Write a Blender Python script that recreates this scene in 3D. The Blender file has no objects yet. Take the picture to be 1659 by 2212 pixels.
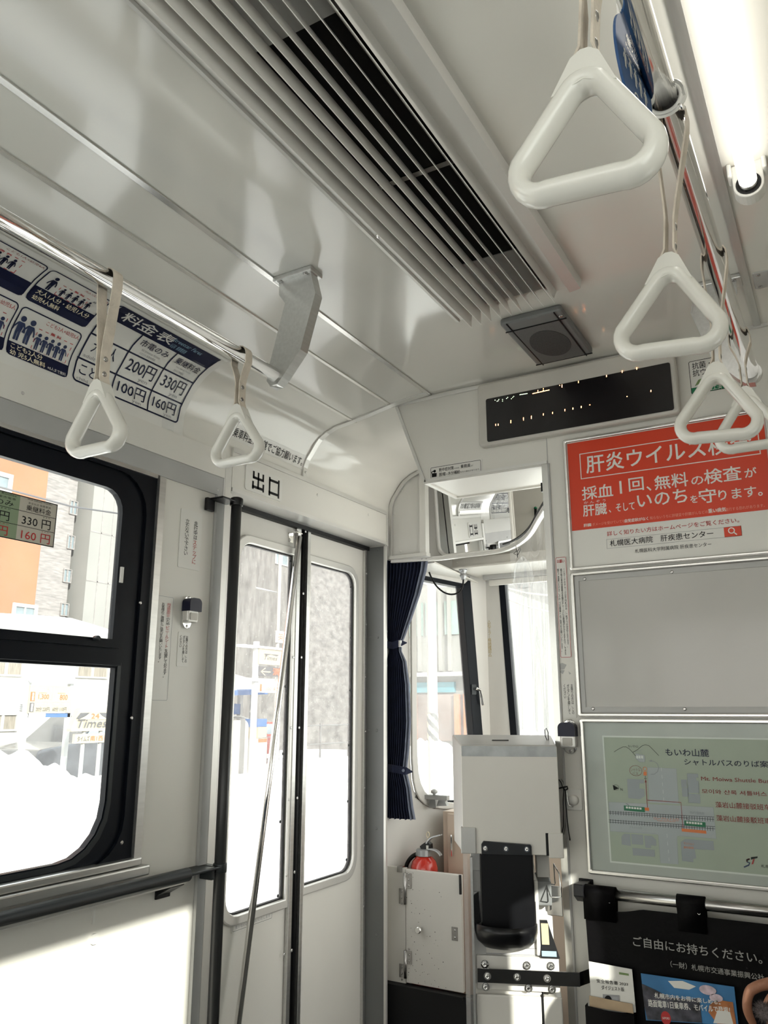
import bpy, bmesh, math, random
from mathutils import Vector as V, Matrix
random.seed(7)
SC = bpy.context.scene
COL = SC.collection
H = 1.25                      # the camera's height above the tram floor; everything is laid out around the lens, then lifted
# ------------------------------------------------------------------ camera, sky, sun, exposure
F_PX, YAW, PITCH = 1726.98, 0.520733, 0.241626
cam_d = bpy.data.cameras.new('camera'); cam = bpy.data.objects.new('camera', cam_d); COL.objects.link(cam)
cam_d.sensor_fit = 'VERTICAL'; cam_d.sensor_height = 36.0; cam_d.lens = 36.0 * F_PX / 2212.0
cam_d.clip_start = 0.02; cam_d.clip_end = 400
cam.rotation_euler = (math.pi / 2 + PITCH, 0, YAW)
SC.camera = cam
SC.view_settings.view_transform = 'Standard'; SC.view_settings.look = 'None'
SC.view_settings.exposure = 1.8; SC.view_settings.gamma = 1.0; SC.view_settings.use_curve_mapping = False
SC.cycles.use_denoising = True
SC.cycles.max_bounces = 10; SC.cycles.diffuse_bounces = 5; SC.cycles.glossy_bounces = 5
SC.cycles.transparent_max_bounces = 16; SC.cycles.transmission_bounces = 6
SC.cycles.sample_clamp_indirect = 6.0
SC.cycles.caustics_reflective = False; SC.cycles.caustics_refractive = False
W = bpy.data.worlds.new('sky'); SC.world = W; W.use_nodes = True
wn = W.node_tree.nodes; wl = W.node_tree.links
bg = wn['Background']; bg.inputs['Strength'].default_value = 0.95
tc = wn.new('ShaderNodeTexCoord'); sp = wn.new('ShaderNodeSeparateXYZ'); cr = wn.new('ShaderNodeValToRGB')
wl.new(tc.outputs['Generated'], sp.inputs[0]); wl.new(sp.outputs['Z'], cr.inputs[0]); wl.new(cr.outputs[0], bg.inputs['Color'])
cr.color_ramp.elements[0].color = (1.0, 0.972, 0.91, 1); cr.color_ramp.elements[1].color = (0.88, 0.92, 0.96, 1)
SUN_DIR = V((-1.0, 0.7, -0.5)).normalized()
sd = bpy.data.lights.new('sun', 'SUN'); sd.energy = 2.9; sd.angle = math.radians(0.6); sd.color = (1.0, 0.95, 0.86)
sun = bpy.data.objects.new('sun', sd); COL.objects.link(sun); sun.location = (6, -4, 5)
sun.rotation_euler = SUN_DIR.to_track_quat('-Z', 'Y').to_euler()

# ------------------------------------------------------------------ measuring: pixel of the survey photo -> point on a real plane
_cy, _sy, _cp, _sp = math.cos(YAW), math.sin(YAW), math.cos(PITCH), math.sin(PITCH)
_f = V((-_sy * _cp, _cy * _cp, _sp)); _r = V((_cy, _sy, 0)); _u = _r.cross(_f)
def ray(x, y): return _r * ((x - 829.5) / F_PX) + _u * (-(y - 1106) / F_PX) + _f
def onX(x, y, X): d = ray(x, y); return d * (X / d.x)
def onY(x, y, Y): d = ray(x, y); return d * (Y / d.y)
def onZ(x, y, Z): d = ray(x, y); return d * (Z / d.z)
def onP(x, y, p0, n): d = ray(x, y); return d * (n.dot(p0) / n.dot(d))

# ------------------------------------------------------------------ materials
MATS = {}
def mat(name, col, rough=0.5, metal=0.0, var=0.06, scale=8.0, bump=0.0, spec=0.5, coat=0.0, emit=None, bscale=None, stretch=None):
    m = bpy.data.materials.new(name); m.use_nodes = True; nt = m.node_tree; n = nt.nodes; l = nt.links
    b = n['Principled BSDF']; b.inputs['Roughness'].default_value = rough; b.inputs['Metallic'].default_value = metal
    b.inputs['Specular IOR Level'].default_value = spec; b.inputs['Coat Weight'].default_value = coat
    b.inputs['Coat Roughness'].default_value = 0.08
    c = (*col, 1)
    tcn = n.new('ShaderNodeTexCoord'); src = tcn.outputs['Object']
    if stretch:
        mp = n.new('ShaderNodeMapping'); mp.inputs['Scale'].default_value = stretch; l.new(src, mp.inputs[0]); src = mp.outputs[0]
    if var > 0:
        nz = n.new('ShaderNodeTexNoise'); nz.inputs['Scale'].default_value = scale; nz.inputs['Detail'].default_value = 4
        l.new(src, nz.inputs['Vector'])
        rp = n.new('ShaderNodeValToRGB'); l.new(nz.outputs['Fac'], rp.inputs[0]); l.new(rp.outputs[0], b.inputs['Base Color'])
        rp.color_ramp.elements[0].position = 0.3; rp.color_ramp.elements[1].position = 0.7
        rp.color_ramp.elements[0].color = tuple(max(0, x * (1 - var)) for x in col) + (1,)
        rp.color_ramp.elements[1].color = tuple(min(1, x * (1 + var)) for x in col) + (1,)
    else: b.inputs['Base Color'].default_value = c
    if bump > 0:
        n2 = n.new('ShaderNodeTexNoise'); n2.inputs['Scale'].default_value = bscale or scale * 6; n2.inputs['Detail'].default_value = 5
        l.new(src, n2.inputs['Vector'])
        bp = n.new('ShaderNodeBump'); bp.inputs['Strength'].default_value = bump; bp.inputs['Distance'].default_value = 0.01
        l.new(n2.outputs['Fac'], bp.inputs['Height']); l.new(bp.outputs[0], b.inputs['Normal'])
    if emit:
        b.inputs['Emission Color'].default_value = (*emit[0], 1); b.inputs['Emission Strength'].default_value = emit[1]
    MATS[name] = m
    return m
def glass_mat(name, haze=0.06, tint=(0.95, 0.98, 0.97), gloss=0.07, scale=30.0, spots=0.0):
    m = bpy.data.materials.new(name); m.use_nodes = True; nt = m.node_tree; n = nt.nodes; l = nt.links
    n.remove(n['Principled BSDF']); out = n['Material Output']
    tr = n.new('ShaderNodeBsdfTransparent'); tr.inputs[0].default_value = (*tint, 1)
    gl = n.new('ShaderNodeBsdfGlossy'); gl.inputs['Roughness'].default_value = 0.03
    df = n.new('ShaderNodeBsdfDiffuse'); df.inputs[0].default_value = (0.85, 0.86, 0.86, 1)
    tl = n.new('ShaderNodeBsdfTranslucent'); tl.inputs[0].default_value = (0.9, 0.9, 0.9, 1)
    ad = n.new('ShaderNodeMixShader'); ad.inputs[0].default_value = 0.5; l.new(df.outputs[0], ad.inputs[1]); l.new(tl.outputs[0], ad.inputs[2])
    fr = n.new('ShaderNodeLayerWeight'); fr.inputs['Blend'].default_value = 0.12
    mx = n.new('ShaderNodeMath'); mx.operation = 'MULTIPLY'; mx.inputs[1].default_value = gloss * 8
    l.new(fr.outputs['Fresnel'], mx.inputs[0])
    m1 = n.new('ShaderNodeMixShader'); l.new(mx.outputs[0], m1.inputs[0]); l.new(tr.outputs[0], m1.inputs[1]); l.new(gl.outputs[0], m1.inputs[2])
    tcn = n.new('ShaderNodeTexCoord'); nz = n.new('ShaderNodeTexNoise'); nz.inputs['Scale'].default_value = scale; nz.inputs['Detail'].default_value = 6
    l.new(tcn.outputs['Object'], nz.inputs['Vector'])
    mr = n.new('ShaderNodeMapRange'); mr.inputs[1].default_value = 0.3; mr.inputs[2].default_value = 0.75
    mr.inputs[3].default_value = haze * 0.6; mr.inputs[4].default_value = haze * 1.5; l.new(nz.outputs['Fac'], mr.inputs[0])
    fac = mr.outputs[0]
    if spots > 0:
        vo = n.new('ShaderNodeTexVoronoi'); vo.inputs['Scale'].default_value = 90; l.new(tcn.outputs['Object'], vo.inputs['Vector'])
        lt = n.new('ShaderNodeMath'); lt.operation = 'LESS_THAN'; lt.inputs[1].default_value = 0.07; l.new(vo.outputs['Distance'], lt.inputs[0])
        sc2 = n.new('ShaderNodeMath'); sc2.operation = 'MULTIPLY_ADD'; sc2.inputs[1].default_value = spots; l.new(lt.outputs[0], sc2.inputs[0]); l.new(fac, sc2.inputs[2]); fac = sc2.outputs[0]
    m2 = n.new('ShaderNodeMixShader'); l.new(fac, m2.inputs[0]); l.new(m1.outputs[0], m2.inputs[1]); l.new(ad.outputs[0], m2.inputs[2])
    l.new(m2.outputs[0], out.inputs[0]); MATS[name] = m; return m

WHITE = mat('white_melamine_panel', (0.70, 0.684, 0.635), 0.33, var=0.03, scale=3, bump=0.02, bscale=500)
CEIL = mat('glossy_white_ceiling', (0.70, 0.685, 0.63), 0.13, var=0.03, scale=2.0, bump=0.03, bscale=2.2, coat=0.5)
GREYP = mat('light_grey_paint', (0.42, 0.42, 0.41), 0.35, var=0.05, scale=6)
ALU = mat('brushed_aluminium', (0.60, 0.60, 0.585), 0.32, 0.9, var=0.06, scale=4, stretch=(30, 2, 30))
ALUW = mat('anodised_light_aluminium', (0.72, 0.71, 0.68), 0.4, 0.55, var=0.04, scale=5)
CHROME = mat('polished_chrome', (0.86, 0.85, 0.83), 0.07, 1.0, var=0.02)
STEEL = mat('dark_stainless', (0.42, 0.41, 0.40), 0.24, 1.0, var=0.06, scale=12)
BLACKF = mat('black_window_frame', (0.004, 0.0055, 0.009), 0.4, var=0.1, scale=5, spec=0.15)
RUBBER = mat('black_rubber', (0.004, 0.004, 0.0045), 0.55, var=0.1, spec=0.3)
BLACKP = mat('black_plastic', (0.005, 0.005, 0.006), 0.28, var=0.1, spec=0.3)
DARKG = mat('dark_grey_sleeve', (0.020, 0.024, 0.027), 0.38, var=0.08, spec=0.35)
PLAST = mat('ivory_grip_plastic', (0.66, 0.65, 0.60), 0.22, var=0.02, coat=0.3)
LEATH = mat('worn_leather_strap', (0.55, 0.49, 0.41), 0.6, var=0.18, scale=30, bump=0.15)
NAVYC = mat('navy_curtain_cloth', (0.006, 0.010, 0.034), 0.85, var=0.25, scale=40, bump=0.1)
NAVYL = mat('grey_blue_curtain_hem', (0.16, 0.18, 0.24), 0.8, var=0.15, scale=40)
BEIGE = mat('beige_housing', (0.52, 0.50, 0.455), 0.42, var=0.04)
SCREEN = mat('led_screen_black', (0.006, 0.005, 0.006), 0.22, var=0.2, scale=200)
LEDO = mat('led_dot_orange', (0.9, 0.4, 0.1), 0.5, var=0, emit=((1.0, 0.42, 0.12), 6.0))
LEDG = mat('led_dot_pale_green', (0.6, 0.9, 0.5), 0.5, var=0, emit=((0.75, 1.0, 0.6), 1.6))
PAPER = mat('white_sign_film', (0.72, 0.71, 0.67), 0.35, var=0.02)
INK = mat('black_ink', (0.004, 0.004, 0.005), 0.6, var=0.05, spec=0.25)
INKG = mat('grey_ink', (0.30, 0.30, 0.31), 0.5, var=0.05)
NAVY = mat('navy_ink', (0.003, 0.006, 0.032), 0.5, var=0.05, spec=0.25)
NAVY2 = mat('blue_ink', (0.008, 0.022, 0.085), 0.5, var=0.05)
REDI = mat('red_ink', (0.42, 0.02, 0.02), 0.5, var=0.05)
DREDI = mat('dark_red_ink', (0.25, 0.015, 0.012), 0.5, var=0.05)
POSTR = mat('poster_red', (0.62, 0.045, 0.012), 0.35, var=0.04, scale=4)
PALER = mat('pale_red_ink', (0.75, 0.30, 0.22), 0.4, var=0.03)
ORANGE = mat('orange_ink', (0.75, 0.17, 0.03), 0.4, var=0.04)
GREENI = mat('green_ink', (0.0, 0.15, 0.06), 0.4, var=0.05)
LEAFI = mat('leaf_green_ink', (0.16, 0.24, 0.09), 0.4, var=0.15, scale=60)
MAPG = mat('map_green_paper', (0.40, 0.42, 0.34), 0.4, var=0.04, scale=5)
MAPR = mat('map_road_grey', (0.42, 0.42, 0.44), 0.4, var=0.03)
MAPB = mat('map_building_grey', (0.34, 0.345, 0.37), 0.4, var=0.03)
BOARD = mat('grey_notice_board', (0.43, 0.42, 0.395), 0.22, var=0.03, scale=3, coat=0.3)
STEEL2 = mat('bright_moulding', (0.72, 0.71, 0.68), 0.22, 0.85, var=0.04, scale=4)
GREYD = mat('speaker_grey', (0.17, 0.175, 0.175), 0.5, var=0.06)
GREYDK = mat('speaker_mesh_grey', (0.12, 0.122, 0.12), 0.7, var=0.12, scale=300)
PIT = mat('duct_shade_black', (0.004, 0.004, 0.004), 0.9, var=0.1)
TUBE = mat('lit_tube', (1, 1, 1), 0.4, var=0, emit=((1.0, 0.97, 0.90), 1.7))
REDX = mat('extinguisher_red', (0.52, 0.025, 0.012), 0.22, var=0.05, coat=0.5)
CAST = mat('grey_cast_metal', (0.40, 0.41, 0.42), 0.38, 0.7, var=0.08, scale=30)
SKIN = mat('skin', (0.34, 0.155, 0.09), 0.5, var=0.1, scale=40, bump=0.1)
FUR = mat('grey_fur', (0.22, 0.19, 0.19), 0.9, var=0.5, scale=120, bump=0.6)
COAT = mat('dark_coat', (0.006, 0.005, 0.007), 0.85, var=0.3, scale=60, bump=0.2)
HAIR = mat('dark_hair', (0.012, 0.009, 0.008), 0.45, var=0.3, scale=80, bump=0.3)
FLOORM = mat('grey_vinyl_floor', (0.06, 0.058, 0.055), 0.5, var=0.15, scale=60)
SEATM = mat('moss_seat_moquette', (0.06, 0.09, 0.13), 0.9, var=0.3, scale=150)
VINYL = glass_mat('clear_vinyl', 0.10, (0.99, 0.995, 1.0), 0.025, 14)
GLASS = glass_mat('window_glass', 0.03, (0.96, 0.985, 0.98), 0.04, 20)
GLASSD = glass_mat('dusty_door_glass', 0.10, (0.94, 0.955, 0.95), 0.03, 38, 0.5)
GLASSH = glass_mat('veiled_cab_glass', 0.16, (0.95, 0.98, 0.97), 0.03, 9, 0.2)  # pale veil in the pane stands in for the hazy brightness outside
SNOW = mat('snow', (0.88, 0.875, 0.86), 0.8, var=0.06, scale=0.8, bump=0.5, bscale=2)
MIRRORM = mat('mirror_silver', (0.93, 0.95, 0.95), 0.01, 1.0, var=0)
TAPE = mat('grey_tape_film', (0.40, 0.42, 0.43), 0.25, var=0.15, scale=30)
SPECK = mat('speckled_cabinet_paint', (0.60, 0.58, 0.54), 0.4, var=0.03, scale=4)
BLUEP = mat('blue_tag_plastic', (0.012, 0.065, 0.19), 0.5, var=0.04)

# ------------------------------------------------------------------ mesh builder
class MB:
    def __init__(s): s.v = []; s.f = []; s.m = []; s.sm = []
    def add(s, vs, fs, mi=0, smooth=False):
        o = len(s.v); s.v += [V(p) for p in vs]
        for f in fs: s.f.append([o + i for i in f]); s.m.append(mi); s.sm.append(smooth)
        return s
    def box(s, a, b, mi=0):
        x0, y0, z0 = (min(a[i], b[i]) for i in range(3)); x1, y1, z1 = (max(a[i], b[i]) for i in range(3))
        return s.add([(x0,y0,z0),(x1,y0,z0),(x1,y1,z0),(x0,y1,z0),(x0,y0,z1),(x1,y0,z1),(x1,y1,z1),(x0,y1,z1)],
                     [(0,3,2,1),(4,5,6,7),(0,1,5,4),(1,2,6,5),(2,3,7,6),(3,0,4,7)], mi)
    def fbox(s, fr, a, b, mi=0):            # box in a frame fr(u,v,w)
        t = MB(); t.box(a, b); return s.add([fr(*p) for p in t.v], t.f, mi)
    def prism(s, pts, d, mi=0, smooth=False):             # closed outline extruded along d
        n = len(pts); d = V(d); pts = [V(p) for p in pts]
        s.add(pts + [p + d for p in pts], [tuple(range(n))[::-1], tuple(range(n, 2 * n))], mi)
        o = len(s.v) - 2 * n
        for i in range(n):
            j = (i + 1) % n; s.f.append([o + i, o + j, o + n + j, o + n + i]); s.m.append(mi); s.sm.append(smooth)
        return s
    def ring(s, outer, inner, d, mi=0):     # frame between two outlines with the same count, extruded along d
        n = len(outer); d = V(d); A = [V(p) for p in outer]; B = [V(p) for p in inner]
        vs = A + B + [p + d for p in A] + [p + d for p in B]; fs = []
        for i in range(n):
            j = (i + 1) % n
            fs += [(i, j, n + j, n + i), (2*n + i, 3*n + i, 3*n + j, 2*n + j), (i, 2*n + i, 2*n + j, j), (n + i, n + j, 3*n + j, 3*n + i)]
        return s.add(vs, fs, mi)
    def sweep(s, path, sect, mi=0, closed=False, up=None, smooth=True, caps=True, scale=None):
        P = [V(p) for p in path]; n = len(P); k = len(sect); vs = []
        prev = None
        for i in range(n):
            if closed: t = (P[(i+1) % n] - P[i-1]).normalized()
            else: t = (P[min(i+1, n-1)] - P[max(i-1, 0)]).normalized()
            if up is not None: a = V(up) - t * t.dot(V(up))
            elif prev is None: a = t.orthogonal()
            else: a = prev - t * t.dot(prev)
            a.normalize(); prev = a; b = t.cross(a)
            sc = scale[i] if scale else 1.0
            for (q, r) in sect: vs.append(P[i] + (a * q + b * r) * sc)
        fs = []
        for i in range(n if closed else n - 1):
            j = (i + 1) % n
            for q in range(k):
                r = (q + 1) % k; fs.append((i*k + q, i*k + r, j*k + r, j*k + q))
        s.add(vs, fs, mi, smooth)
        if caps and not closed:
            o = len(s.v) - n * k
            s.f += [[o + q for q in range(k)][::-1], [o + (n-1)*k + q for q in range(k)]]; s.m += [mi, mi]; s.sm += [False, False]
        return s
    def tube(s, path, r, seg=14, mi=0, closed=False, scale=None, smooth=True):
        return s.sweep(path, [(r * math.cos(2*math.pi*i/seg), r * math.sin(2*math.pi*i/seg)) for i in range(seg)], mi, closed, None, smooth, True, scale)
    def lathe(s, base, axis, prof, seg=24, mi=0, smooth=True):   # prof: (radius, height) pairs along axis
        ax = V(axis).normalized(); a = ax.orthogonal().normalized(); b = ax.cross(a); vs = []; base = V(base)
        for (r, h) in prof:
            for i in range(seg):
                t = 2*math.pi*i/seg; vs.append(base + ax*h + (a*math.cos(t) + b*math.sin(t)) * max(r, 1e-5))
        fs = [(i*seg + q, i*seg + (q+1) % seg, (i+1)*seg + (q+1) % seg, (i+1)*seg + q) for i in range(len(prof)-1) for q in range(seg)]
        s.add(vs, fs, mi, smooth)
        o = len(s.v) - len(vs)
        s.f += [[o + q for q in range(seg)][::-1], [o + (len(prof)-1)*seg + q for q in range(seg)]]; s.m += [mi, mi]; s.sm += [False, False]
        return s
    def grid(s, fn, nu, nv, mi=0, smooth=True, closed_u=False):
        vs = [fn(i / nu, j / nv) for j in range(nv + 1) for i in range(nu + 1)]
        fs = [(j*(nu+1) + i, j*(nu+1) + i + 1, (j+1)*(nu+1) + i + 1, (j+1)*(nu+1) + i) for j in range(nv) for i in range(nu)]
        return s.add(vs, fs, mi, smooth)
    def build(s, name, mats, parent=None, **kw):
        me = bpy.data.meshes.new(name); me.from_pydata([tuple(p) for p in s.v], [], s.f)
        for m in (mats if isinstance(mats, (list, tuple)) else [mats]): me.materials.append(m)
        me.polygons.foreach_set('material_index', s.m); me.polygons.foreach_set('use_smooth', s.sm); me.update()
        if kw.pop('fix', True):
            bm = bmesh.new(); bm.from_mesh(me); bmesh.ops.recalc_face_normals(bm, faces=bm.faces); bm.to_mesh(me); bm.free()
        o = bpy.data.objects.new(name, me); COL.objects.link(o)
        if parent: o.parent = parent
        for k, v in kw.items(): o[k] = v
        return o
def bevel(o, w=0.003, seg=2, ang=35):
    m = o.modifiers.new('bevel', 'BEVEL'); m.width = w; m.segments = seg; m.limit_method = 'ANGLE'; m.angle_limit = math.radians(ang)
    m.harden_normals = False; return o
def tag(o, label, cat, group=None):
    o['label'] = label; o['category'] = cat
    if group: o['group'] = group
    return o
def empty(name, label=None, cat=None, loc=(0, 0, 0), group=None):
    o = bpy.data.objects.new(name, None); COL.objects.link(o); o.location = loc; o.empty_display_size = 0.05
    if label: tag(o, label, cat, group)
    return o
def struct(mb, name, mats, **kw): return mb.build(name, mats, kind='structure', **kw)
def rrect(u0, v0, u1, v1, r, n=5, corners=(1, 1, 1, 1)):   # corners: bl br tr tl
    pts = []
    for (cx, cy, a0, on) in ((u0, v0, 180, corners[0]), (u1, v0, 270, corners[1]), (u1, v1, 0, corners[2]), (u0, v1, 90, corners[3])):
        rr = r * on + 1e-5
        ccx = cx + (rr if cx == u0 else -rr); ccy = cy + (rr if cy == v0 else -rr)
        for i in range(n + 1):
            a = math.radians(a0 + 90 * i / n); pts.append((ccx + rr * math.cos(a), ccy + rr * math.sin(a)))
    return pts
def screw(mb, p, n, r=0.004, h=0.002, mi=0):
    mb.lathe(p, n, [(r, 0), (r, h * 0.5), (r * 0.6, h), (r * 0.3, h * 0.8)], 10, mi); return mb

def screws(par, pts, n, r=0.004, h=0.002, m=None, pinv=None):
    for p in pts:
        mb = MB(); screw(mb, p, n, r, h); o = mb.build('screw', m or STEEL, par)
        if pinv: o.matrix_parent_inverse = Matrix.Translation(-pinv.location)

# ------------------------------------------------------------------ flat printing on a real surface
class Art:
    """lettering and shapes printed on a surface; fr(u, v, h) gives the point h above the surface"""
    def __init__(s, fr, px=None, h0=0.0004): s.fr = fr; s.px = px; s.h = h0; s.mb = MB(); s.mats = []
    def mi(s, m):
        if m not in s.mats: s.mats.append(m)
        return s.mats.index(m)
    def up(s, d=0.00012): s.h += d; return s
    def poly(s, pts, m): s.mb.add([s.fr(u, v, s.h) for u, v in pts], [tuple(range(len(pts)))], s.mi(m)); return s
    def rect(s, u0, v0, u1, v1, m, nu=1, nv=1):
        s.mb.grid(lambda a, b: s.fr(u0 + (u1-u0)*a, v0 + (v1-v0)*b, s.h), nu, nv, s.mi(m), False); return s
    def rr(s, u0, v0, u1, v1, r, m, corners=(1,1,1,1)): return s.poly(rrect(u0, v0, u1, v1, r, 5, corners), m)
    def frame(s, u0, v0, u1, v1, w, m, r=0.0, sub=1):
        o = rrect(u0, v0, u1, v1, r); i = rrect(u0+w, v0+w, u1-w, v1-w, max(r-w, 0)); return s.loop(o, i, m, sub)
    def loop(s, o, i, m, sub=1):
        def dens(P):
            Q = []
            for k in range(len(P)):
                a, b = P[k], P[(k+1) % len(P)]
                for t in range(sub): Q.append((a[0] + (b[0]-a[0])*t/sub, a[1] + (b[1]-a[1])*t/sub))
            return Q
        o, i = dens(o), dens(i); n = len(o)
        s.mb.add([s.fr(u, v, s.h) for u, v in o + i], [(k, (k+1) % n, n + (k+1) % n, n + k) for k in range(n)], s.mi(m)); return s
    def line(s, pts, w, m, closed=False):
        n = len(pts); L = []; R_ = []
        for k in range(n):
            a = pts[k-1] if (k > 0 or closed) else pts[k]; b = pts[(k+1) % n] if (k < n-1 or closed) else pts[k]
            dx, dy = b[0]-a[0], b[1]-a[1]; d = math.hypot(dx, dy) or 1; nx, ny = -dy/d*w/2, dx/d*w/2
            L.append((pts[k][0]+nx, pts[k][1]+ny)); R_.append((pts[k][0]-nx, pts[k][1]-ny))
        s.mb.add([s.fr(u, v, s.h) for u, v in L + R_], [(k, (k+1) % n, n + (k+1) % n, n + k) for k in range(n if closed else n-1)], s.mi(m)); return s
    def disc(s, u, v, r, m, n=20, ry=None):
        ry = ry or r; return s.poly([(u + r*math.cos(2*math.pi*i/n), v + ry*math.sin(2*math.pi*i/n)) for i in range(n)], m)
    def circ(s, u, v, r, w, m, n=24, ry=None):
        ry = ry or r; return s.line([(u + r*math.cos(2*math.pi*i/n), v + ry*math.sin(2*math.pi*i/n)) for i in range(n)], w, m, True)
    def text(s, body, u0, v0, u1, v1, m, bold=0.0, rot=0, vert=False, keep=False, shear=0.0, space=1.0):
        c = bpy.data.curves.new('t', 'FONT'); c.resolution_u = 2
        if vert: body = '\n'.join(body.replace('ー', '｜')); c.align_x = 'CENTER'; c.space_line = 0.86 * space
        c.body = body; c.shear = shear
        o = bpy.data.objects.new('t', c); me = bpy.data.meshes.new_from_object(o)
        P = [(v.co.x, v.co.y) for v in me.vertices]; F = [tuple(p.vertices) for p in me.polygons]
        bpy.data.objects.remove(o); bpy.data.curves.remove(c); bpy.data.meshes.remove(me)
        if not P: return s
        x0 = min(p[0] for p in P); x1 = max(p[0] for p in P); y0 = min(p[1] for p in P); y1 = max(p[1] for p in P)
        if rot: P = [((p[1]-y0)/(y1-y0), 1-(p[0]-x0)/(x1-x0)) for p in P]
        else: P = [((p[0]-x0)/(x1-x0 or 1), (p[1]-y0)/(y1-y0 or 1)) for p in P]
        if keep:                                      # keep the letters' own aspect: height from v, centred on u
            wd = (v1-v0) * (x1-x0)/(y1-y0); cu = (u0+u1)/2; u0, u1 = cu - wd/2, cu + wd/2
        b = min(bold, .02) * .55 * (v1-v0) / (max(1, body.count('\n') + 1) if vert else 1)
        for k, (bx, by) in enumerate(((0, 0),) if bold <= 0 else ((-b, -b), (b, -b), (b, b), (-b, b))):
            s.mb.add([s.fr(u0 + (u1-u0)*p[0] + bx, v0 + (v1-v0)*p[1] + by, s.h + k*1.5e-5) for p in P], F, s.mi(m))
        return s
    def tpx(s, body, bl, ty, r, m, **kw):             # bl: bottom left pixel, ty: top y at the left, r: right end pixel
        a = s.px(*bl); b = s.px(bl[0], ty); c = s.px(*r); return s.text(body, a[0], a[1], c[0], b[1], m, **kw)
    def person(s, u, v, h, m, arms=True):             # a pictogram of a standing figure, feet at (u, v)
        w = h * 0.13
        s.disc(u, v + h*0.88, h*0.115, m, 14)
        s.poly([(u-w*1.0, v+h*0.74), (u+w*1.0, v+h*0.74), (u+w*0.85, v+h*0.36), (u+w*0.8, v), (u+w*0.12, v), (u+w*0.05, v+h*0.34), (u-w*0.05, v+h*0.34), (u-w*0.12, v), (u-w*0.8, v), (u-w*0.85, v+h*0.36)], m)
        if arms:
            s.line([(u-w*0.9, v+h*0.70), (u-w*1.7, v+h*0.50), (u-w*1.9, v+h*0.36)], w*0.5, m); s.line([(u+w*0.9, v+h*0.70), (u+w*1.7, v+h*0.50), (u+w*1.9, v+h*0.36)], w*0.5, m)
        return s
    def build(s, parent, name='lettering', **kw): return s.mb.build(name, s.mats, parent, fix=False, **kw)
XL, YF, ZC, XD, XR = -1.574, 2.198, 0.998, -1.67, 0.40
LW = lambda off=0.0: (lambda u, v, h: V((XL + off + h, u, v)))       # left wall: u along the car, v up
BW = lambda off=0.0: (lambda u, v, h: V((u, YF - off - h, v)))       # bulkhead: u to the right, v up
def pxL(off=0.0): return lambda x, y: (lambda p: (p.y, p.z))(onX(x, y, XL + off))
def pxB(off=0.0): return lambda x, y: (lambda p: (p.x, p.z))(onY(x, y, YF - off))
def crop(x0, y0, k): return lambda x, y: (x0 + x * k, y0 + y * k)
# ================================================================== THE SETTING
PROF = [(-1.574,.74),(-1.574,.78),(-1.572,.817),(-1.561,.845),(-1.543,.869),(-1.527,.892),(-1.506,.914),(-1.476,.932),(-1.442,.945),(-1.404,.951),(-1.373,.956),(-1.314,.966),(-1.225,.984),(-1.150,.993),(-1.086,.998)]
XC = -0.587
full = PROF + [(2*XC - x, z) for x, z in PROF[::-1]]
outer = [(2*XC + 1.65, .70), (2*XC + 1.65, 1.06), (-1.65, 1.06), (-1.65, .70)]
mb = MB(); n = len(full); y0, y1 = -3.5, 2.82
mb.add([(x, y0, z) for x, z in full] + [(x, y1, z) for x, z in full], [(i, i+1, n+i+1, n+i) for i in range(n-1)], 0, True)
mb.box((-1.65, y0, 1.02), (.48, y1, 1.06)); mb.box((-1.65, y0, .785), (-1.60, y1, 1.06)); mb.box((.425, y0, .785), (.48, y1, 1.06))
struct(mb, 'ceiling', CEIL)
mb = MB(); mb.box((-1.7, 2.82, .955), (.48, 3.45, 1.06)); struct(mb, 'ceiling_cab', WHITE)
mb = MB(); mb.box((-1.75, -3.5, -1.30), (.48, 3.45, -1.25)); struct(mb, 'floor', FLOORM)
# thin joint strips along the ceiling and the arch over the door
k = 0
for x, z, w in ((-1.086, .998, .007), (-1.225, .984, .005), (-1.373, .956, .006)):
    k += 1; mb = MB(); mb.box((x - w, -3.4, z - .004), (x + w, 2.196, z + .002)); struct(mb, f'trim_{k}', STEEL2)
    if k == 1: mb = MB(); mb.box((-.1165, -3.4, z - .004), (-.0985, 2.196, z + .002)); struct(mb, 'trim_4', ALU)
arc = [(x + (.004 if z < .9 else 0), z - (.002 if z > .9 else 0)) for x, z in PROF if .775 < z]
mb = MB(); mb.sweep([(x, 2.180, z) for x, z in arc], [(-.003, -.011), (.003, -.011), (.003, .011), (-.003, .011)], up=(0.3, 0, -1), smooth=False)
screw(mb, (-1.564, 2.18, .80), (1, 0, 0), .004); struct(mb, 'trim_5', ALUW)
# left side wall
WINS = [(.33, 1.503), (-.90, .27), (-2.15, -.98), (-3.4, -2.23)]
T = .09
mb = MB()
def lw(y0, y1, z0, z1, t=T): mb.box((XL - t, y0, z0), (XL, y1, z1))
lw(-3.5, 1.80, -1.25, -.366); lw(-3.5, 1.80, .617, .742)
edges = [-3.5] + [e for w in sorted(WINS) for e in w] + [1.80]
for a, b in zip(edges[::2], edges[1::2]): lw(a, b, -.366, .617)
lw(1.80, 2.76, .66, .742, .14)
mb.box((XL - .14, 2.757, -1.25), (-1.62, 2.83, .742)); mb.box((-1.62, 2.7545, -1.25), (XL - .006, 2.764, .742))
struct(mb, 'wall_left', WHITE)
mb = MB(); mb.box((XL, -3.4, .617), (XL + .006, 1.765, .673)); struct(mb, 'trim_6', GREYP)
mb = MB(); mb.box((XL, -3.4, .6735), (XL + .010, 1.765, .752)); struct(mb, 'trim_7', WHITE)
mb = MB(); mb.box((XL, -3.4, .606), (XL + .009, 1.50, .6168))
for y in (1.74, 1.28, .8): screw(mb, (XL + .006, y, .632), (1, 0, 0), .004)
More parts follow.
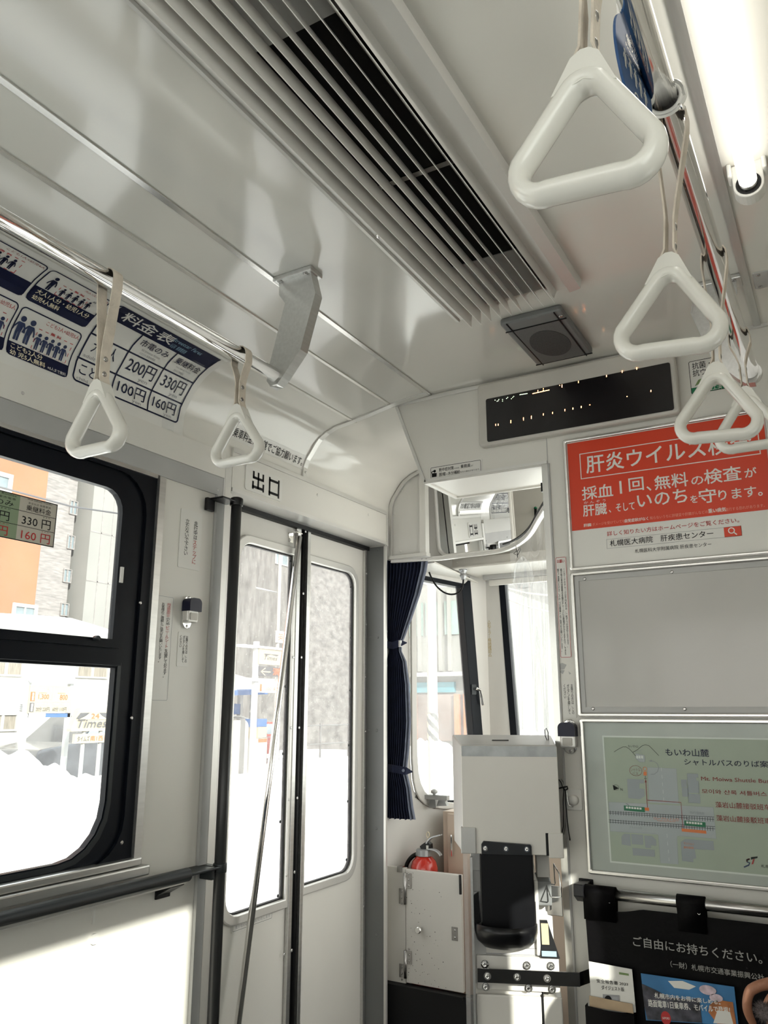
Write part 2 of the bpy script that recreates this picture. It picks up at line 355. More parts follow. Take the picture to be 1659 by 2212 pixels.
screw(mb, (XL + .010, 1.07, .70), (1, 0, 0), .004)
struct(mb, 'trim_8', ALU)
# right wall with its row of windows, back wall
mb = MB(); RW = [(1.15, 1.45), (-.66, .36), (-1.75, -.72), (-2.85, -1.81)]; ZT = .52
mb.box((XR, -3.5, -1.25), (XR + .08, 2.24, -.36)); mb.box((XR, -3.5, ZT), (XR + .08, 2.24, .80))
edges = [-3.5] + [e for w in sorted(RW) for e in w] + [2.24]
for a, b in zip(edges[::2], edges[1::2]): mb.box((XR, a, -.36), (XR + .08, b, ZT))
struct(mb, 'wall_right', WHITE)
mb = MB(); mb.box((-1.65, -3.56, -1.25), (.48, -3.5, -.5)); mb.box((-1.65, -3.56, .78), (.48, -3.5, 1.0))
for a, b in ((-1.65, -1.56), (-1.0, -.96), (-.22, -.18), (.39, .48)): mb.box((a, -3.56, -.5), (b, -3.5, .78))
struct(mb, 'wall_back', WHITE)
for i, (a, b) in enumerate(RW):
    mb = MB(); zz = (-.36, ZT)
    o = [(XR + .02, y, z) for y, z in rrect(a, zz[0], b, zz[1], 0)]; q = [(XR + .02, y, z) for y, z in rrect(a + .03, zz[0] + .03, b - .03, zz[1] - .0, .03)]
    mb.ring(o, q, (.03, 0, 0)); w = struct(mb, f'window_{i + 10}', BLACKF)
    g = MB(); g.box((XR + .035, a + .02, zz[0] + .02), (XR + .039, b - .02, zz[1] - .005)); g.build('pane', GLASS, w)
    if i == 0:
        g = MB(); g.box((XR + .008, a - .02, .14), (XR + .012, b + .02, ZT + .02)); g.tube([(XR + .010, a - .02, .14), (XR + .010, b + .02, .14)], .008); g.build('added_sun_blind', BEIGE, w)  # unseen blind added to keep the sun off the upper fare box
# left windows
def left_window(idx, a, b, near=False):
    zt, zb, zm = .617, -.366, .133
    mb = MB(); x = XL - .004
    R5 = lambda y0, z0, y1, z1: [(x, y, z) for y, z in rrect(y0, z0, y1, z1, 0)]
    up_in = [(x, y, z) for y, z in rrect(a + .10, .168, b - .104, .546, .055, 5, (0, 0, 1, 1))]
    lo_in = [(x, y, z) for y, z in rrect(a + .10, -.334, b - .088, .098, .12, 5, (1, 1, 0, 0))]
    mb.ring(R5(a, zm, b, zt), up_in, (-.018, 0, 0)); mb.ring(R5(a, zb, b, zm), lo_in, (-.018, 0, 0))
    # raised outer reveal and sash steps
    mb.ring([(XL + .004, y, z) for y, z in rrect(a, zb, b, zt, 0)], [(XL + .004, y, z) for y, z in rrect(a + .03, zb + .012, b - .03, zt - .02, .1, 5)], (-.02, 0, 0))
    mb.box((x, a + .03, .146), (x + .010, b - .085, .160)); mb.box((x, a + .03, .104), (x + .016, b - .085, .118))
    w = struct(mb, f'window_{idx}', BLACKF)
    g = MB(); g.box((x - .015, a + .09, .16), (x - .011, b - .105, .556)); g.box((x - .017, a + .09, -.345), (x - .013, b - .09, .11)); g.build('pane', GLASS, w)
    s = MB(); s.ring([(XL - .001, y, z) for y, z in rrect(a + .082, -.348, b - .072, .112, .13, 5, (1, 1, 0, 0))], [(XL - .001, y, z) for y, z in rrect(a + .094, -.337, b - .083, .103, .125, 5, (1, 1, 0, 0))], (-.01, 0, 0)); s.build('gasket', STEEL if False else DARKG, w)
    t = MB(); t.box((XL, b, zb), (XL + .014, b + .023, zt - .004)); t.box((XL, a - .023, zb), (XL + .014, a, zt - .004)); t.build('side_moulding', ALU, w)
    s = MB(); s.box((XL - .03, a - .03, zb - .002), (XL + .022, b + .02, zb + .016)); s.box((XL, a - .03, zb - .027), (XL + .032, b + .038, zb - .003)); bevel(s.build('sill', ALU, w), .004)
    if near:
        k = MB(); k.lathe(onX(205, 1379, XL), (1, 0, 0), [(.007, 0), (.007, .012), (.004, .016)], 12); k.build('latch_knob', DARKG, w)
        k = MB(); p = onX(264, 1240, XL); k.box((XL - .004, p.y - .005, p.z - .022), (XL + .001, p.y + .004, p.z + .018)); k.build('catch', PAPER, w)
        screws(w, [onX(*px, XL + .004) for px in ((303, 1302), (284, 1551), (263, 1820))], (1, 0, 0), .005)
    return w
for i, (a, b) in enumerate(WINS): left_window(i + 1, a, b, i == 0)
# post beside the door, header, jamb
mb = MB(); mb.box((XL, 1.766, -1.25), (XL + .010, 1.798, .735)); mb.box((XL - .02, 1.800, -1.25), (XL + .003, 1.812, .64))
o = struct(mb, 'trim_9', ALUW); bevel(o, .004)
mb = MB(); mb.box((XL + .002, 1.735, -1.25), (XL + .012, 1.7655, .615)); struct(mb, 'trim_10', GREYP)
mb = MB(); mb.box((XL, 1.802, .655), (XL + .006, 2.752, .768)); struct(mb, 'trim_11', WHITE)
mb = MB(); mb.box((XL, 1.802, .7685), (XL + .010, 2.760, .782)); mb.box((XL - .08, 1.802, .643), (XL + .010, 2.752, .6545)); mb.box((XL, 2.752, .64), (XL + .010, 2.762, .7685))
for px in ((548, 1015), (686, 1069), (796, 1112)): screw(mb, onX(*px, XL + .006), (1, 0, 0), .005)
struct(mb, 'trim_12', ALUW)
mb = MB(); mb.box((XD - .03, 1.80, .628), (XD + .022, 2.757, .643)); struct(mb, 'trim_13', RUBBER)
mb = MB(); mb.box((XL - .006, 2.752, -1.25), (XL + .003, 2.764, .64)); struct(mb, 'trim_14', ALUW)
mb = MB(); mb.box((XD - .03, 2.754, -1.25), (XL - .006, 2.757, .64))
for px in ((816, 1188), (800, 1377), (816, 1377), (814, 1578), (797, 1578), (813, 1790), (813, 2020)): screw(mb, onY(*px, 2.754), (0, -1, 0), .005)
struct(mb, 'wall_jamb', mat('dark_jamb_paint', (.15, .155, .153), .4, var=.06, scale=4))
# folding exit door: two leaves
def leaf(idx, ya, yb, hole, corners, scr_px):
    mb = MB(); f = lambda P, x: [(x, y, z) for y, z in P]
    P0 = rrect(ya, -1.25, yb, .640, 0); P1 = rrect(*hole, .055, 5, corners)
    mb.ring(f(P0, XD), f(P1, XD), (-.013, 0, 0)); d = struct(mb, f'door_{idx}', WHITE)
    h = hole; w = .028
    mb = MB(); mb.ring(f(rrect(h[0] - w, h[1] - w, h[2] + w, h[3] + w, .075, 5, corners), XD + .001), f(rrect(*h, .055, 5, corners), XD + .001), (.010, 0, 0)); bevel(mb.build('window_frame', ALUW, d), .004)
    mb = MB(); mb.ring(f(rrect(h[0] - .004, h[1] - .004, h[2] + .004, h[3] + .004, .057, 5, corners), XD - .0005), f(rrect(h[0] + .004, h[1] + .004, h[2] - .004, h[3] - .004, .052, 5, corners), XD - .0005), (-.0135, 0, 0)); mb.build('gasket', RUBBER, d)
    mb = MB(); mb.box((XD - .010, h[0], h[1]), (XD - .006, h[2], h[3])); mb.build('pane', GLASSD, d)
    screws(d, [onX(*px, XD + .010) for px in scr_px], (1, 0, 0), .005, m=DARKG); return d
D1 = leaf(1, 1.82, 2.290, (1.968, -.592, 2.258, .528), (1, 0, 0, 1), ((627, 1213), (616, 1483), (611, 1628), (605, 1775), (600, 1935)))
D2 = leaf(2, 2.334, 2.752, (2.362, -.572, 2.668, .520), (0, 1, 1, 0), ((758, 1268), (758, 1377), (756, 1491), (753, 1610), (751, 1731), (748, 1857)))
for d, a, b, scr in ((D1, 2.272, 2.2905, ((643, 1144), (634, 1420), (629, 1572), (624, 1727), (619, 1891), (614, 2062))), (D2, 2.3335, 2.350, ((660, 1148), (655, 1282), (651, 1420), (646, 1572), (642, 1724), (636, 1884), (630, 2053)))):
    mb = MB(); mb.box((XD, a, -1.25), (XD + .014, b, .636))
    for px in scr: screw(mb, onX(*px, XD + .014), (1, 0, 0), .005)
    bevel(mb.build('edge_moulding', ALU, d), .003)
mb = MB(); mb.tube([(XD - .004, 2.3012, -1.25), (XD - .004, 2.3012, .63)], .0105, 12); mb.build('rubber_edge', RUBBER, D1)
mb = MB(); mb.tube([(XD - .004, 2.3228, -1.25), (XD - .004, 2.3228, .63)], .0105, 12); mb.build('rubber_edge', RUBBER, D2)
mb = MB(); mb.box((XD, 2.738, -1.25), (XD + .012, 2.752, .636))
for px in ((791, 1188), (792, 1239), (791, 1349), (790, 1462), (790, 1580), (788, 1702), (787, 1827), (786, 1958)): screw(mb, onX(*px, XD + .012), (1, 0, 0), .005)
bevel(mb.build('hinge_moulding', ALU, D2), .003)
mb = MB(); p_ = onX(793, 1170, XD + .03); mb.lathe(p_ + V((0, 0, -.012)), (0, 0, 1), [(.008, 0), (.008, .022), (.011, .023), (.011, .030)], 14); mb.build('hinge_pin', STEEL, D2)
# grab bar across the door
a0 = onX(647, 1160, XD + .030); b0 = onX(512, 2225, XD + .055)
mb = MB(); mb.tube([a0, a0 + (b0 - a0) * .5, b0], .0105, 16); gb = mb.build('grab_bar', CHROME, D1)
mb = MB(); p = onX(627, 1160, XD); mb.box((XD, p.y - .012, p.z - .020), (XD + .004, p.y + .012, p.z + .012)); mb.box((XD, p.y - .012, p.z + .010), (XD + .036, a0.y + .010, p.z + .014))
for dz in (-.012, .002): screw(mb, (XD + .004, p.y + (dz * .4), p.z + dz), (1, 0, 0), .0035)
mb.build('bar_bracket', CHROME, D1)
# front bulkhead
mb = MB()
up = [(-1.215, .984), (-1.112, .703), (-.705, .703), (-.705, .9975), (-1.10, .9975)]
mb.prism([(x, YF, z) for x, z in up], (0, .225, 0))
right = [(-.705, -1.25), (XR + .04, -1.25), (XR + .04, .70), (XR - .02, .92), (-.088, .998), (-.705, .998)]
mb.prism([(x, YF, z) for x, z in right], (0, .035, 0))
struct(mb, 'wall_front', WHITE)
mb = MB()
def strip(p, q, w, t, m):
    d = (V(q) - V(p)).normalized(); s = d.cross(V((0, 1, 0))) * (w/2)
    m.prism([V(p) - s, V(p) + s, V(q) + s, V(q) - s], (0, -t, 0))
strip((-1.212, YF, .982), (-1.110, YF, .703), .010, .004, mb); strip((-1.212, YF, .984), (XR, YF, .998), .010, .006, mb); strip((-1.11, YF, .708), (-.705, YF, .708), .009, .004, mb)
struct(mb, 'trim_15', ALUW)
mb = MB(); mb.ring([(x, y, .703) for x, y in ((-1.112, YF), (-.705, YF), (-.705, YF + .222), (-1.105, YF + .222))], [(x, y, .703) for x, y in ((-1.098, YF + .010), (-.715, YF + .010), (-.715, YF + .212), (-1.094, YF + .212))], (0, 0, -.005)); struct(mb, 'trim_16', WHITE)
mb = MB(); mb.box((-.722, YF - .003, -1.25), (-.704, YF + .04, .703)); struct(mb, 'trim_17', STEEL2)
mb = MB(); mb.box((-.7035, YF - .004, -1.25), (-.6985, YF, .703)); mb.box((-.7045, YF - .001, .703), (-.7025, YF, .79)); struct(mb, 'trim_18', GREYP)
# ================================================================== CEILING FITTINGS AND RAILS
# long air outlet in the ceiling
vent = empty('ceiling_vent', 'long white slatted air outlet running along the middle of the ceiling', 'vent', (-.62, .6, ZC))
VX0, VX1, VY0, VY1 = -.790, -.448, -.9, 1.752
def child(mb, name, mats, par, **kw):
    o = mb.build(name, mats, None, **kw); o.parent = par; o.matrix_parent_inverse = Matrix.Translation(-par.location); return o
mb = MB()
mb.prism([(VX0, VY0, ZC), (VX0, VY0, ZC - .012), (VX0 + .010, VY0, ZC - .016), (VX0 + .012, VY0, ZC - .010), (VX0 + .044, VY0, ZC - .010), (VX0 + .046, VY0, ZC)], (0, VY1 - VY0 + .005, 0))
mb.prism([(VX1, VY0, ZC), (VX1 - .004, VY0, ZC - .022), (VX1 - .030, VY0, ZC - .026), (VX1 - .034, VY0, ZC - .016), (VX1 - .062, VY0, ZC - .012), (VX1 - .070, VY0, ZC - .030), (VX1 - .074, VY0, ZC)], (0, VY1 - VY0 - .02, 0))
child(mb, 'frame', ALUW, vent)
mb = MB(); mb.box((VX0 + .05, VY0, ZC - .004), (VX1 - .06, 1.52, ZC - .001)); child(mb, 'duct_shade_plate', PIT, vent)  # flat black plate stands in for the shade inside the duct
for a, b in ((.60, .80), (1.52, 1.715)): mb = MB(); mb.box((VX0 + .05, a, ZC - .0065), (VX1 - .06, b, ZC - .0045)); child(mb, 'blanking_plate', GREYP, vent)
mb = MB(); mb.box((VX0 + .05, 1.175, ZC - .008), (VX1 - .07, 1.188, ZC - .0045)); child(mb, 'cross_bar', STEEL, vent)
NS = 9; SLATM = mat('white_slat_enamel', (.74, .72, .68), .35, var=.03, scale=3)
for i in range(NS):
    x = VX0 + .050 + i * .0250; sl = -0.05 + 0.66 * i / (NS - 1); h = .040; y_end = 1.745 - .002 * i
    mb = MB(); a = (x, ZC - .005); b = (x + sl * h, ZC - .005 - h); w = .0012
    mb.prism([(a[0] - w, VY0, a[1]), (b[0] - w * .6, VY0, b[1]), (b[0] + w * .6, VY0, b[1]), (a[0] + w, VY0, a[1])], (0, y_end - VY0, 0))
    mb.add([(a[0] + w, y_end, a[1]), (a[0] + .0185, y_end - .018, a[1]), (a[0] + w, y_end - .018, a[1])], [(0, 1, 2)])
    child(mb, 'slat', SLATM, vent)
mb = MB(); screw(mb, onZ(819, 509, ZC - .012), (0, 0, -1), .008, .004); child(mb, 'screw', CHROME, vent)
mb = MB(); p = onZ(1128, 352, ZC); mb.tube([p, p + V((0, 0, -.022))], .005); mb.tube([p + V((0, 0, -.018)), p + V((.004, .012, -.020))], .004); child(mb, 'catch', STEEL, vent)
# ceiling loudspeaker
sk = empty('ceiling_speaker', 'square grey loudspeaker on the ceiling between the air outlet and the LED display', 'speaker', (-.61, 1.965, ZC))
fs = lambda u, v, w: V((-.61 + u, 1.965 + v, ZC - w))
mb = MB(); mb.prism([fs(u, v, 0) for u, v in rrect(-.083, -.147, .083, .147, .010)], (0, 0, -.020)); o = bevel(child(mb, 'housing', GREYD, sk), .006)
mb = MB(); mb.prism([fs(u, v, .020) for u, v in rrect(-.062, -.100, .062, .136, .004)], (0, 0, -.002)); child(mb, 'grille', GREYDK, sk)
mb = MB(); mb.prism([fs(.052 * math.cos(a), .018 + .085 * math.sin(a), .022) for a in [2*math.pi*i/32 for i in range(32)]], (0, 0, -.0008)); child(mb, 'cone_disc', mat('speaker_cone_dark', (.055, .055, .055), .8, var=.2, scale=200), sk)  # dark disc is the speaker cone showing through the mesh
mb = MB()
for v in (-.102, .138): mb.box(fs(-.083, v - .0012, .0195), fs(.083, v + .0012, .0225))
for u in (-.064, .064): mb.box(fs(u - .0012, -.147, .0195), fs(u + .0012, .147, .0225))
child(mb, 'groove', RUBBER, sk)
mb = MB(); screw(mb, fs(.073, -.118, .020), (0, 0, -1), .006, .003); child(mb, 'screw', STEEL, sk)
# fluorescent tube
tl = empty('tube_lamp', 'lit white fluorescent tube on the ceiling at the upper right', 'lamp', (-.058, .9, .93))
tx, tz, te = -.0575, .950, 1.452
mb = MB(); mb.tube([(tx, .25, tz), (tx, te, tz)], .0155, 24); child(mb, 'tube', TUBE, tl)
for y, s in ((te, 1), (.25, -1)):
    mb = MB(); mb.lathe((tx, y, tz), (0, s, 0), [(.0155, 0), (.0155, .016), (.006, .018)], 24); child(mb, 'metal_cap', ALU, tl)
    mb = MB(); pts = [(.027*math.cos(math.radians(a)), .027*math.sin(math.radians(a))) for a in range(180, 361, 15)]
    pts = [(-.027, .046)] + pts + [(.027, .046)]
    mb.prism([(tx + u, y + s*.012, tz + v) for u, v in pts], (0, s*.032, 0))
    mb.box((tx - .034, y + s*.004, tz + .020), (tx - .026, y + s*.038, ZC)); mb.box((tx + .026, y + s*.004, tz + .020), (tx + .034, y + s*.038, ZC))
    h = bevel(child(mb, 'lamp_holder', PAPER, tl), .003)
    mb = MB(); mb.lathe((tx, y + s*.0115, tz), (0, -s, 0), [(.022, 0), (.022, .001)], 24); mb.build('socket', RUBBER, h)
def fill_lamp(x, y, label):  # adds unseen tube lamps behind the viewer to brighten the bulkhead
    r = tl.copy(); COL.objects.link(r); r.location = (x, y, .93); r['label'] = label
    for ch in list(tl.children):
        c = ch.copy(); COL.objects.link(c); c.parent = r
        for g in ch.children: d = g.copy(); COL.objects.link(d); d.parent = c
for x, y, lb in ((-.058, -.45, 'added unseen tube lamp on the right ceiling, nearer one, brightening the bulkhead'), (-.058, -1.8, 'added unseen tube lamp on the right ceiling, farther one, brightening the bulkhead'), (-1.116, -.45, 'added unseen tube lamp on the left ceiling behind the viewer, brightening the bulkhead'), (-1.116, -1.8, 'added unseen tube lamp on the left ceiling at the rear end, brightening the bulkhead')): fill_lamp(x, y, lb)
# small grey plate at the right
pl = empty('ceiling_plate', 'small grey switch plate screwed to the ceiling at the right edge', 'plate', (.0, 1.76, ZC))
c0 = onZ(1624, 590, ZC)
fpp = lambda u, v, w: V((c0.x + u, c0.y + v, ZC - w))
mb = MB(); mb.prism([fpp(u, v, 0) for u, v in rrect(0, -.002, .115, .082, .006)], (0, 0, -.004)); bevel(child(mb, 'plate', GREYP, pl), .0015)
screws(pl, [fpp(u, v, .004) for u, v in ((.012, .010), (.012, .070), (.103, .010), (.103, .070))], (0, 0, -1), .005, pinv=pl)
mb = MB(); mb.box(fpp(.036, .020, .004), fpp(.078, .058, .009)); k = child(mb, 'switch_well', GREYD, pl)
mb = MB(); mb.lathe(fpp(.055, .040, .009), (0, 0, -1), [(.010, 0), (.010, .006), (.006, .008)], 14); child(mb, 'button', RUBBER, pl)
# hand rails and their hanging brackets
RX, RZ, RR = (-1.078, -.119), .752, .0165
def bracket(par, s, x0, y, flip=1):
    # flat plate in the plane across the car: top foot, knee, tapered leg, round end holding the rail
    X = lambda u: x0 + u * s
    pts = [(.006, ZC - .012), (.098, ZC - .012), (.113, ZC - .070), (.075, RZ + .045), (.026, RZ - .012), (.012, RZ - .026), (-.008, RZ - .028), (-.020, RZ - .012), (-.018, RZ + .012), (.026, RZ + .175), (.008, ZC - .045)]
    mb = MB(); mb.prism([(X(u), y, z) for u, z in pts], (0, .006, 0))
    edge = [(.098, ZC - .012), (.113, ZC - .070), (.075, RZ + .045), (.026, RZ - .012), (.012, RZ - .026), (-.008, RZ - .028)]
    mb.sweep([(X(u), y + .011, z) for u, z in edge], [(-.0015, -.014), (.0015, -.014), (.0015, .014), (-.0015, .014)], up=(1, 0, .3), smooth=False)
    b = mb.build('bracket', ALU, par)
    f = MB(); f.box((X(-.004), y - .012, ZC - .012), (X(.106), y + .038, ZC)); bevel(f.build('foot', ALU, b), .002)
    screws(b, [(X(u), y - .004, ZC - .012) for u in (.012, .086)], (0, 0, -1), .006, .003); return b
rl = empty('hand_rail', 'polished chrome hand rail above the side window, ending at a grey bracket', 'rail')
mb = MB(); mb.tube([(RX[0], -1.2, RZ), (RX[0], 1.372, RZ)], RR, 24); mb.build('bar', CHROME, rl); bracket(rl, 1, RX[0], 1.366)
rr_ = empty('hand_rail', 'polished chrome hand rail at the upper right, beside the lit tube', 'rail')
mb = MB(); mb.tube([(RX[1], -1.2, RZ), (RX[1], 1.905, RZ)], RR, 24); mb.build('bar', CHROME, rr_); bracket(rr_, -1, RX[1], 1.896)
mb = MB(); mb.lathe((RX[1], 1.902, RZ), (0, 1, 0), [(.024, 0), (.024, .018), (.018, .026)], 24); mb.build('end_cap', ALU, rr_)
# strap handles
def grip_mesh():
    mb = MB(); P = []
    cs = [(-.036, -.093, .023, 160, 285), (.036, -.093, .023, 255, 380), (0, -.034, .019, 30, 150)]
    for cx, cz, r, a0, a1 in cs:
        for i in range(9):
            a = math.radians(a0 + (a1 - a0) * i / 8); P.append((cx + r*math.cos(a), 0, cz + r*math.sin(a)))
    Q = []
    for i in range(len(P)):
        a, b = V(P[i]), V(P[(i+1) % len(P)]); k = max(1, int((b-a).length / .012))
        for t in range(k): Q.append(a + (b - a) * t / k)
    sec = [(.0098*math.cos(t), .0150*math.sin(t)) for t in [2*math.pi*i/14 for i in range(14)]]
    # section axis a lies in the ring's plane
    n = len(Q); vs = []
    for i in range(n):
        t = (Q[(i+1) % n] - Q[i-1]).normalized(); a = V((t.z, 0, -t.x)); g = 1.0
        for q, r in sec: vs.append(Q[i] + a*q*g + V((0, 1, 0))*r)
    k = len(sec)
    mb.add(vs, [(i*k + q, i*k + (q+1) % k, ((i+1) % n)*k + (q+1) % k, ((i+1) % n)*k + q) for i in range(n) for q in range(k)], 0, True)
    # solid wedge filling the apex
    w = [(-.0125, .0035), (-.004, .0095), (.004, .0095), (.0125, .0035), (.0285, -.030), (.014, -.026), (0, -.0205), (-.014, -.026), (-.0285, -.030)]
    mb.prism([(x, -.0125, z) for x, z in w], (0, .025, 0))
    return mb
def strap_mesh(L):       # L: rail axis to the top of the grip
    mb = MB(); r = RR + .0022
    rt = -L
    P = [(-.021, 0, rt - .022), (-.012, 0, rt - .004), (-.0042, 0, rt + .016), (-.0040, 0, rt + .062), (-.007, 0, rt + .085), (-r, 0, -.018), (-r, 0, 0)]
    P += [(-r*math.cos(math.radians(a)), 0, r*math.sin(math.radians(a))) for a in range(20, 180, 20)]
    P += [(-x, 0, z) for x, _, z in P[:7][::-1]]
    if L < .15: P = [p if not (abs(abs(p[0]) - .007) < 1e-6) else (math.copysign(.012, p[0]), 0, rt + .075) for p in P]
    mb.sweep(P, [(-.0012, -.0105), (.0012, -.0105), (.0012, .0105), (-.0012, .0105)], up=(1, 0, .0001), smooth=False); return mb
def strap_sections(mb): return mb
def make_strap(L):
    root = empty('strap_handle'); st = strap_fix(L).build('strap', LEATH, root)
    for dz in (.022, .050):
        for s in (-1, 1):
            mb = MB(); mb.lathe((s * .0054, 0, -L + dz), (s, 0, 0), [(.0052, 0), (.0050, .0014), (.0028, .0024), (.0014, .0016)], 14); mb.build('rivet', STEEL, root)
    g = grip_mesh()
    g.v = [p + V((0, 0, -L)) for p in g.v]; g.build('grip', PLAST, root)
    return root
def strap_fix(L):        # the band: path in the x-z plane, width along y
    r = RR + .0022; rt = -L
    half = [(.021, rt - .022), (.012, rt - .004), (.0044, rt + .016), (.0042, rt + .060), (.0060 if L > .15 else .009, rt + .080), (r, -.020), (r, 0)]
    P = [(-x, z) for x, z in half] + [(-r*math.cos(math.radians(a)), r*math.sin(math.radians(a))) for a in range(20, 180, 20)] + half[::-1]
    n = len(P); mb = MB(); vs = []; th, w = .0024, .0105
    for i in range(n):
        a, b = P[max(i-1, 0)], P[min(i+1, n-1)]; dx, dz = b[0]-a[0], b[1]-a[1]; d = math.hypot(dx, dz); nx, nz = -dz/d, dx/d
        for q, y in ((0, -w), (th, -w), (th, w), (0, w)): vs.append((P[i][0] + nx*q, y, P[i][1] + nz*q))
    mb.add(vs, [(i*4 + q, i*4 + (q+1) % 4, (i+1)*4 + (q+1) % 4, (i+1)*4 + q) for i in range(n-1) for q in range(4)])
    mb.add([vs[0], vs[1], vs[2], vs[3]], [(0, 1, 2, 3)]); mb.add(vs[-4:], [(0, 1, 2, 3)])
    return mb
LONG, SHORT = make_strap(.205), make_strap(.125)
def dup(root):
    r = root.copy(); COL.objects.link(r)
    for ch in list(root.children):
        c = ch.copy(); COL.objects.link(c); c.parent = r
        for g in ch.children: d = g.copy(); COL.objects.link(d); d.parent = c
    return r
used = set()
for proto, x, y, lean, label in (
    (LONG, RX[0], .885, .0, 'ivory strap handle on a long leather strap in front of the fare table poster'),
    (SHORT, RX[0], 1.252, .0, 'ivory strap handle on a short strap, last one before the grey rail bracket'),
    (LONG, RX[1], .600, .010, 'nearest and largest ivory strap handle, beside the round blue tag'),
    (LONG, RX[1], .968, .010, 'ivory strap handle hanging just above the LED display, second largest at the right'),
    (LONG, RX[1], 1.345, .008, 'ivory strap handle in front of the red poster title, with another grip showing through it'),
    (SHORT, RX[1], 1.690, .0, 'ivory short-strap handle, last on the right-hand rail, cut by the picture edge')):
    o = proto if proto.name not in used else dup(proto); used.add(proto.name)
    o.location = (x, y, RZ); o.rotation_euler = (0, lean * 9, 0) if lean else (0, 0, 0); tag(o, label, 'strap handle', 'strap handles')
# round tag and clamp on the right rail
tg = empty('rail_tag', 'round blue priority seat tag hanging on the right-hand rail beside the nearest handle', 'tag')
tcx, tcy, tcz, tr_ = RX[1] - .024, .655, .652, .066
pts = [(tr_*math.cos(2*math.pi*i/48), tr_*math.sin(2*math.pi*i/48)) for i in range(48)]
tpos = onX(1366, 160, RX[1] - .022); tcy, tcz = tpos.y, tpos.z; ta_ = math.radians(5)
ft = lambda u, v, h: V((tpos.x + u*math.sin(ta_) + h*math.cos(ta_), tcy + u*math.cos(ta_) - h*math.sin(ta_), tcz + v))
fs2 = lambda u, v, h: ft(u*.75, v*.75, h + .003)
mb = MB(); mb.prism([ft(u, v, 0) for u, v in pts], ft(0, 0, .003) - ft(0, 0, 0)); mb.build('disc', BLUEP, tg)
A = Art(fs2)
A.text('優先席', -.034, .032, .034, .052, PAPER, bold=.02); A.text('Priority Seat', -.04, .018, .04, .028, PAPER)
for i in range(5): A.person(-.050 + i*.025, -.028, .036, PAPER, True)
A.circ(.0, -.055, .014, .003, PAPER); A.text('おゆずりください', -.05, .0, .05, .010, PAPER)
A.build(tg)
mb = MB(); mb.prism([ft(-.04, .045, -.001), ft(.03, .045, -.001), ft(.03, .15, -.001), ft(-.04, .15, -.001)], ft(0, 0, .005) - ft(0, 0, 0)); mb.build('clear_holder', VINYL, tg)
mb = MB(); yc = tcy + .085
mb.tube([(RX[1] + .0205*math.cos(t), yc, RZ - .0 + .0205*math.sin(t)) for t in [2*math.pi*i/24 for i in range(24)]], .004, 8, closed=True)
mb.sweep([(RX[1] + .0195*math.cos(t), yc, RZ + .0195*math.sin(t)) for t in [2*math.pi*i/24 for i in range(24)]], [(-.001, -.008), (.0025, -.008), (.0025, .008), (-.001, .008)], closed=True, up=None, smooth=False)
mb.build('clamp', PAPER, tg)
mb = MB(); screw(mb, (RX[1] + .016, yc, RZ - .016), (1, 0, -1), .004, .009); mb.build('screw', CHROME, tg)
mb = MB(); mb.box((tpos.x + .004, yc - .006, tcz + .03), (tpos.x + .007, yc + .006, RZ - .012)); mb.build('hanger', PAPER, tg)

# ================================================================== LEFT WALL FITTINGS
# curved fare poster on the coving
ARC = [(0.0, *PROF[0])]
for p, q in zip(PROF, PROF[1:]): ARC.append((ARC[-1][0] + math.hypot(q[0]-p[0], q[1]-p[1]), *q))
def arc_pt(s):
    for a, b in zip(ARC, ARC[1:]):
        if s <= b[0]: t = (s - a[0]) / (b[0] - a[0]); return a[1] + (b[1]-a[1])*t, a[2] + (b[2]-a[2])*t, (b[2]-a[2])/(b[0]-a[0]), (a[1]-b[1])/(b[0]-a[0])
    a, b = ARC[-2:]; return b[1], b[2], 0, -1
def CV(off=0.0): return lambda u, v, h: (lambda q: V((q[0] + q[2]*(h+off), u, q[1] + q[3]*(h+off))))(arc_pt(v))
def pxC(x, y):
    d = ray(x, y)
    for a, b in zip(ARC, ARC[1:]):
        n = V((b[2]-a[2], 0, -(b[1]-a[1]))); p0 = V((a[1], 0, a[2])); den = n.dot(d)
        if abs(den) < 1e-9: continue
        p = d * (n.dot(p0)/den); L2 = (b[0]-a[0])**2; t = ((p.x-a[1])*(b[1]-a[1]) + (p.z-a[2])*(b[2]-a[2]))/L2
        if -.02 <= t <= 1.02: return p.y, a[0] + (b[0]-a[0])*t
    raise ValueError((x, y))
k3 = crop(0, 450, .3014); k4 = crop(0, 480, .1627); k5 = crop(240, 640, .1567)
PO = .0022
def C3(x, y): return pxC(*k3(x, y))
fare = empty('fare_poster', 'curved white and navy fare table poster above the side window', 'poster')
s0, s1 = pxC(150, 838)[1] - .012, pxC(482, 768)[1] - .003
yR = 1.588
mb = MB(); F = CV(.0005); mb.grid(lambda a, b: F(-.30 + (yR + .30)*a, s0 + (s1-s0)*b, 0), 1, 26, 0); mb.grid(lambda a, b: F(-.30 + (yR + .30)*a, s0 + (s1-s0)*b, .0012), 1, 26, 0)
mb.build('sheet', PAPER, fare, fix=False)
A = Art(CV(PO), pxC)
gl, gr = C3(510, 1220)[0], C3(1275, 1500)[0]; gb = C3(1050, 1455)[1]; gt = pxC(*k5(180, 130))[1]; bt = pxC(*k5(420, 520))[1]
r1 = C3(905, 1015)[1]; r2 = C3(820, 1185)[1]; c1 = C3(790, 1350)[0]; c2 = C3(1050, 1450)[0]
w = .0045
A.poly(rrect(gl, bt, gr, gt, .012, 5, (0, 0, 1, 1)), NAVY) if False else A.rect(gl + .01, bt, gr, gt, NAVY, 1, 12)
A.up(); A.frame(gl, gb, gr, gt, w, NAVY, .014, 6)
for v in (r1, r2): A.rect(gl, v - w/2, gr, v + w/2, NAVY)
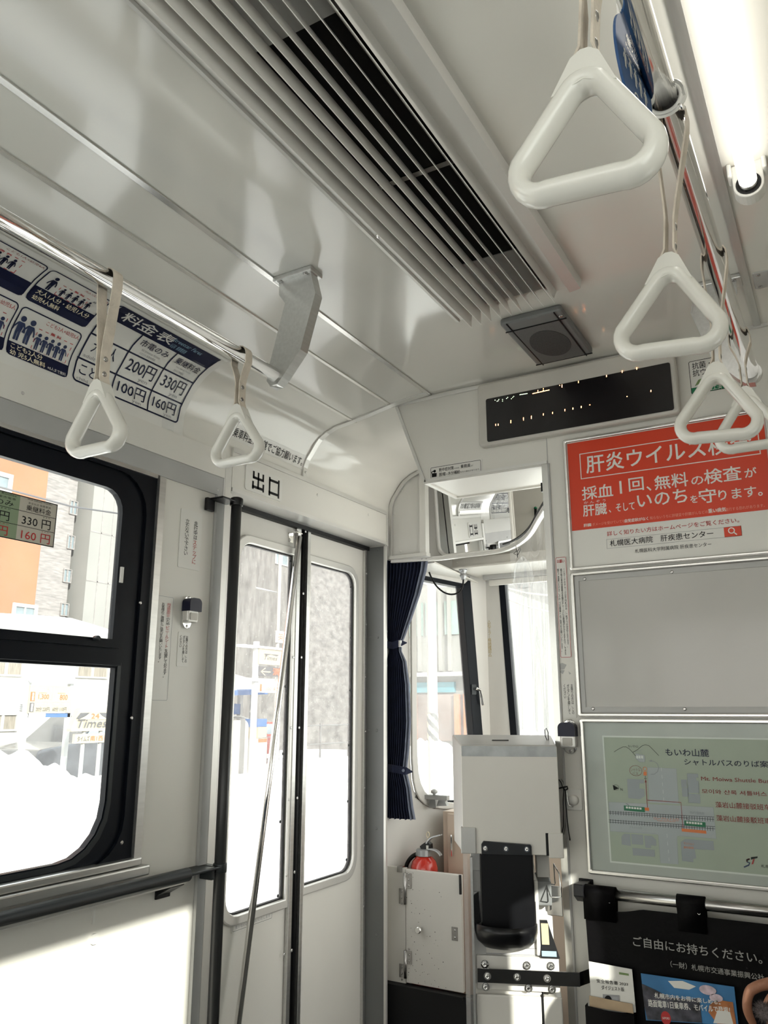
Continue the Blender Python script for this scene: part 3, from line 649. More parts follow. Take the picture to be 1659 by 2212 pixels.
A.rect(c1 - w/2, gb, c1 + w/2, bt, NAVY, 1, 14); A.rect(c2 - w/2, gb, c2 + w/2, bt, NAVY, 1, 14)
A.up()
def T(body, u0, v0, u1, v1, m, **kw): A.text(body, u0, v0, u1, v1, m, **kw)
hb = gt - bt
for i, ch in enumerate('料金表'):
    uc = [pxC(*k5(270, 330))[0], pxC(*k5(500, 450))[0], pxC(*k5(740, 575))[0]][i]; T(ch, uc - .027, bt + hb*.2, uc + .027, bt + hb*.85, PAPER, bold=.03)
T('Streetcar Fares', c2 - .05, bt + hb*.55, gr - .06, bt + hb*.82, mat('pale_blue_ink', (.25, .42, .55), .4, var=.02)); T('요금표  乘車費用表', c2 - .04, bt + hb*.14, gr - .10, bt + hb*.42, MATS['pale_blue_ink'])
def cell(u0, v0, u1, v1, big, small, fb=(.12, .36, .88, .86), fs_=(.45, .1, .8, .24), bold=.012):
    du, dv = u1-u0, v1-v0; T(big, u0 + du*fb[0], v0 + dv*fb[1], u0 + du*fb[2], v0 + dv*fb[3], NAVY, bold=bold)
    if small: T(small, u0 + du*fs_[0], v0 + dv*fs_[1], u0 + du*fs_[2], v0 + dv*fs_[3], INKG)
cell(c1, r1, c2, bt, '市電のみ', None, (.10, .50, .88, .86)); T('All Streetcar Routes', c1 + .03, r1 + (bt-r1)*.28, c2 - .03, r1 + (bt-r1)*.40, INKG); T('시영전차 乘車市電車', c1 + .03, r1 + (bt-r1)*.10, c2 - .04, r1 + (bt-r1)*.22, INKG)
cell(c2, r1, gr, bt, '乗継料金', None, (.12, .50, .9, .86)); T('With Subway Transfer', c2 + .03, r1 + (bt-r1)*.28, gr - .03, r1 + (bt-r1)*.40, INKG); T('환승요금 換乘車資', c2 + .03, r1 + (bt-r1)*.10, gr - .05, r1 + (bt-r1)*.22, INKG)
cell(c1, r2, c2, r1, '200円', 'yen', (.12, .30, .88, .85), (.55, .07, .80, .22)); cell(c2, r2, gr, r1, '330円', 'yen', (.12, .30, .85, .85), (.5, .07, .75, .22))
cell(c1, gb, c2, r2, '100円', 'yen', (.12, .30, .88, .85), (.55, .07, .80, .22)); cell(c2, gb, gr, r2, '160円', 'yen', (.12, .30, .85, .85), (.5, .07, .75, .22))
cell(gl, r2, c1, r1, '大　人', 'adult  대인', (.2, .38, .8, .86), (.1, .1, .75, .28)); cell(gl, gb, c1, r2, 'こども', 'child  소인', (.14, .38, .82, .86), (.1, .1, .75, .28))
def panel(u0, v0, u1, v1, frac, r=.012, m=NAVY):
    A.frame(u0, v0, u1, v1, .003, m, r, 6); A.rect(u0 + .002, v0 + .003, u1 - .002, v0 + (v1-v0)*frac, m, 1, 8)
CREAM = mat('cream_ink', (.78, .72, .52), .4, var=.02)
# lower row: children with infants
a = pxC(*k4(60, 1740)); b = pxC(*k4(1060, 1440)); u0, v0, u1, v1 = a[0], pxC(*k4(870, 2075))[1], pxC(*k4(890, 2000))[0], pxC(*k4(260, 1075))[1]
panel(u0, v0, u1, v1, .27); A.up(); dv = v1 - v0; du = u1 - u0
for i, f in enumerate((.10, .25)): A.person(u0 + du*f, v0 + dv*.33, dv*.50, NAVY2)
for i in range(5): A.person(u0 + du*(.42 + .105*i), v0 + dv*.31, dv*.34, NAVY2)
def dash(u0, v0, u1, v1, m, w=.0016, seg=.008):
    for (a0, b0, a1, b1) in ((u0, v0, u1, v0), (u0, v1, u1, v1), (u0, v0, u0, v1), (u1, v0, u1, v1)):
        L = math.hypot(a1-a0, b1-b0); n = max(1, int(L/seg))
        for q in range(0, n, 2): A.line([(a0 + (a1-a0)*q/n, b0 + (b1-b0)*q/n), (a0 + (a1-a0)*(q+1)/n, b0 + (b1-b0)*(q+1)/n)], w, m)
dash(u0 + du*.36, v0 + dv*.295, u0 + du*.93, v0 + dv*.72, REDI); T('無 料', u0 + du*.55, v0 + dv*.695, u0 + du*.72, v0 + dv*.76, REDI, bold=.02)
T('こども2人+幼児5人', u0 + du*.42, v0 + dv*.84, u0 + du*.97, v0 + dv*.93, REDI); T('こども2人分', u0 + du*.06, v0 + dv*.145, u0 + du*.56, v0 + dv*.25, CREAM, bold=.02); T('幼 児5人無料', u0 + du*.06, v0 + dv*.02, u0 + du*.62, v0 + dv*.125, CREAM, bold=.02); T('※8人まで無料', u0 + du*.66, v0 + dv*.03, u0 + du*.97, v0 + dv*.10, PAPER)
dA = u1 - u0
panel(u0 - dA*1.045, v0, u0 - dA*.04, v1, .27)
T('こども1人+幼児5人', u0 - dA*.62, v0 + dv*.84, u0 - dA*.07, v0 + dv*.93, REDI); dash(u0 - dA*.6, v0 + dv*.295, u0 - dA*.1, v0 + dv*.72, REDI)
for i in range(4): A.person(u0 - dA*(.16 + .11*i), v0 + dv*.31, dv*.34, NAVY2)
# upper row: an adult with infants
u0, u1, v0, v1 = pxC(*k4(315, 1000))[0], pxC(*k4(1130, 1395))[0], pxC(*k4(1100, 1390))[1], pxC(*k4(760, 640))[1]
panel(u0, v0, u1, v1, .40); A.up(); dv = v1 - v0; du = u1 - u0
A.person(u0 + du*.17, v0 + dv*.42, dv*.42, NAVY)
for i in range(5): A.person(u0 + du*(.37 + .105*i), v0 + dv*.42, dv*.25, NAVY)
dash(u0 + du*.30, v0 + dv*.41, u0 + du*.74, v0 + dv*.72, REDI); T('無 料', u0 + du*.48, v0 + dv*.69, u0 + du*.64, v0 + dv*.76, REDI); T('大人1人+幼児5人', u0 + du*.58, v0 + dv*.85, u0 + du*.98, v0 + dv*.92, REDI); T('有 料', u0 + du*.80, v0 + dv*.68, u0 + du*.94, v0 + dv*.74, NAVY)
T('大人1人分・幼児1人分', u0 + du*.08, v0 + dv*.23, u0 + du*.93, v0 + dv*.36, CREAM, bold=.02); T('幼児4人無料', u0 + du*.08, v0 + dv*.07, u0 + du*.50, v0 + dv*.19, CREAM, bold=.02)
panel(u0 - du*1.045, v0, u0 - du*.04, v1, .40)
T('こども1人+幼児4人', u0 - du*.62, v0 + dv*.86, u0 - du*.07, v0 + dv*.93, DREDI); dash(u0 - du*.75, v0 + dv*.41, u0 - du*.32, v0 + dv*.78, REDI); T('無 料', u0 - du*.68, v0 + dv*.74, u0 - du*.50, v0 + dv*.80, REDI)
for i in range(3): A.person(u0 - du*(.42 + .11*i), v0 + dv*.44, dv*.30, NAVY)
A.build(fare)
mb = MB(); ta, tb = pxC(*k5(690, 1690))[0], pxC(*k5(860, 1700))[0]; F = CV(PO + .002)
mb.grid(lambda a, b: F(ta + (tb-ta)*a + .0, s0 - .002 + (bt + .01 - s0)*b, 0), 1, 20); mb.build('clear_tape', VINYL, fare, fix=False)
mb = MB(); mb.box((-1.368, -.3, .9485), (-1.354, 1.53, .9535)); mb.build('clear_rail', STEEL2, fare)
# notice under the arch
cn = empty('coin_notice', 'white strip notice asking for small change, on the coving above the exit door', 'notice')
ka = pxC(655, 1006); kb = pxC(497, 950)
y0_, y1_ = 1.765, 2.172; sA, sB = ka[1] - .014, ka[1] + .036
mb = MB(); F = CV(.0008); mb.grid(lambda a, b: F(y0_ + (y1_-y0_)*a, sA + (sB-sA)*b, 0), 1, 6); mb.grid(lambda a, b: F(y0_ + (y1_-y0_)*a, sA + (sB-sA)*b, .0008), 1, 6); mb.build('film', PAPER, cn, fix=False)
A = Art(CV(.0018), pxC); A.text('乗車料金は小銭でご協力願います。', y0_ + .03, sA + .010, y1_ - .012, sB - .010, INK, bold=.012); A.build(cn)
# exit plate
ex = empty('exit_sign', 'white exit plate with two large black characters over the folding door', 'sign')
h0 = .006; a = pxL(h0)(543, 1066); b = pxL(h0)(617, 1087); c = pxL(h0)(546, 1020)
eu0, eu1, ev0, ev1 = 1.862, 2.050, .664, .744
mb = MB(); mb.prism([(XL + h0, u, v) for u, v in rrect(eu0, ev0, eu1, ev1, .008)], (.003, 0, 0)); mb.build('plate', PAPER, ex)
A = Art(LW(h0 + .003)); t = .0085
def bars(L):
    for (x0, z0, x1, z1) in L: A.rect(x0, z0, x1, z1, INK)
ou, ov = eu0 + .034, ev0 + .013
bars(((ou, ov + .032, ou + t, ov + .055), (ou + .024, ov, ou + .024 + t, ov + .055), (ou + .048, ov + .032, ou + .048 + t, ov + .055), (ou, ov + .030, ou + .048 + t, ov + .030 + t),
      (ou - .002, ov - .004, ou - .002 + t, ov + .022), (ou + .050, ov - .004, ou + .050 + t, ov + .022), (ou - .002, ov, ou + .05, ov + t)))
ou += .082
bars(((ou, ov - .006, ou + t, ov + .056), (ou + .048, ov - .006, ou + .048 + t, ov + .056), (ou, ov + .042, ou + .05, ov + .042 + t), (ou, ov, ou + .05, ov + t)))
A.build(ex)
# fare sticker on the window glass
xs = XL - .0145; fsx = lambda x, y: (lambda p: (p.y, p.z))(onX(x, y, xs))
kz = crop(0, 960, .1567)
st = empty('fare_sticker', 'green and white fare sticker on the upper window pane', 'sticker')
tr = fsx(*kz(792, 832)); br = fsx(*kz(735, 1425)); u1, v1 = tr[0], tr[1]; v0 = br[1]; u0 = u1 - .33
mb = MB(); mb.box((xs, u0, v0), (xs + .0008, u1, v1)); mb.build('film', mat('beige_film', (.50, .47, .40), .4, var=.03), st)
A = Art(lambda u, v, h: V((xs + .0008 + h, u, v)))
um = fsx(*kz(235, 1100))[0]; A.rect(u1 - .235, v0, um, v1, mat('sage_film', (.23, .30, .19), .4, var=.05)); A.up()
A.frame(u0, v0, u1, v1, .0022, INK); dv = v1 - v0; q1, q2 = v0 + dv*.665, v0 + dv*.335
for q in (q1, q2): A.rect(u0, q - .0006, u1, q + .0006, INK)
du = u1 - um
A.text('With Subway Transfer', um + du*.18, v0 + dv*.93, um + du*.86, v0 + dv*.975, INK); A.text('환승요금 換乘車資', um + du*.22, v0 + dv*.85, um + du*.82, v0 + dv*.90, INK); A.text('乗継料金', um + du*.18, v0 + dv*.70, um + du*.84, v0 + dv*.83, INK, bold=.008)
A.text('330 円', um + du*.10, v0 + dv*.37, um + du*.86, v0 + dv*.58, INK, bold=.01); A.text('160 円', um + du*.12, v0 + dv*.05, um + du*.88, v0 + dv*.26, REDI, bold=.01)
A.text('y e n', um + du*.64, v0 + dv*.61, um + du*.82, v0 + dv*.645, INK); A.text('y e n', um + du*.64, v0 + dv*.285, um + du*.82, v0 + dv*.315, DREDI)
for b_, q, m in (('200 円', .37, INK), ('100 円', .05, REDI)): A.text(b_, um - .10, v0 + dv*q, um - .022, v0 + dv*(q + .2), m, bold=.01)
A.text('市電のみ', um - .11, v0 + dv*.70, um - .015, v0 + dv*.83, INK, bold=.008); A.text('All Streetcar Routes', um - .12, v0 + dv*.93, um - .01, v0 + dv*.975, INK); A.text('시영전차 乘車市電車', um - .11, v0 + dv*.85, um - .01, v0 + dv*.90, INK)
A.text('y e n', um - .045, v0 + dv*.61, um - .022, v0 + dv*.645, INK); A.text('y e n', um - .045, v0 + dv*.285, um - .022, v0 + dv*.315, DREDI)
A.build(st)
# notices on the panel between window and door
def wall_notice(name, label, tl_, br_, cols, th=.0015, m=PAPER, frame=None, r=.004, cat='notice', fr=None, px=None, size=None):
    fr = fr or LW; px = px or pxL; o = empty(name, label, cat)
    a, b = px(0)(*tl_), px(0)(*br_); u0, u1, v0, v1 = a[0], b[0], b[1], a[1]
    base = fr(0)
    mb = MB(); mb.prism([base(u, v, 0.0002) for u, v in rrect(u0, v0, u1, v1, r)], base(0, 0, th) - base(0, 0, 0)); mb.build('film', m, o)
    A = Art(fr(th + .0002)); du, dv = u1-u0, v1-v0
    if frame: A.frame(u0 + frame[0], v0 + frame[0], u1 - frame[0], v1 - frame[0], frame[1], frame[2], r)
    for (body, x0, x1, y0, y1, mm) in cols: A.text(body, u0 + du*x0, v0 + dv*y0, u0 + du*x1, v0 + dv*y1, mm, vert=True, bold=.006)
    A.build(o); return o, A, (u0, v0, u1, v1)
wall_notice('step_notice', 'white notice with two vertical handwritten lines, between window and door', (391, 1097), (430, 1234), [('走行中は', .62, .80, .52, .84, INK), ('ステップに', .62, .80, .10, .50, REDI), ('立たないで下さい', .22, .40, .22, .84, INK)])
wall_notice('vinyl_sheet_notice', 'tall narrow white notice with red and black vertical text beside the window', (340, 1284), (361, 1515), [('飛沫感染防止', .60, .82, .80, .93, REDI), ('のため', .60, .82, .72, .79, INK), ('ビニールシート', .60, .82, .50, .71, REDI), ('を設置しております。', .60, .82, .22, .49, INK), ('お客様のご理解とご協力をお願いいたします。', .26, .46, .36, .93, INK)], frame=(.002, .001, INKG))
wall_notice('stop_button_notice', 'small white rounded notice below the stop button by the exit door', (385, 1364), (405, 1441), [('お降りの方は、この', .66, .86, .12, .90, INK), ('ボタンを押して', .40, .58, .12, .90, INK), ('ください', .12, .32, .55, .90, INK)])
# stop buttons
def stop_button(label, fr, c):
    o = empty('stop_button', label, 'button', group='stop buttons'); u, v = c
    mb = MB(); mb.prism([fr(u + a, v + b, 0) for a, b in rrect(-.018, -.046, .018, .044, .017, 6)], fr(0, 0, .006) - fr(0, 0, 0)); bevel(mb.build('back_plate', CHROME, o), .002)
    mb = MB(); mb.prism([fr(u + a, v + b, .006) for a, b in rrect(-.021, -.030, .021, .032, .006)], fr(0, 0, .022) - fr(0, 0, 0)); b_ = bevel(mb.build('housing', ALUW, o), .004)
    mb = MB(); mb.prism([fr(u + a, v + b, .006) for a, b in rrect(-.023, .0, .023, .036, .014, 6, (0, 0, 1, 1))], fr(0, 0, .030) - fr(0, 0, 0)); cap = bevel(mb.build('hood', NAVYI, o), .006, 3)
    mb = MB(); mb.prism([fr(u + a, v + b, .028) for a, b in rrect(-.013, -.024, .013, -.004, .003)], fr(0, 0, .003) - fr(0, 0, 0)); mb.build('push_button', BEIGE, o)
    screws(o, [fr(u, v + .039, .006), fr(u, v - .039, .006)], fr(0, 0, 1) - fr(0, 0, 0))
NAVYI = mat('navy_plastic', (.003, .004, .022), .3, var=.05, spec=.3)
stop_button('navy and chrome stop button on the panel beside the exit door', LW(0), pxL(0)(402, 1322))
stop_button('navy and chrome stop button on the column left of the shuttle bus map', BW(0), pxB(0)(1232, 1590))
# waist rail under the window, exit pole
wr = empty('waist_rail', 'dark grey sleeved waist rail under the side window sill', 'rail')
xr_ = XL + .055; pe = onX(405, 1889, xr_); rz = pe.z
mb = MB(); mb.tube([(xr_, -1.0, rz), (xr_, pe.y, rz)], .0165, 20); mb.build('bar', DARKG, wr)
mb = MB(); mb.box((xr_ - .0015, -1.0, rz - .0195), (xr_ + .0015, pe.y - .004, rz - .016)); mb.build('seam', ALUW, wr)
by = pe.y - .035
mb = MB(); mb.prism([(XL, by - .018, rz - .050), (XL, by - .018, rz - .012), (xr_, by - .018, rz - .014), (xr_, by - .018, rz - .022)], (0, .045, 0)); mb.box((XL, by - .02, rz - .055), (XL + .006, by + .03, rz - .008)); bevel(mb.build('bracket', BLACKP, wr), .002)
pole = empty('exit_pole', 'dark upright grab pole in front of the folding exit door', 'pole')
xp = XL + .052; pp = onX(511, 1085, xp); yp = pp.y
mb = MB(); mb.tube([(xp, yp, -1.25), (xp, yp, pp.z + .004)], .0155, 20); mb.build('bar', mat('dark_pole_coating', (.03, .031, .032), .3, var=.05, spec=.35), pole)
mb = MB(); zt = pp.z
mb.box((XL + .012, 1.70, zt - .004), (xp + .012, yp, zt + .002)); mb.lathe((xp, yp, zt - .012), (0, 0, 1), [(.0195, 0), (.0195, .022), (.014, .026)], 20); mb.box((XL + .004, 1.690, zt - .036), (XL + .016, 1.722, zt + .002)); bevel(mb.build('top_clamp', BLACKP, pole), .002)
zl = onX(462, 1874, xp).z
mb = MB(); mb.box((XL + .002, pe.y - .01, zl - .004), (xp + .014, yp, zl + .003)); mb.lathe((xp, yp, zl - .016), (0, 0, 1), [(.0185, 0), (.0185, .024)], 20); mb.box((XL + .012, 1.74, zl - .03), (xr_, 1.752, zl + .003)); bevel(mb.build('lower_clamp', DARKG, pole), .002)
# folding seat hook on the lower panel
hk = empty('wall_latch', 'small white latch on the sunlit panel under the waist rail', 'latch')
a = pxL(0)(201, 1990)
mb = MB(); mb.box((XL, a[0] - .004, a[1] - .005), (XL + .004, a[0] + .002, a[1] + .045)); mb.build('slot_plate', PAPER, hk)
mb = MB(); mb.prism([(XL, u, v) for u, v in rrect(a[0] - .006, a[1] - .048, a[0] + .012, a[1] - .026, .006)], (.008, 0, 0)); mb.build('thumb_piece', PAPER, hk)
# door notice plate
dn = empty('door_notice', 'small engraved notice plate on the lower left door leaf', 'notice')
fd = lambda u, v, h: V((XD + h, u, v)); pd = lambda x, y: (lambda p: (p.y, p.z))(onX(x, y, XD))
a = pd(499, 2027); b = pd(587, 1994); u0, u1 = a[0], b[0]; v0, v1 = -.640, -.600
mb = MB(); mb.prism([fd(u, v, 0) for u, v in rrect(u0, v0, u1, v1, .004)], (.0015, 0, 0)); mb.build('plate', PAPER, dn)
A = Art(lambda u, v, h: fd(u, v, h + .0015)); A.frame(u0 + .003, v0 + .003, u1 - .003, v1 - .003, .0009, INK, .003)
A.text('ド ア ス テ ッ プ に 荷 物 を', u0 + .015, v0 + .022, u1 - .012, v0 + .031, INKG); A.text('置かないようお願いいたします', u0 + .015, v0 + .008, u1 - .012, v0 + .017, INKG); A.build(dn)
# ================================================================== BULKHEAD FITTINGS
k6 = crop(1200, 500, .339); k8 = crop(1180, 1200, .3164); km = crop(1360, 1600, .1802)
def B(x, y, off=0.0): return pxB(off)(x, y)
# LED display
ld = empty('led_display', 'beige LED destination display with a black screen above the driver passage', 'display')
u0, u1, v0, v1 = -.909, -.318, .780, .985; d = .030
mb = MB(); f = BW(0); mb.prism([f(u, v, 0) for u, v in rrect(u0, v0, u1, v1, .012)], f(0, 0, d) - f(0, 0, 0)); bevel(mb.build('housing', BEIGE, ld), .008, 3)
a = pxB(d)(1053, 958); b = pxB(d)(1447, 783)
su0, su1, sv0, sv1 = -.893 , -.343, .801, .962
su0, sv0 = a[0], a[1] + .004; su1, sv1 = b[0], b[1]
mb = MB(); f = BW(d); mb.prism([f(u, v, .0002) for u, v in rrect(su0, sv0, su1, sv1, .006)], f(0, 0, .002) - f(0, 0, 0)); 
kL = crop(830, 600, .2939)
dots = mb; q = lambda x, y: pxB(d + .002)(x, y); mats_ = [SCREEN, LEDO, LEDG]
def dot(p, mi=0, r=.0011): f2 = BW(d + .0023); dots.add([f2(p[0] + r*math.cos(t), p[1] + r*math.sin(t), .0004) for t in [2*math.pi*i/8 for i in range(8)]], [tuple(range(8))], mi + 1)
for x, y in ((815, 900), (830, 908), (838, 905), (843, 895), (870, 895), (870, 907), (900, 888), (908, 880), (935, 890), (945, 880), (952, 872)): dot(q(*kL(x, y)), 1)
for i in range(8): dot(q(*kL(998 + i*7.5, 860 - i*1.2)), 1)
for i in range(17): dot(q(*kL(1093 + i*7.4, 852 - i*1.65)), 0)
for x, y in ((1130, 838), (1130, 828), (1170, 828), (1170, 816), (1290, 792), (1307, 789), (1307, 797), (1307, 804), (1428, 762), (1428, 771)): dot(q(*kL(x, y)))
for x, y, n in ((820, 1078, 2), (838, 1076, 2), (931, 1050, 3), (1024, 1030, 3), (1082, 1018, 3), (1170, 1001, 2), (1238, 990, 2), (1328, 970, 2), (1387, 958, 2), (1448, 946, 2), (1511, 935, 1)):
    for i in range(n): dot(q(*kL(x, y + i*8)))
for x, y in ((325, 918), (325, 925), (425, 890), (425, 898), (518, 870), (518, 878), (60, 1135), (112, 1128), (165, 1117), (219, 1105), (456, 1052), (608, 1013), (608, 1020)): dot(q(*k6(x, y)))
dots.build('screen', mats_, ld, fix=False)
# heat notice
hn = empty('heat_notice', 'small white framed notice with a drinking figure under the LED display', 'notice')
u0, u1, v0, v1 = -1.093, -.908, .711, .764
a = B(928, 1037); b = B(1043, 1018); c = B(1041, 991); u0, u1 = a[0], b[0]; v0 = a[1] - .002; v1 = c[1] + .001
f = BW(0); mb = MB(); mb.prism([f(u, v, .0002) for u, v in rrect(u0, v0, u1, v1, .005)], f(0, 0, .0012) - f(0, 0, 0)); mb.build('film', PAPER, hn)
A = Art(BW(.0014)); A.frame(u0 + .005, v0 + .004, u1 - .005, v1 - .004, .0014, INK, .004); du, dv = u1-u0, v1-v0
A.disc(u0 + du*.105, v0 + dv*.62, dv*.10, INK); A.poly([(u0 + du*.05, v0 + dv*.2), (u0 + du*.14, v0 + dv*.2), (u0 + du*.145, v0 + dv*.46), (u0 + du*.09, v0 + dv*.50), (u0 + du*.05, v0 + dv*.44)], INK); A.line([(u0 + du*.06, v0 + dv*.42), (u0 + du*.045, v0 + dv*.58), (u0 + du*.085, v0 + dv*.64)], dv*.08, INK)
A.text('熱中症対策', u0 + du*.19, v0 + dv*.52, u0 + du*.47, v0 + dv*.78, INK, bold=.015); A.text('のため、', u0 + du*.48, v0 + dv*.53, u0 + du*.58, v0 + dv*.65, INK); A.text('乗務員', u0 + du*.60, v0 + dv*.52, u0 + du*.78, v0 + dv*.78, INK, bold=.015); A.text('が', u0 + du*.79, v0 + dv*.53, u0 + du*.83, v0 + dv*.66, INK)
A.text('脱帽', u0 + du*.19, v0 + dv*.18, u0 + du*.31, v0 + dv*.44, INK, bold=.015); A.text('や', u0 + du*.32, v0 + dv*.20, u0 + du*.355, v0 + dv*.32, INK); A.text('水分補給', u0 + du*.36, v0 + dv*.18, u0 + du*.585, v0 + dv*.44, INK, bold=.015); A.text('を行う場合があります。', u0 + du*.59, v0 + dv*.20, u0 + du*.95, v0 + dv*.33, INK)
A.build(hn)
# antibacterial sticker
ab = empty('antibacterial_sticker', 'white and green sticker right of the LED display, partly behind a strap handle', 'sticker')
kg = crop(1470, 770, .0663)
a = B(*kg(260, 230)); b = B(*kg(345, 1275)); u0, v1, v0 = a[0], a[1] + .004, b[1] + .002; u1 = u0 + .105
f = BW(0); mb = MB(); mb.prism([f(u, v, .0002) for u, v in rrect(u0, v0, u1, v1, .005)], f(0, 0, .001) - f(0, 0, 0)); mb.build('film', PAPER, ab)
A = Art(BW(.0012)); A.frame(u0, v0, u1, v1, .0015, INK, .005); dv, du = v1-v0, u1-u0; A.rect(u0 + .0015, v0 + .001, u1 - .0015, v0 + dv*.19, GREENI); A.up()
A.text('抗菌・消臭', u0 + du*.08, v0 + dv*.74, u0 + du*.94, v0 + dv*.94, INK, bold=.01); A.text('抗ウイルス', u0 + du*.08, v0 + dv*.52, u0 + du*.94, v0 + dv*.72, INK, bold=.01)
A.poly([(u0 + du*.10, v0 + dv*.23), (u0 + du*.20, v0 + dv*.27), (u0 + du*.32, v0 + dv*.44), (u0 + du*.20, v0 + dv*.40)], LEAFI); A.text('加工済', u0 + du*.4, v0 + dv*.02, u0 + du*.75, v0 + dv*.16, PAPER); A.build(ab)
# three framed boards
def frame_board(name, label, u0, u1, v0, v1, w, board_mat, cat, t=.012, screws=()):
    o = empty(name, label, cat); f = BW(0)
    mb = MB(); O = rrect(u0, v0, u1, v1, .008); I = rrect(u0 + w, v0 + w, u1 - w, v1 - w, .002)
    mb.ring([f(u, v, 0) for u, v in O], [f(u, v, 0) for u, v in I], f(0, 0, t) - f(0, 0, 0)); bevel(mb.build('frame', STEEL2, o), .0035, 3)
    mb = MB(); mb.prism([f(u, v, .001) for u, v in rrect(u0 + w*.6, v0 + w*.6, u1 - w*.6, v1 - w*.6, 0)], f(0, 0, .004) - f(0, 0, 0)); mb.build('board', board_mat, o)
    return o
UR = -.108
# red poster
rp = frame_board('health_poster', 'red framed health check poster with white Japanese headline at the right', -.653, UR, .377, .764, .010, PAPER, 'poster')
hB = .0052; P = pxB(hB); A = Art(BW(hB), P)
U0, U1, V0, V1 = -.641, -.120, .389, .752
vs = P(1237, 1147)[1]; A.rect(U0, vs, U1, V1, POSTR); A.up()
R6 = lambda x, y: P(*k6(x, y))
def t6(body, bl, ty, r, m=PAPER, **kw): A.tpx(body, k6(*bl), k6(bl[0], ty)[1], k6(*r), m, **kw)
a = R6(152, 1418); b = R6(160, 1580); c = R6(1295, 1300); A.frame(a[0], b[1], c[0], a[1], .0024, PAPER)
t6('肝炎ウイルス検査', (200, 1543), 1432, (1243, 1300), bold=.022)
L2 = [('採血', 172, 1714, 1630, 370), ('1', 405, 1672, 1592, 432), ('回', 470, 1658, 1575, 565), ('、', 582, 1655, 1625, 612), ('無料', 635, 1648, 1560, 850), ('の', 868, 1618, 1565, 945), ('検査', 952, 1612, 1520, 1190), ('が', 1208, 1570, 1510, 1285)]
for body, x, yb, yt, xr in L2: t6(body, (x, yb), yt, (xr, yb), bold=.02, keep=(body == '1'))
L3 = [('肝臓', 178, 1818, 1745, 330), ('、そして', 342, 1792, 1742, 508), ('いのち', 525, 1760, 1675, 845), ('を', 862, 1732, 1685, 908), ('守', 918, 1735, 1645, 1030), ('ります。', 1042, 1715, 1650, 1325)]
for body, x, yb, yt, xr in L3: t6(body, (x, yb), yt, (xr, yb), bold=.02)
t6('か ん ぞ う', (182, 1738), 1722, (320, 1725))
t6('肝臓はダメージを受けていても自覚症状がなく、知らないうちに肝硬変や肝臓がんなどの重い病気に進行する恐れがあります。', (180, 1884), 1864, (1335, 1760), PALER)
t6('肝臓', (180, 1884), 1864, (228, 1880), bold=.02); t6('自覚症状がなく', (442, 1856), 1834, (592, 1840), bold=.02); t6('重い病気', (975, 1796), 1768, (1088, 1785), bold=.02)
t6('詳しく知りたい方はホームページをご覧ください。', (330, 1942), 1912, (1170, 1850), REDI, bold=.01)
a = R6(328, 2022); b = R6(330, 1962); c = R6(1190, 1945); A.frame(a[0], a[1], c[0], b[1], .0008, INKG); d0 = R6(1078, 1950); A.rect(d0[0], a[1], c[0], b[1], POSTR); A.up()
mx, mv = (d0[0] + c[0])/2, (a[1] + b[1])/2; A.circ(mx - .003, mv + .003, .007, .0025, PAPER); A.line([(mx + .002, mv - .002), (mx + .009, mv - .009)], .003, PAPER)
t6('札幌医大病院　肝疾患センター', (348, 2008), 1968, (1008, 1950), INK, bold=.008); t6('札幌医科大学附属病院 肝疾患センター', (508, 2050), 2024, (995, 2010), INK)
A.build(rp)
# empty grey board
nb = frame_board('notice_board', 'empty plain grey notice board between the red poster and the map', -.653, UR, -.020, .372, .010, BOARD, 'board')
mb = MB(); f = BW(.0052); iu0, iu1, iv0, iv1 = -.642, UR + .012, -.008, .360
mb.ring([f(u, v, 0) for u, v in rrect(iu0, iv0, iu1, iv1, 0)], [f(u, v, 0) for u, v in rrect(iu0 + .012, iv0 + .013, iu1 - .012, iv1 - .013, 0)], f(0, 0, .0025) - f(0, 0, 0)); mb.build('inner_strip', GREYP, nb)
screws(nb, [BW(.008)(*pxB(.008)(*k8(x, y)), 0) for x, y in ((262, 160), (857, 113), (320, 1046), (945, 1048))], (0, -1, 0), .0045)
# shuttle bus map
mp = frame_board('shuttle_map', 'framed green and grey shuttle bus map beside the fare box', -.650, UR, -.412, -.024, .011, mat('mount_board', (.46, .45, .42), .3, var=.03, coat=.3), 'map')
P = pxB(hB); f = BW(hB); M8 = lambda x, y: P(*k8(x, y)); MM = lambda x, y: P(*km(x, y))
a = M8(385, 1240); b = M8(448, 2085)
pu0, pv1, pv0 = a[0] + .003, a[1], b[1]; pu1 = -.135
mb = MB(); mb.prism([f(u, v, 0) for u, v in rrect(pu0 - .004, pv0 - .004, pu1, pv1 + .004, 0)], f(0, 0, .0008) - f(0, 0, 0)); mb.build('backing_sheet', PAPER, mp)
h0 = hB + .001; P = pxB(h0); A = Art(BW(h0), P)
A.rect(pu0, pv0, pu1, pv1, MAPG); A.up()
def t8(body, bl, ty, r, m, **kw): A.tpx(body, k8(*bl), k8(bl[0], ty)[1], k8(*r), m, **kw)
def tm(body, bl, ty, r, m, **kw): A.tpx(body, km(*bl), km(bl[0], ty)[1], km(*r), m, **kw)
def pm(pts, m, kk=None): A.poly([P(*(kk or km)(x, y)) for x, y in pts], m)
def lm(pts, w, m, kk=None, closed=False): A.line([P(*(kk or km)(x, y)) for x, y in pts], w, m, closed)
road = [(-245, 745), (200, 745), (235, 735), (215, 315), (560, 335), (590, 740), (1005, 800), (1040, 1175), (595, 1135), (568, 1160), (585, 1480), (372, 1465), (345, 1130), (320, 1110), (-230, 1085)]
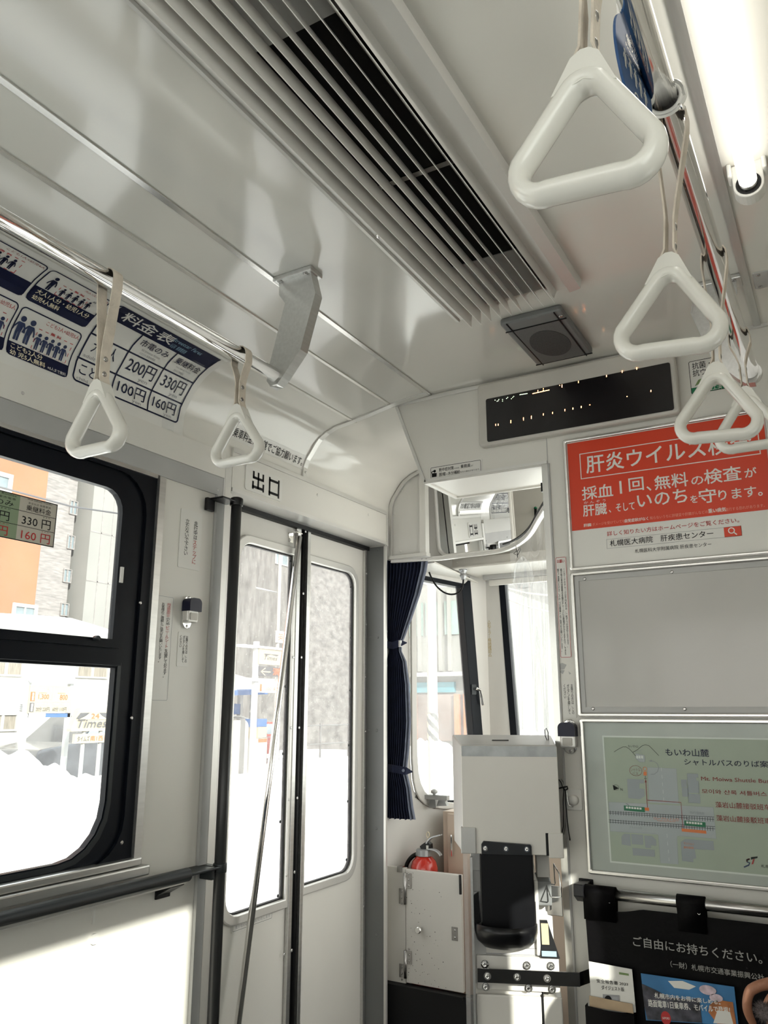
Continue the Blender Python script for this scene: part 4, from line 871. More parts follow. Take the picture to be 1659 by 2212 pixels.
A.poly([P(*k8(x, y)) for x, y in ((456, 1672), (905, 1690), (890, 1455), (697, 1445), (710, 1675))][:0] or [P(*km(x, y)) for x, y in ((215, 318), (560, 335), (590, 760), (235, 740))], MAPR)
A.up(); pm([(-250, 735), (1005, 800), (1040, 1175), (-230, 1085)], MAPR); A.up(); pm([(340, 1110), (570, 1130), (585, 1482), (372, 1466)], MAPR); A.up()
lm([(-250, 735), (200, 755), (236, 738), (215, 318), (560, 335), (590, 745), (615, 770), (1005, 800), (1040, 1175), (600, 1138), (566, 1165), (586, 1482)], .0006, INKG); lm([(372, 1466), (345, 1135), (315, 1112), (-230, 1085), (-250, 735)], .0006, INKG)
for pts in ([(690, 392), (822, 398), (825, 440), (798, 440), (800, 478), (828, 480), (836, 628), (700, 622)], [(617, 467), (683, 467), (687, 560), (622, 556)], [(628, 560), (700, 568), (705, 672), (634, 668)], [(700, 635), (845, 642), (850, 752), (708, 742)], [(20, 1120), (160, 1130), (166, 1248), (30, 1238)], [(178, 1138), (268, 1142), (318, 1190), (322, 1258), (258, 1252), (258, 1286), (192, 1282)], [(35, 1285), (302, 1310), (306, 1390), (42, 1372)], [(615, 1215), (668, 1178), (1005, 1205), (1015, 1312), (782, 1298), (798, 1412), (762, 1412), (765, 1455), (632, 1440)]):
    pm(pts, MAPB); lm(pts, .0006, INKG, None, True)
for pts in ([(552, 1525), (668, 1530), (668, 1555), (636, 1555), (636, 1590), (670, 1595), (673, 1640), (640, 1663), (560, 1655)], [(515, 1918), (532, 1900), (573, 1902), (578, 1982), (516, 1972)]): pm(pts, MAPB, k8); lm(pts, .0006, INKG, k8, True)
A.up()
for (x0, y0, x1, y1) in ((-250, 850, 1015, 915), (-250, 868, 1015, 943), (-250, 950, 1025, 1030), (-250, 975, 1025, 1055)): lm([(x0, y0), (x1, y1)], .0009, INK)
for i in range(40):
    for (x0, y0, dy) in ((-230, 838, 2.1), (-230, 940, 2.4)): x = x0 + i*31.5; y = y0 + i*dy; lm([(x, y), (x + 2, y + 50)], .0009, INK)
for i in range(5): lm([(380 + i*7, 320 + i*90), (384 + i*7, 365 + i*90)], .0007, PAPER)
for i in range(4): lm([(448 + i*8, 1115 + i*95), (452 + i*8, 1160 + i*95)], .0007, PAPER)
A.up(); pm([(622, 1050), (918, 1078), (922, 1115), (628, 1088)], ORANGE); pm([(180, 800), (232, 802), (235, 842), (184, 838)], ORANGE)
lm([(640, 1050), (617, 740), (215, 712)], .0016, DREDI); lm([(215, 800), (195, 490)], .0016, DREDI); pm([(183, 500), (207, 500), (193, 455)], DREDI)
def tram(x, y, L):
    pm([(x, y), (x + L, y + L*.09), (x + L*1.02, y + L*.33), (x + L*.01, y + L*.24)], GREENI); A.up()
    for i in range(6): pm([(x + L*(.10 + .13*i), y + L*(.045 + .0115*i)), (x + L*(.20 + .13*i), y + L*(.055 + .0115*i)), (x + L*(.20 + .13*i), y + L*(.15 + .0115*i)), (x + L*(.10 + .13*i), y + L*(.14 + .0115*i))], PAPER)
    lm([(x + L*.25, y + L*.02), (x + L*.18, y - L*.06), (x + L*.10, y - L*.08)], .0008, INK)
tram(655, 955, 255); tram(-68, 775, 250)
c = P(*km(75, 360)); A.disc(c[0], c[1], .0155, MAPG, 24, .0125); A.circ(c[0], c[1], .0155, .001, DREDI, 28, .0125); tm('シャトル', (18, 368), 322, (130, 350), DREDI); tm('バス', (35, 410), 375, (105, 405), DREDI)
c = P(*km(185, 338)); A.circ(c[0], c[1], .0045, .0012, ORANGE, 18); pm([(168, 370), (206, 372), (206, 418), (168, 416)], ORANGE); lm([(190, 420), (190, 450)], .001, INK); lm([(175, 455), (208, 452)], .001, INK)
lm([(255, 403), (300, 400), (338, 370), (350, 325), (338, 280), (300, 250), (262, 242)], .0016, INKG); pm([(230, 240), (272, 228), (266, 256)], INKG)
lm([(-185, 135), (-140, 105), (-80, 75), (-40, 75), (0, 100), (38, 140)], .0010, INK); lm([(38, 140), (90, 112), (150, 62), (190, 48), (235, 60), (290, 115), (352, 180)], .0010, INK); lm([(38, 140), (75, 185)], .0010, INK); lm([(60, 135), (160, 105)], .0008, INKG)
pm([(75, 150), (182, 175), (186, 255), (122, 255), (72, 210)], MAPR); lm([(75, 150), (182, 175), (186, 255), (122, 255), (72, 210)], .0008, INKG, None, True); A.up()
for x in (82, 110, 140): pm([(x, 178), (x + 22, 182), (x + 22, 215), (x, 210)], PAPER)
lm([(110, 150), (128, 120), (150, 160)], .0008, INKG)
c = M8(478, 1583); A.circ(c[0], c[1], .0068, .0006, INK); pm([(455, 1565), (497, 1590), (462, 1602)], INK, k8); t8('N', (508, 1605), 1588, (522, 1605), INK)
t8('もいわ山', (560, 1310), 1292, (628, 1310), INK); tm('もいわ山麓', (435, 180), 92, (955, 200), NAVY, bold=.03); 
tm('シャトルバスのりば案内', (660, 290), 215, (1770, 350), NAVY, bold=.03)
tm('Mt. Moiwa Shuttle Bus Stop', (862, 490), 430, (1880, 560), DREDI, bold=.012); tm('모이와 산록 셔틀버스 타는 곳', (870, 630), 578, (1960, 700), DREDI, bold=.02); tm('藻岩山麓接驳班车乘车处', (1035, 800), 730, (1960, 870), DREDI, bold=.01); tm('藻岩山麓接駁班車乘車處', (1045, 960), 890, (1960, 1020), DREDI, bold=.01)
tm('西4丁目方向', (725, 880), 845, (895, 888), INKG); tm('（ロープウェイ入口）', (290, 948), 912, (595, 968), ORANGE); tm('Ropeway Iriguchi', (335, 965), 948, (550, 985), ORANGE); tm('すすきの方向', (0, 1050), 1022, (150, 1058), INKG); tm('マンション', (650, 1242), 1215, (775, 1250), ORANGE); tm('歯科医院', (650, 1290), 1262, (770, 1298), ORANGE)
pm([(1455, 1395), (1535, 1385), (1535, 1405), (1455, 1425)], INK); pm([(1480, 1420), (1500, 1416), (1482, 1478), (1462, 1482)], REDI); lm([(1440, 1418), (1405, 1428), (1412, 1455), (1440, 1462), (1430, 1490), (1372, 1515)], .0030, NAVY2); lm([(1440, 1416), (1405, 1428), (1412, 1450)], .0030, REDI); tm('札幌市交通局', (1578, 1520), 1480, (1900, 1535), INK)
A.build(mp)
mb = MB(); mb.box((-.645, YF - .0105, -.406), (UR, YF - .0095, -.030)); mb.build('clear_cover', GLASS, mp)
# column labels
o, A, R_ = wall_notice('card_charge_notice', 'tall narrow white notice with a red border on the column beside the red poster', (1199, 1204), (1236, 1421), [('ICカードのチャージは千円札のみ、一枚ずつの対応となります。', .66, .82, .10, .88, INK), ('朝夕等の車内混雑時の多額のチャージには時間がかかりますので、できる', .40, .56, .03, .88, INK), ('限りご遠慮いただき、スムーズな降車へのご協力をお願いいたします。', .14, .30, .06, .88, INK)], frame=(.0015, .0012, REDI), fr=BW, px=pxB)
a2 = Art(BW(.0019)); u0, v0, u1, v1 = R_; a2.text('お願い', u0 + .006, v1 - .018, u1 - .006, v1 - .008, REDI, bold=.03); a2.build(o, 'heading')
wall_notice('stop_button_notice', 'small white rounded notice above the stop button on the column', (1213, 1470), (1246, 1551), [('お降りの方は、この', .68, .86, .10, .90, INK), ('ボタンを押して', .40, .58, .10, .90, INK), ('ください', .14, .32, .52, .90, INK)], fr=BW, px=pxB)
ts = empty('tape_residue', 'grey torn tape residue on the column between its two notices', 'tape')
A = Art(BW(0)); a = B(1212, 1448)
for pts in ([(1203, 1435), (1215, 1432), (1224, 1436), (1219, 1446), (1207, 1447)], [(1212, 1447), (1220, 1448), (1216, 1456), (1209, 1452)], [(1228, 1450), (1234, 1455), (1230, 1457)]): A.poly([B(*p) for p in pts], GREYP)
A.build(ts, 'scraps')
# cord hook on the column
hk = empty('cord_hook', 'white round hook on a square base stuck to the column', 'hook')
c = B(1243, 1727); f = BW(0)
mb = MB(); mb.prism([f(c[0] + u, c[1] + v, 0) for u, v in rrect(-.024, -.027, .019, .027, .006)], f(0, 0, .004) - f(0, 0, 0)); bevel(mb.build('base', PAPER, hk), .0015)
mb = MB(); mb.lathe(f(c[0] - .003, c[1] - .001, .004), (0, -1, 0), [(.014, 0), (.013, .008), (.010, .011), (.001, .012)], 22); mb.build('knob', PAPER, hk)
mb = MB(); p = f(c[0] - .006, c[1] - .002, .010); t = f(-.7055, -.197, .006)
mb.tube([t, t + (p-t)*.5 + V((-.002, 0, 0)), p + V((-.012, 0, 0)), p + V((-.010, 0, -.012)), p + V((.002, 0, -.016))], .0012, 8); mb.build('wire_loop', CHROME, hk)
cd = empty('tied_string', 'thin black string knotted round the column edge, ends hanging down', 'string')
g = lambda x, y: onY(x, y, YF - .012)
mb = MB()
mb.tube([g(1207, 1684), g(1212, 1690), g(1216, 1702), g(1219, 1706)], .0012, 7); mb.tube([g(1207, 1703), g(1214, 1701), g(1220, 1700), g(1225, 1699), g(1226, 1704), g(1221, 1707), g(1217, 1703)], .0022, 8)
mb.tube([g(1218, 1705), g(1216.5, 1725), g(1217, 1755), g(1217, 1785), g(1213, 1805)], .0013, 7); mb.tube([g(1221, 1706), g(1222, 1730), g(1224.5, 1765), g(1228, 1795), g(1231, 1812)], .0013, 7)
mb.lathe(g(1231, 1812), (0, 0, -1), [(.0016, 0), (.0016, .004)], 8); mb.build('strands', RUBBER, cd)
# leaflet pocket on its rail
lr = empty('leaflet_rail', 'round grey rail under the map carrying the black leaflet pocket', 'rail')
yR_ = YF - .052; c = onY(1262, 1925, yR_); zR = c.z; xl = c.x - .012
mb = MB(); mb.tube([(xl, yR_, zR), (.02, yR_, zR)], .0135, 18); mb.build('bar', STEEL, lr)
mb = MB(); mb.prism([(xl - .010, YF, zR + .016), (xl - .010, yR_ - .018, zR + .018), (xl - .010, yR_ - .020, zR - .010), (xl - .010, yR_ + .006, zR - .026), (xl - .010, YF, zR - .026)], (.026, 0, 0)); mb.box((xl - .016, YF - .004, zR - .030), (xl + .022, YF, zR + .020)); bevel(mb.build('bracket', BLACKP, lr), .002)
lp = empty('leaflet_pocket', 'black cloth leaflet pocket hanging from the rail, lettered in grey', 'pocket')
CLOTH = mat('black_vinyl_cloth', (.0016, .0013, .0018), .6, var=.2, scale=20, bump=.1, bscale=60, spec=.12)
yP = YF - .058
kq = crop(1230, 1860, .2586); Q = lambda x, y: (lambda p: (p.x, p.z))(onY(*kq(x, y), yP))
uL, uR_ = Q(160, 620)[0] - .006, .02
topv = lambda u: zR - .026 - .012 * math.sin(min(1, max(0, (u - uL)/.14)) * math.pi)
mb = MB(); fn = lambda a, b: V((uL + (uR_-uL)*a + .010*b*(1-a), yP + .003*math.sin(a*23) * (.3 + b) , topv(uL + (uR_-uL)*a) - b*.40))
mb.grid(fn, 60, 16, 0); mb.grid(lambda a, b: fn(a, b) + V((0, .0025, 0)), 60, 16, 0); mb.build('panel', CLOTH, lp, fix=False)
for x0, x1, yb in ((118, 385, 420), (893, 1128, 460)):
    a, b = Q(x0, 300)[0], Q(x1, 300)[0]
    mb = MB(); r_ = .0158
    P_ = [(yP - .003, zR - .062), (yP - .003, zR - .020)] + [(yR_ - r_*math.cos(math.radians(t)), zR + r_*math.sin(math.radians(t))) for t in range(0, 181, 20)] + [(yP + .016, zR - .03), (yP + .006, zR - .062)]
    vs = [(x, y, z) for x in (a, b) for y, z in P_]; n = len(P_); mb.add(vs, [(i, i+1, n+i+1, n+i) for i in range(n-1)], 0, True); s_ = mb.build('hanging_strap', CLOTH, lp, fix=False)
    m_ = s_.modifiers.new('t', 'SOLIDIFY'); m_.thickness = .0015
for x, y in ((338, 337), (1085, 433)):
    u, v = Q(x, y); mb = MB(); mb.tube([(u + .0028*math.cos(t), yP - .0045, v + .0028*math.sin(t)) for t in [2*math.pi*i/14 for i in range(14)]], .0008, 6, closed=True); mb.build('eyelet', CHROME, lp)
GREYT = mat('grey_print', (.30, .295, .28), .5, var=.04)
A = Art(lambda u, v, h: V((u, yP - .005 - h, v)), None); 
def tq(body, bl, ty, r, **kw): a, b, c = Q(*bl), Q(bl[0], ty), Q(*r); A.text(body, a[0], a[1], c[0], b[1], GREYT, **kw)
tq('ご自由にお持ちください。', (538, 705), 622, (1612, 820), bold=.012); tq('（一財）札幌市交通事業振興公社', (850, 880), 828, (1625, 930), bold=.008); A.build(lp)
for (x0, x1, yt) in ((155, 555, 1180), (800, 1180, 1400)):
    a, b = Q(x0, 1200), Q(x1, 1200); mb = MB(); zt_ = Q(x0, yt)[1]
    mb.grid(lambda p, q: V((a[0] + (b[0]-a[0])*p, yP - .024 - .010*math.sin(p*math.pi), zt_ - .012*p*0 - q*.12)), 10, 3, 0); mb.grid(lambda p, q: V((a[0] + (b[0]-a[0])*p, yP - .021 - .010*math.sin(p*math.pi), zt_ - q*.12)), 10, 3, 0)
    for s in (0, 1): x_ = a[0] if s == 0 else b[0]; mb.add([(x_, yP - .024, zt_), (x_, yP, zt_), (x_, yP, zt_ - .12), (x_, yP - .024, zt_ - .12)], [(0, 1, 2, 3)])
    mb.build('clear_sleeve' if x0 > 500 else 'pouch', VINYL if x0 > 500 else CLOTH, lp, fix=False)
# leaflets
def leaflet(name, label, quad, y, tilt, m, grp=None, n=1):
    o = empty(name, label, 'leaflet', group=grp); p = [onY(*kq(*q), y) for q in quad]
    fr = lambda u, v, h: (p[0]*(1-u) + p[1]*u)*v + (p[3]*(1-u) + p[2]*u)*(1-v) + V((0, -h - tilt*(1-v)*0, 0))
    mb = MB(); mb.grid(lambda a, b: fr(a, b, 0), 8, 6, 0); mb.grid(lambda a, b: fr(a, b, -.0016), 8, 6, 0)
    for (c0, c1) in (((0, 1), (1, 1)),): pass
    mb.build('sheet', m, o, fix=False)
    return o, fr
o, fr = leaflet('leaflet', 'pale safety report leaflet standing in the left pouch', [(160, 838), (522, 905), (556, 1265), (190, 1270)], yP - .014, 0, PAPER)
A = Art(fr, h0=.0012); A.text('安全報告書 2023', .16, .60, .88, .68, INK, bold=.01); A.text('ダイジェスト版', .26, .47, .78, .56, INK, bold=.01); A.rect(.28, .18, .66, .38, INKG); A.up(); A.disc(.40, .28, .08, INK); A.rect(.50, .22, .62, .34, MAPB); A.rect(.70, .84, .92, .89, LEAFI); A.build(o)
o, fr = leaflet('leaflet', 'pair of tan folded leaflets sticking out of the left pouch', [(165, 1125), (525, 1195), (535, 1275), (170, 1215)], yP - .020, 0, mat('tan_paper', (.42, .31, .20), .5, var=.1, scale=20))
SKYB = mat('printed_sky', (.04, .16, .34), .3, var=.35, scale=9); DUSK = mat('printed_dusk_city', (.055, .055, .07), .3, var=.8, scale=40)
o, fr = leaflet('leaflet', 'glossy blue travel leaflet about day tickets in the clear sleeve', [(596, 938), (1376, 1052), (1412, 1375), (640, 1330)], yP - .014, 0, SKYB)
A = Art(fr, h0=.0012); A.poly([(0, .78), (.12, .70), (.30, .55), (.52, .55), (.62, .62), (.62, .02), (.02, .02), (0, .3)], DUSK); A.up()
A.poly([(.30, .92), (.46, .97), (.60, .88), (.52, .78), (.36, .78)], PAPER); A.disc(.72, .83, .09, mat('printed_blossom', (.65, .52, .58), .4, var=.3, scale=60), 18, .12); A.disc(.80, .66, .07, MATS['printed_blossom'], 18, .10); A.poly([(.72, .46), (.80, .62), (.97, .60), (.98, .02), (.78, .02), (.70, .30)], mat('printed_terracotta', (.45, .16, .05), .4, var=.4, scale=30)); A.up(); A.poly([(.74, .03), (.95, .03), (.93, .34), (.80, .36)], PAPER)
A.up(); A.text('札幌市内をお得に楽しめる。', .13, .50, .84, .62, PAPER, bold=.015); A.text('路面電車1日乗車券、モバイルで登場！', .05, .30, .93, .46, PAPER, bold=.015); A.disc(.23, .08, .055, REDI, 22, .15); A.up(); A.text('SAPPORO', .19, .05, .27, .10, PAPER); A.build(o)
# ================================================================== FARE BOX (turned 22 degrees towards the passengers)
fa = math.radians(22); fu = V((math.cos(fa), math.sin(fa), 0)); fn_ = V((math.sin(fa), -math.cos(fa), 0)); FC = onY(1100, 1850, 2.06); FC.z = 0
FBX = lambda u, v, w: FC + fu*u + fn_*w + V((0, 0, v))       # u along the face, v up, w towards the passengers
def fpx(x, y, w=0.0): p = onP(x, y, FBX(0, 0, w), fn_); return ((p - FC).dot(fu), p.z)
fb = empty('fare_box', 'white and grey fare box with a black coin tray beside the driver passage', 'fare box', )
SUNW = mat('fare_box_paint', (.66, .64, .60), .35, var=.03, scale=5)
GREYM = mat('fare_box_grey_paint', (.48, .48, .47), .35, .2, var=.06, scale=10)
DSTEEL = mat('smoked_stainless', (.10, .10, .10), .2, 1.0, var=.1, scale=10)
# head
mb = MB(); mb.add([FBX(*p) for p in ((-.117, -.362, -.004), (.132, -.362, -.004), (.132, -.092, -.004), (-.117, -.092, -.004), (-.150, -.362, -.20), (.132, -.362, -.20), (.132, -.072, -.20), (-.150, -.072, -.20))], [(0, 1, 2, 3), (4, 5, 6, 7), (0, 1, 5, 4), (1, 2, 6, 5), (2, 3, 7, 6), (3, 0, 4, 7)]); bevel(mb.build('head', GREYM, fb), .004)
mb = MB(); mb.prism([FBX(u, v, -.003) for u, v in rrect(-.1165, -.360, .1325, -.094, .003)], fn_ * .006); bevel(mb.build('front_panel', SUNW, fb), .0015)
mb = MB(); mb.prism([FBX(u, v, .0032) for u, v in rrect(-.1155, -.121, .1315, -.0945, .001)], fn_ * .0006); mb.build('tape_strip', TAPE, fb)
mb = MB(); mb.fbox(FBX, (-.122, -.360, -.02), (-.083, -.297, .0075)); bevel(mb.build('corner_guard', GREYM, fb), .002)
mb = MB(); mb.fbox(FBX, (.100, -.366, -.02), (.137, -.307, .0065)); bevel(mb.build('corner_guard', SUNW, fb), .002)
mb = MB(); mb.fbox(FBX, (.0935, -.361, .002), (.1005, -.307, .0045)); mb.build('gap', RUBBER, fb)
mb = MB(); mb.prism([FBX(u, v + .0006, w) for u, v, w in ((-.035, -.0845, -.078), (.010, -.0845, -.078), (.010, -.0832, -.092), (-.035, -.0832, -.092))], (0, 0, .0008)); mb.build('card_slot', RUBBER, fb)
# body
mb = MB(); mb.prism([FBX(u, v, -.028) for u, v in ((-.100, -1.25), (.060, -1.25), (.070, -.60), (.062, -.36), (-.100, -.36))], fn_ * -.17); bevel(mb.build('body', SUNW, fb), .004)
mb = MB(); mb.fbox(FBX, (-.118, -1.25, -.16), (-.113, -.36, -.010)); mb.fbox(FBX, (-.118, -1.25, -.012), (-.100, -.36, -.004)); mb.build('acrylic_guard', VINYL, fb)
mb = MB(); mb.fbox(FBX, (-.100, -1.25, -.020), (-.094, -.37, -.002)); mb.build('edge_strip', ALU, fb)
mb = MB(); mb.fbox(FBX, (-.098, -.668, -.03), (-.066, -.36, -.026)); mb.build('side_panel', GREYM, fb)
mb = MB(); mb.fbox(FBX, (-.095, -.455, -.028), (-.070, -.405, -.022)); bevel(mb.build('ticket_cover', GREYP, fb), .002)
# clamp with bolts, chute, tray
def bolts(par, L, w0, r=.006):
    for u, v in L:
        mb = MB(); mb.lathe(FBX(u, v, w0), fn_, [(r*1.55, 0), (r*1.55, .0016)], 18); mb.lathe(FBX(u, v, w0 + .0016), fn_, [(r, 0), (r, .0055), (r*.8, .0068), (r*.45, .0066), (r*.4, .0045)], 16); mb.build('bolt', CHROME, par)
mb = MB(); a, b = fpx(1040, 1846, .006), fpx(1148, 1822, .006); mb.prism([FBX(u, v, .0035) for u, v in ((a[0], a[1]), (b[0], a[1]), (b[0], b[1] - .006), (b[0] - .003, b[1] - .002), (a[0] + .006, b[1] + .004), (a[0], b[1] - .004))], fn_ * .004); cl = bevel(mb.build('clamp_plate', DSTEEL, fb), .0012)
for x, y in ((1048, 1833), (1093, 1834), (1138, 1835)): bolts(cl, [fpx(x, y, .01)], .0075, .0042)
a, b = fpx(1040, 1990, -.02), fpx(1151, 1847, -.02)
mb = MB(); mb.prism([FBX(u, v, -.026) for u, v in ((a[0], a[1] - .02), (b[0], a[1] - .02), (b[0] - .001, b[1] + .004), (a[0], b[1] + .004))], fn_ * .022); bevel(mb.build('coin_chute', BLACKP, fb), .003)
cu = (fpx(1026, 1960, .03)[0] + fpx(1158, 1960, .03)[0])/2; hw = .079; vt = fpx(1090, 2008, .05)[1]
mb = MB(); N = 28; rows = []
for (sc, dv_, dw) in ((1.0, 0, 0), (1.0, -.020, 0), (.92, -.040, -.006), (.72, -.055, -.016), (.3, -.062, -.03)):
    rows.append([FBX(cu + hw*sc*math.cos(t), vt + dv_, -.020 + (.062 + dw)*sc*math.sin(t)) for t in [math.pi*i/N for i in range(N+1)]])
inn = []
for (sc, dv_) in ((.955, 0), (.95, -.016), (.80, -.026), (.1, -.030)): inn.append([FBX(cu + hw*sc*math.cos(t), vt + dv_, -.018 + .060*sc*math.sin(t)) for t in [math.pi*i/N for i in range(N+1)]])
seq = inn[::-1] + rows
mb.add([p for r in seq for p in r], [(j*(N+1) + i, j*(N+1) + i + 1, (j+1)*(N+1) + i + 1, (j+1)*(N+1) + i) for j in range(len(seq)-1) for i in range(N)], 0, True); mb.build('coin_tray', BLACKP, fb, fix=False)
mb = MB(); mb.prism([FBX(u, v, -.026) for u, v in ((cu - hw, vt - .01), (cu - hw, vt + .062), (cu - hw + .012, vt + .07), (cu - hw + .016, vt)) ], fn_ * .012); mb.prism([FBX(u, v, -.026) for u, v in ((cu + hw - .003, vt - .01), (cu + hw - .003, vt + .05), (cu + hw - .012, vt + .06), (cu + hw - .014, vt)) ], fn_ * .012); mb.build('tray_ears', BLACKP, fb)
mb = MB(); mb.fbox(FBX, (-.080, -.585, -.028), (.062, -.583, -.0265)); mb.fbox(FBX, (-.096, -.6, -.028), (.066, -.598, -.0265)); mb.build('seam', INKG, fb)
mb = MB(); mb.fbox(FBX, (.060, -.598, -.11), (.070, -.425, -.018)); bevel(mb.build('edge_rib', SUNW, fb), .003)
# mounting plate with bolts and the bar that runs to the wall
mb = MB(); mb.prism([FBX(u, v, -.028) for u, v in rrect(-.091, -.678, .113, -.601, .004)], fn_ * .012); pl_ = bevel(mb.build('mounting_plate', SUNW, fb), .002)
bolts(pl_, [fpx(x, y, -.01) for x, y in ((1047, 2084), (1138, 2087), (1190, 2088), (1049, 2133), (1142, 2136), (1193, 2138))], -.016, .0062)
a, b = fpx(1031, 2092, .006), fpx(1258, 2133, .006); v0b, v1b = fpx(1031, 2122, .006)[1], a[1]
mb = MB(); mb.fbox(FBX, (-.088, v0b, .002), (.160, v1b, .006)); e0 = FBX(.160, 0, .006); wallp = V((-.640, YF - .001, 0))
mb.prism([FBX(.157, v0b, .006), FBX(.160, v0b, .002), V((wallp.x, wallp.y, v0b)), V((wallp.x + .004, wallp.y, v0b))], (0, 0, v1b - v0b)); mb.fbox(FBX, (-.07, v0b + .008, -.018), (-.055, v0b + .02, .003)); mb.fbox(FBX, (.07, v0b + .008, -.018), (.085, v0b + .02, .003))
br_ = bevel(mb.build('wall_bar', DSTEEL, fb), .0012); bolts(br_, [fpx(x, y, .012) for x, y in ((1053, 2110), (1117, 2112), (1182, 2115))], .006, .0058)
mb = MB(); mb.fbox(FBX, (-.094, -1.25, -.026), (.066, -.688, -.012)); bevel(mb.build('cash_box', SUNW, fb), .003)
mb = MB(); mb.fbox(FBX, (.0675, -1.25, -.10), (.0705, -.686, -.014)); mb.build('gap', RUBBER, fb)
mb = MB(); mb.fbox(FBX, (.071, -1.25, -.16), (.117, -.688, -.014)); bevel(mb.build('side_box', SUNW, fb), .003)
# right hand side: change unit and card reader
mb = MB(); mb.fbox(FBX, (.066, -.485, -.15), (.104, -.428, -.030)); bevel(mb.build('change_unit', GREYD, fb), .003)
mb = MB(); mb.prism([FBX(.071, v, w) for v, w in ((-.68, -.03), (-.36, -.10), (-.36, -.20), (-.68, -.20))], fu * .034); bevel(mb.build('side_cover', SUNW, fb), .003)
fcr = lambda u, v, h: FBX(.070 + u, -.60 + v*.92, -.018 - v*.40 + h)
mb = MB(); mb.prism([fcr(0, 0, .002), fcr(.046, 0, .002), fcr(.020, .085, .002), fcr(0, .085, .002)], fn_ * .006); cr_ = mb.build('card_reader', BLACKP, fb)
A = Art(lambda u, v, h: fcr(u, v, .0085 + h)); A.rect(.004, .03, .022, .078, mat('reader_gold', (.42, .36, .22), .4, var=.1)); A.rect(.002, .004, .038, .016, mat('reader_blue', (.25, .36, .42), .4, var=.05)); A.build(cr_, 'reader_label')
# wire holder beside it
wh = empty('wire_holder', 'bent wire ticket holder on the wall behind the fare box', 'holder')
g = lambda x, y, Y: onY(x, y, Y)
mb = MB(); mb.tube([g(1181, 1909, 2.14), g(1198, 1911, 2.14), g(1199, 1908, 2.14), g(1196, 1866, 2.14), g(1208, 1888, 2.09), g(1213, 1936, 2.09), g(1210, 1938, 2.09), g(1190, 1938, 2.09), g(1179, 1908, 2.13)], .0016, 8); mb.build('wire', CHROME, wh)
mb = MB(); a = g(1185, 1975, 2.16); b = g(1214, 1915, 2.16); mb.box((a.x, 2.155, a.z), (b.x, 2.16, b.z)); mb.box((a.x + .004, 2.149, a.z + .012), (a.x + .009, 2.155, a.z + .05)); bevel(mb.build('back_plate', STEEL, wh), .001)
# spout loop cord on top
lp2 = empty('string_loop', 'small black string loop standing up behind the fare box top', 'string')
mb = MB(); y_ = 2.19; mb.tube([g(1184, 1604, y_), g(1178, 1590, y_), g(1177, 1577, y_), g(1180, 1573, y_), g(1184, 1582, y_), g(1185, 1604, y_)], .0012, 7); mb.build('strand', RUBBER, lp2)

# ================================================================== DRIVER'S CAB
ta = math.radians(24.23); td = V((math.sin(ta), math.cos(ta), 0)); tn = V((math.cos(ta), -math.sin(ta), 0)); T0 = V((-1.62, 2.80, 0))
TW = lambda u, v, h: T0 + td*u + tn*h + V((0, 0, v))
def pxT(x, y, h=0.0): p = onP(x, y, T0 + tn*h, tn); return ((p - T0).dot(td), p.z)
YW = 3.33; uE = (YW - 2.80)/td.y
WWALL = mat('cab_wall_white', (.66, .65, .62), .4, var=.03, scale=4)
hole = [pxT(*q) for q in ((884, 1225), (886, 1640), (889, 1685), (894, 1708), (902, 1725), (914, 1737), (930, 1744), (950, 1747), (1052, 1752), (1036, 1560), (1011, 1250))]
def ring_wall(mb, outer, inner, fr, t):   # wall between an outline and a hole, matched by angle
    c = (sum(p[0] for p in inner)/len(inner), sum(p[1] for p in inner)/len(inner)); mb.ring([fr(*p, 0) for p in outer], [fr(*p, 0) for p in inner], fr(0, 0, -t) - fr(0, 0, 0))
def proj_out(p, c, u0, u1, v0, v1):
    dx, dy = p[0]-c[0], p[1]-c[1]; k = min((u1-c[0])/dx if dx > 1e-9 else 1e9, (u0-c[0])/dx if dx < -1e-9 else 1e9, (v1-c[1])/dy if dy > 1e-9 else 1e9, (v0-c[1])/dy if dy < -1e-9 else 1e9); return (c[0] + dx*k, c[1] + dy*k)
def wall_with_hole(mb, u0, v0, u1, v1, inner, fr, t, dens=6):
    I = []
    for i in range(len(inner)):
        a, b = inner[i], inner[(i+1) % len(inner)]
        for q in range(dens): I.append((a[0] + (b[0]-a[0])*q/dens, a[1] + (b[1]-a[1])*q/dens))
    c = (sum(p[0] for p in I)/len(I), sum(p[1] for p in I)/len(I)); O = [proj_out(p, c, u0, u1, v0, v1) for p in I]
    # make sure the corners are on the outer loop
    for cx, cy in ((u0, v0), (u1, v0), (u1, v1), (u0, v1)):
        k = min(range(len(O)), key=lambda i: math.hypot(O[i][0]-cx, O[i][1]-cy)); O[k] = (cx, cy)
    mb.ring([fr(*p, 0) for p in O], [fr(*p, 0) for p in I], fr(0, 0, -t) - fr(0, 0, 0))
mb = MB(); wall_with_hole(mb, -.01, -1.25, uE + .02, .96, hole, TW, .05); struct(mb, 'wall_cab', WWALL)
def inset(P, d):
    c = (sum(p[0] for p in P)/len(P), sum(p[1] for p in P)/len(P)); out = []
    for p in P: dx, dy = c[0]-p[0], c[1]-p[1]; L = math.hypot(dx, dy); sx = 1 if abs(dx) > .02 else 0; out.append((p[0] + math.copysign(d, dx)*(abs(dx) > .02), p[1] + math.copysign(d, dy)*(abs(dy) > .02)))
    return out
def grow(P, d): return inset(P, -d)
mb = MB(); mb.ring([TW(*p, .001) for p in grow(hole, .028)], [TW(*p, .001) for p in hole], TW(0, 0, .012) - TW(0, 0, 0)); w7 = bevel(struct(mb, 'window_8', WWALL), .004)
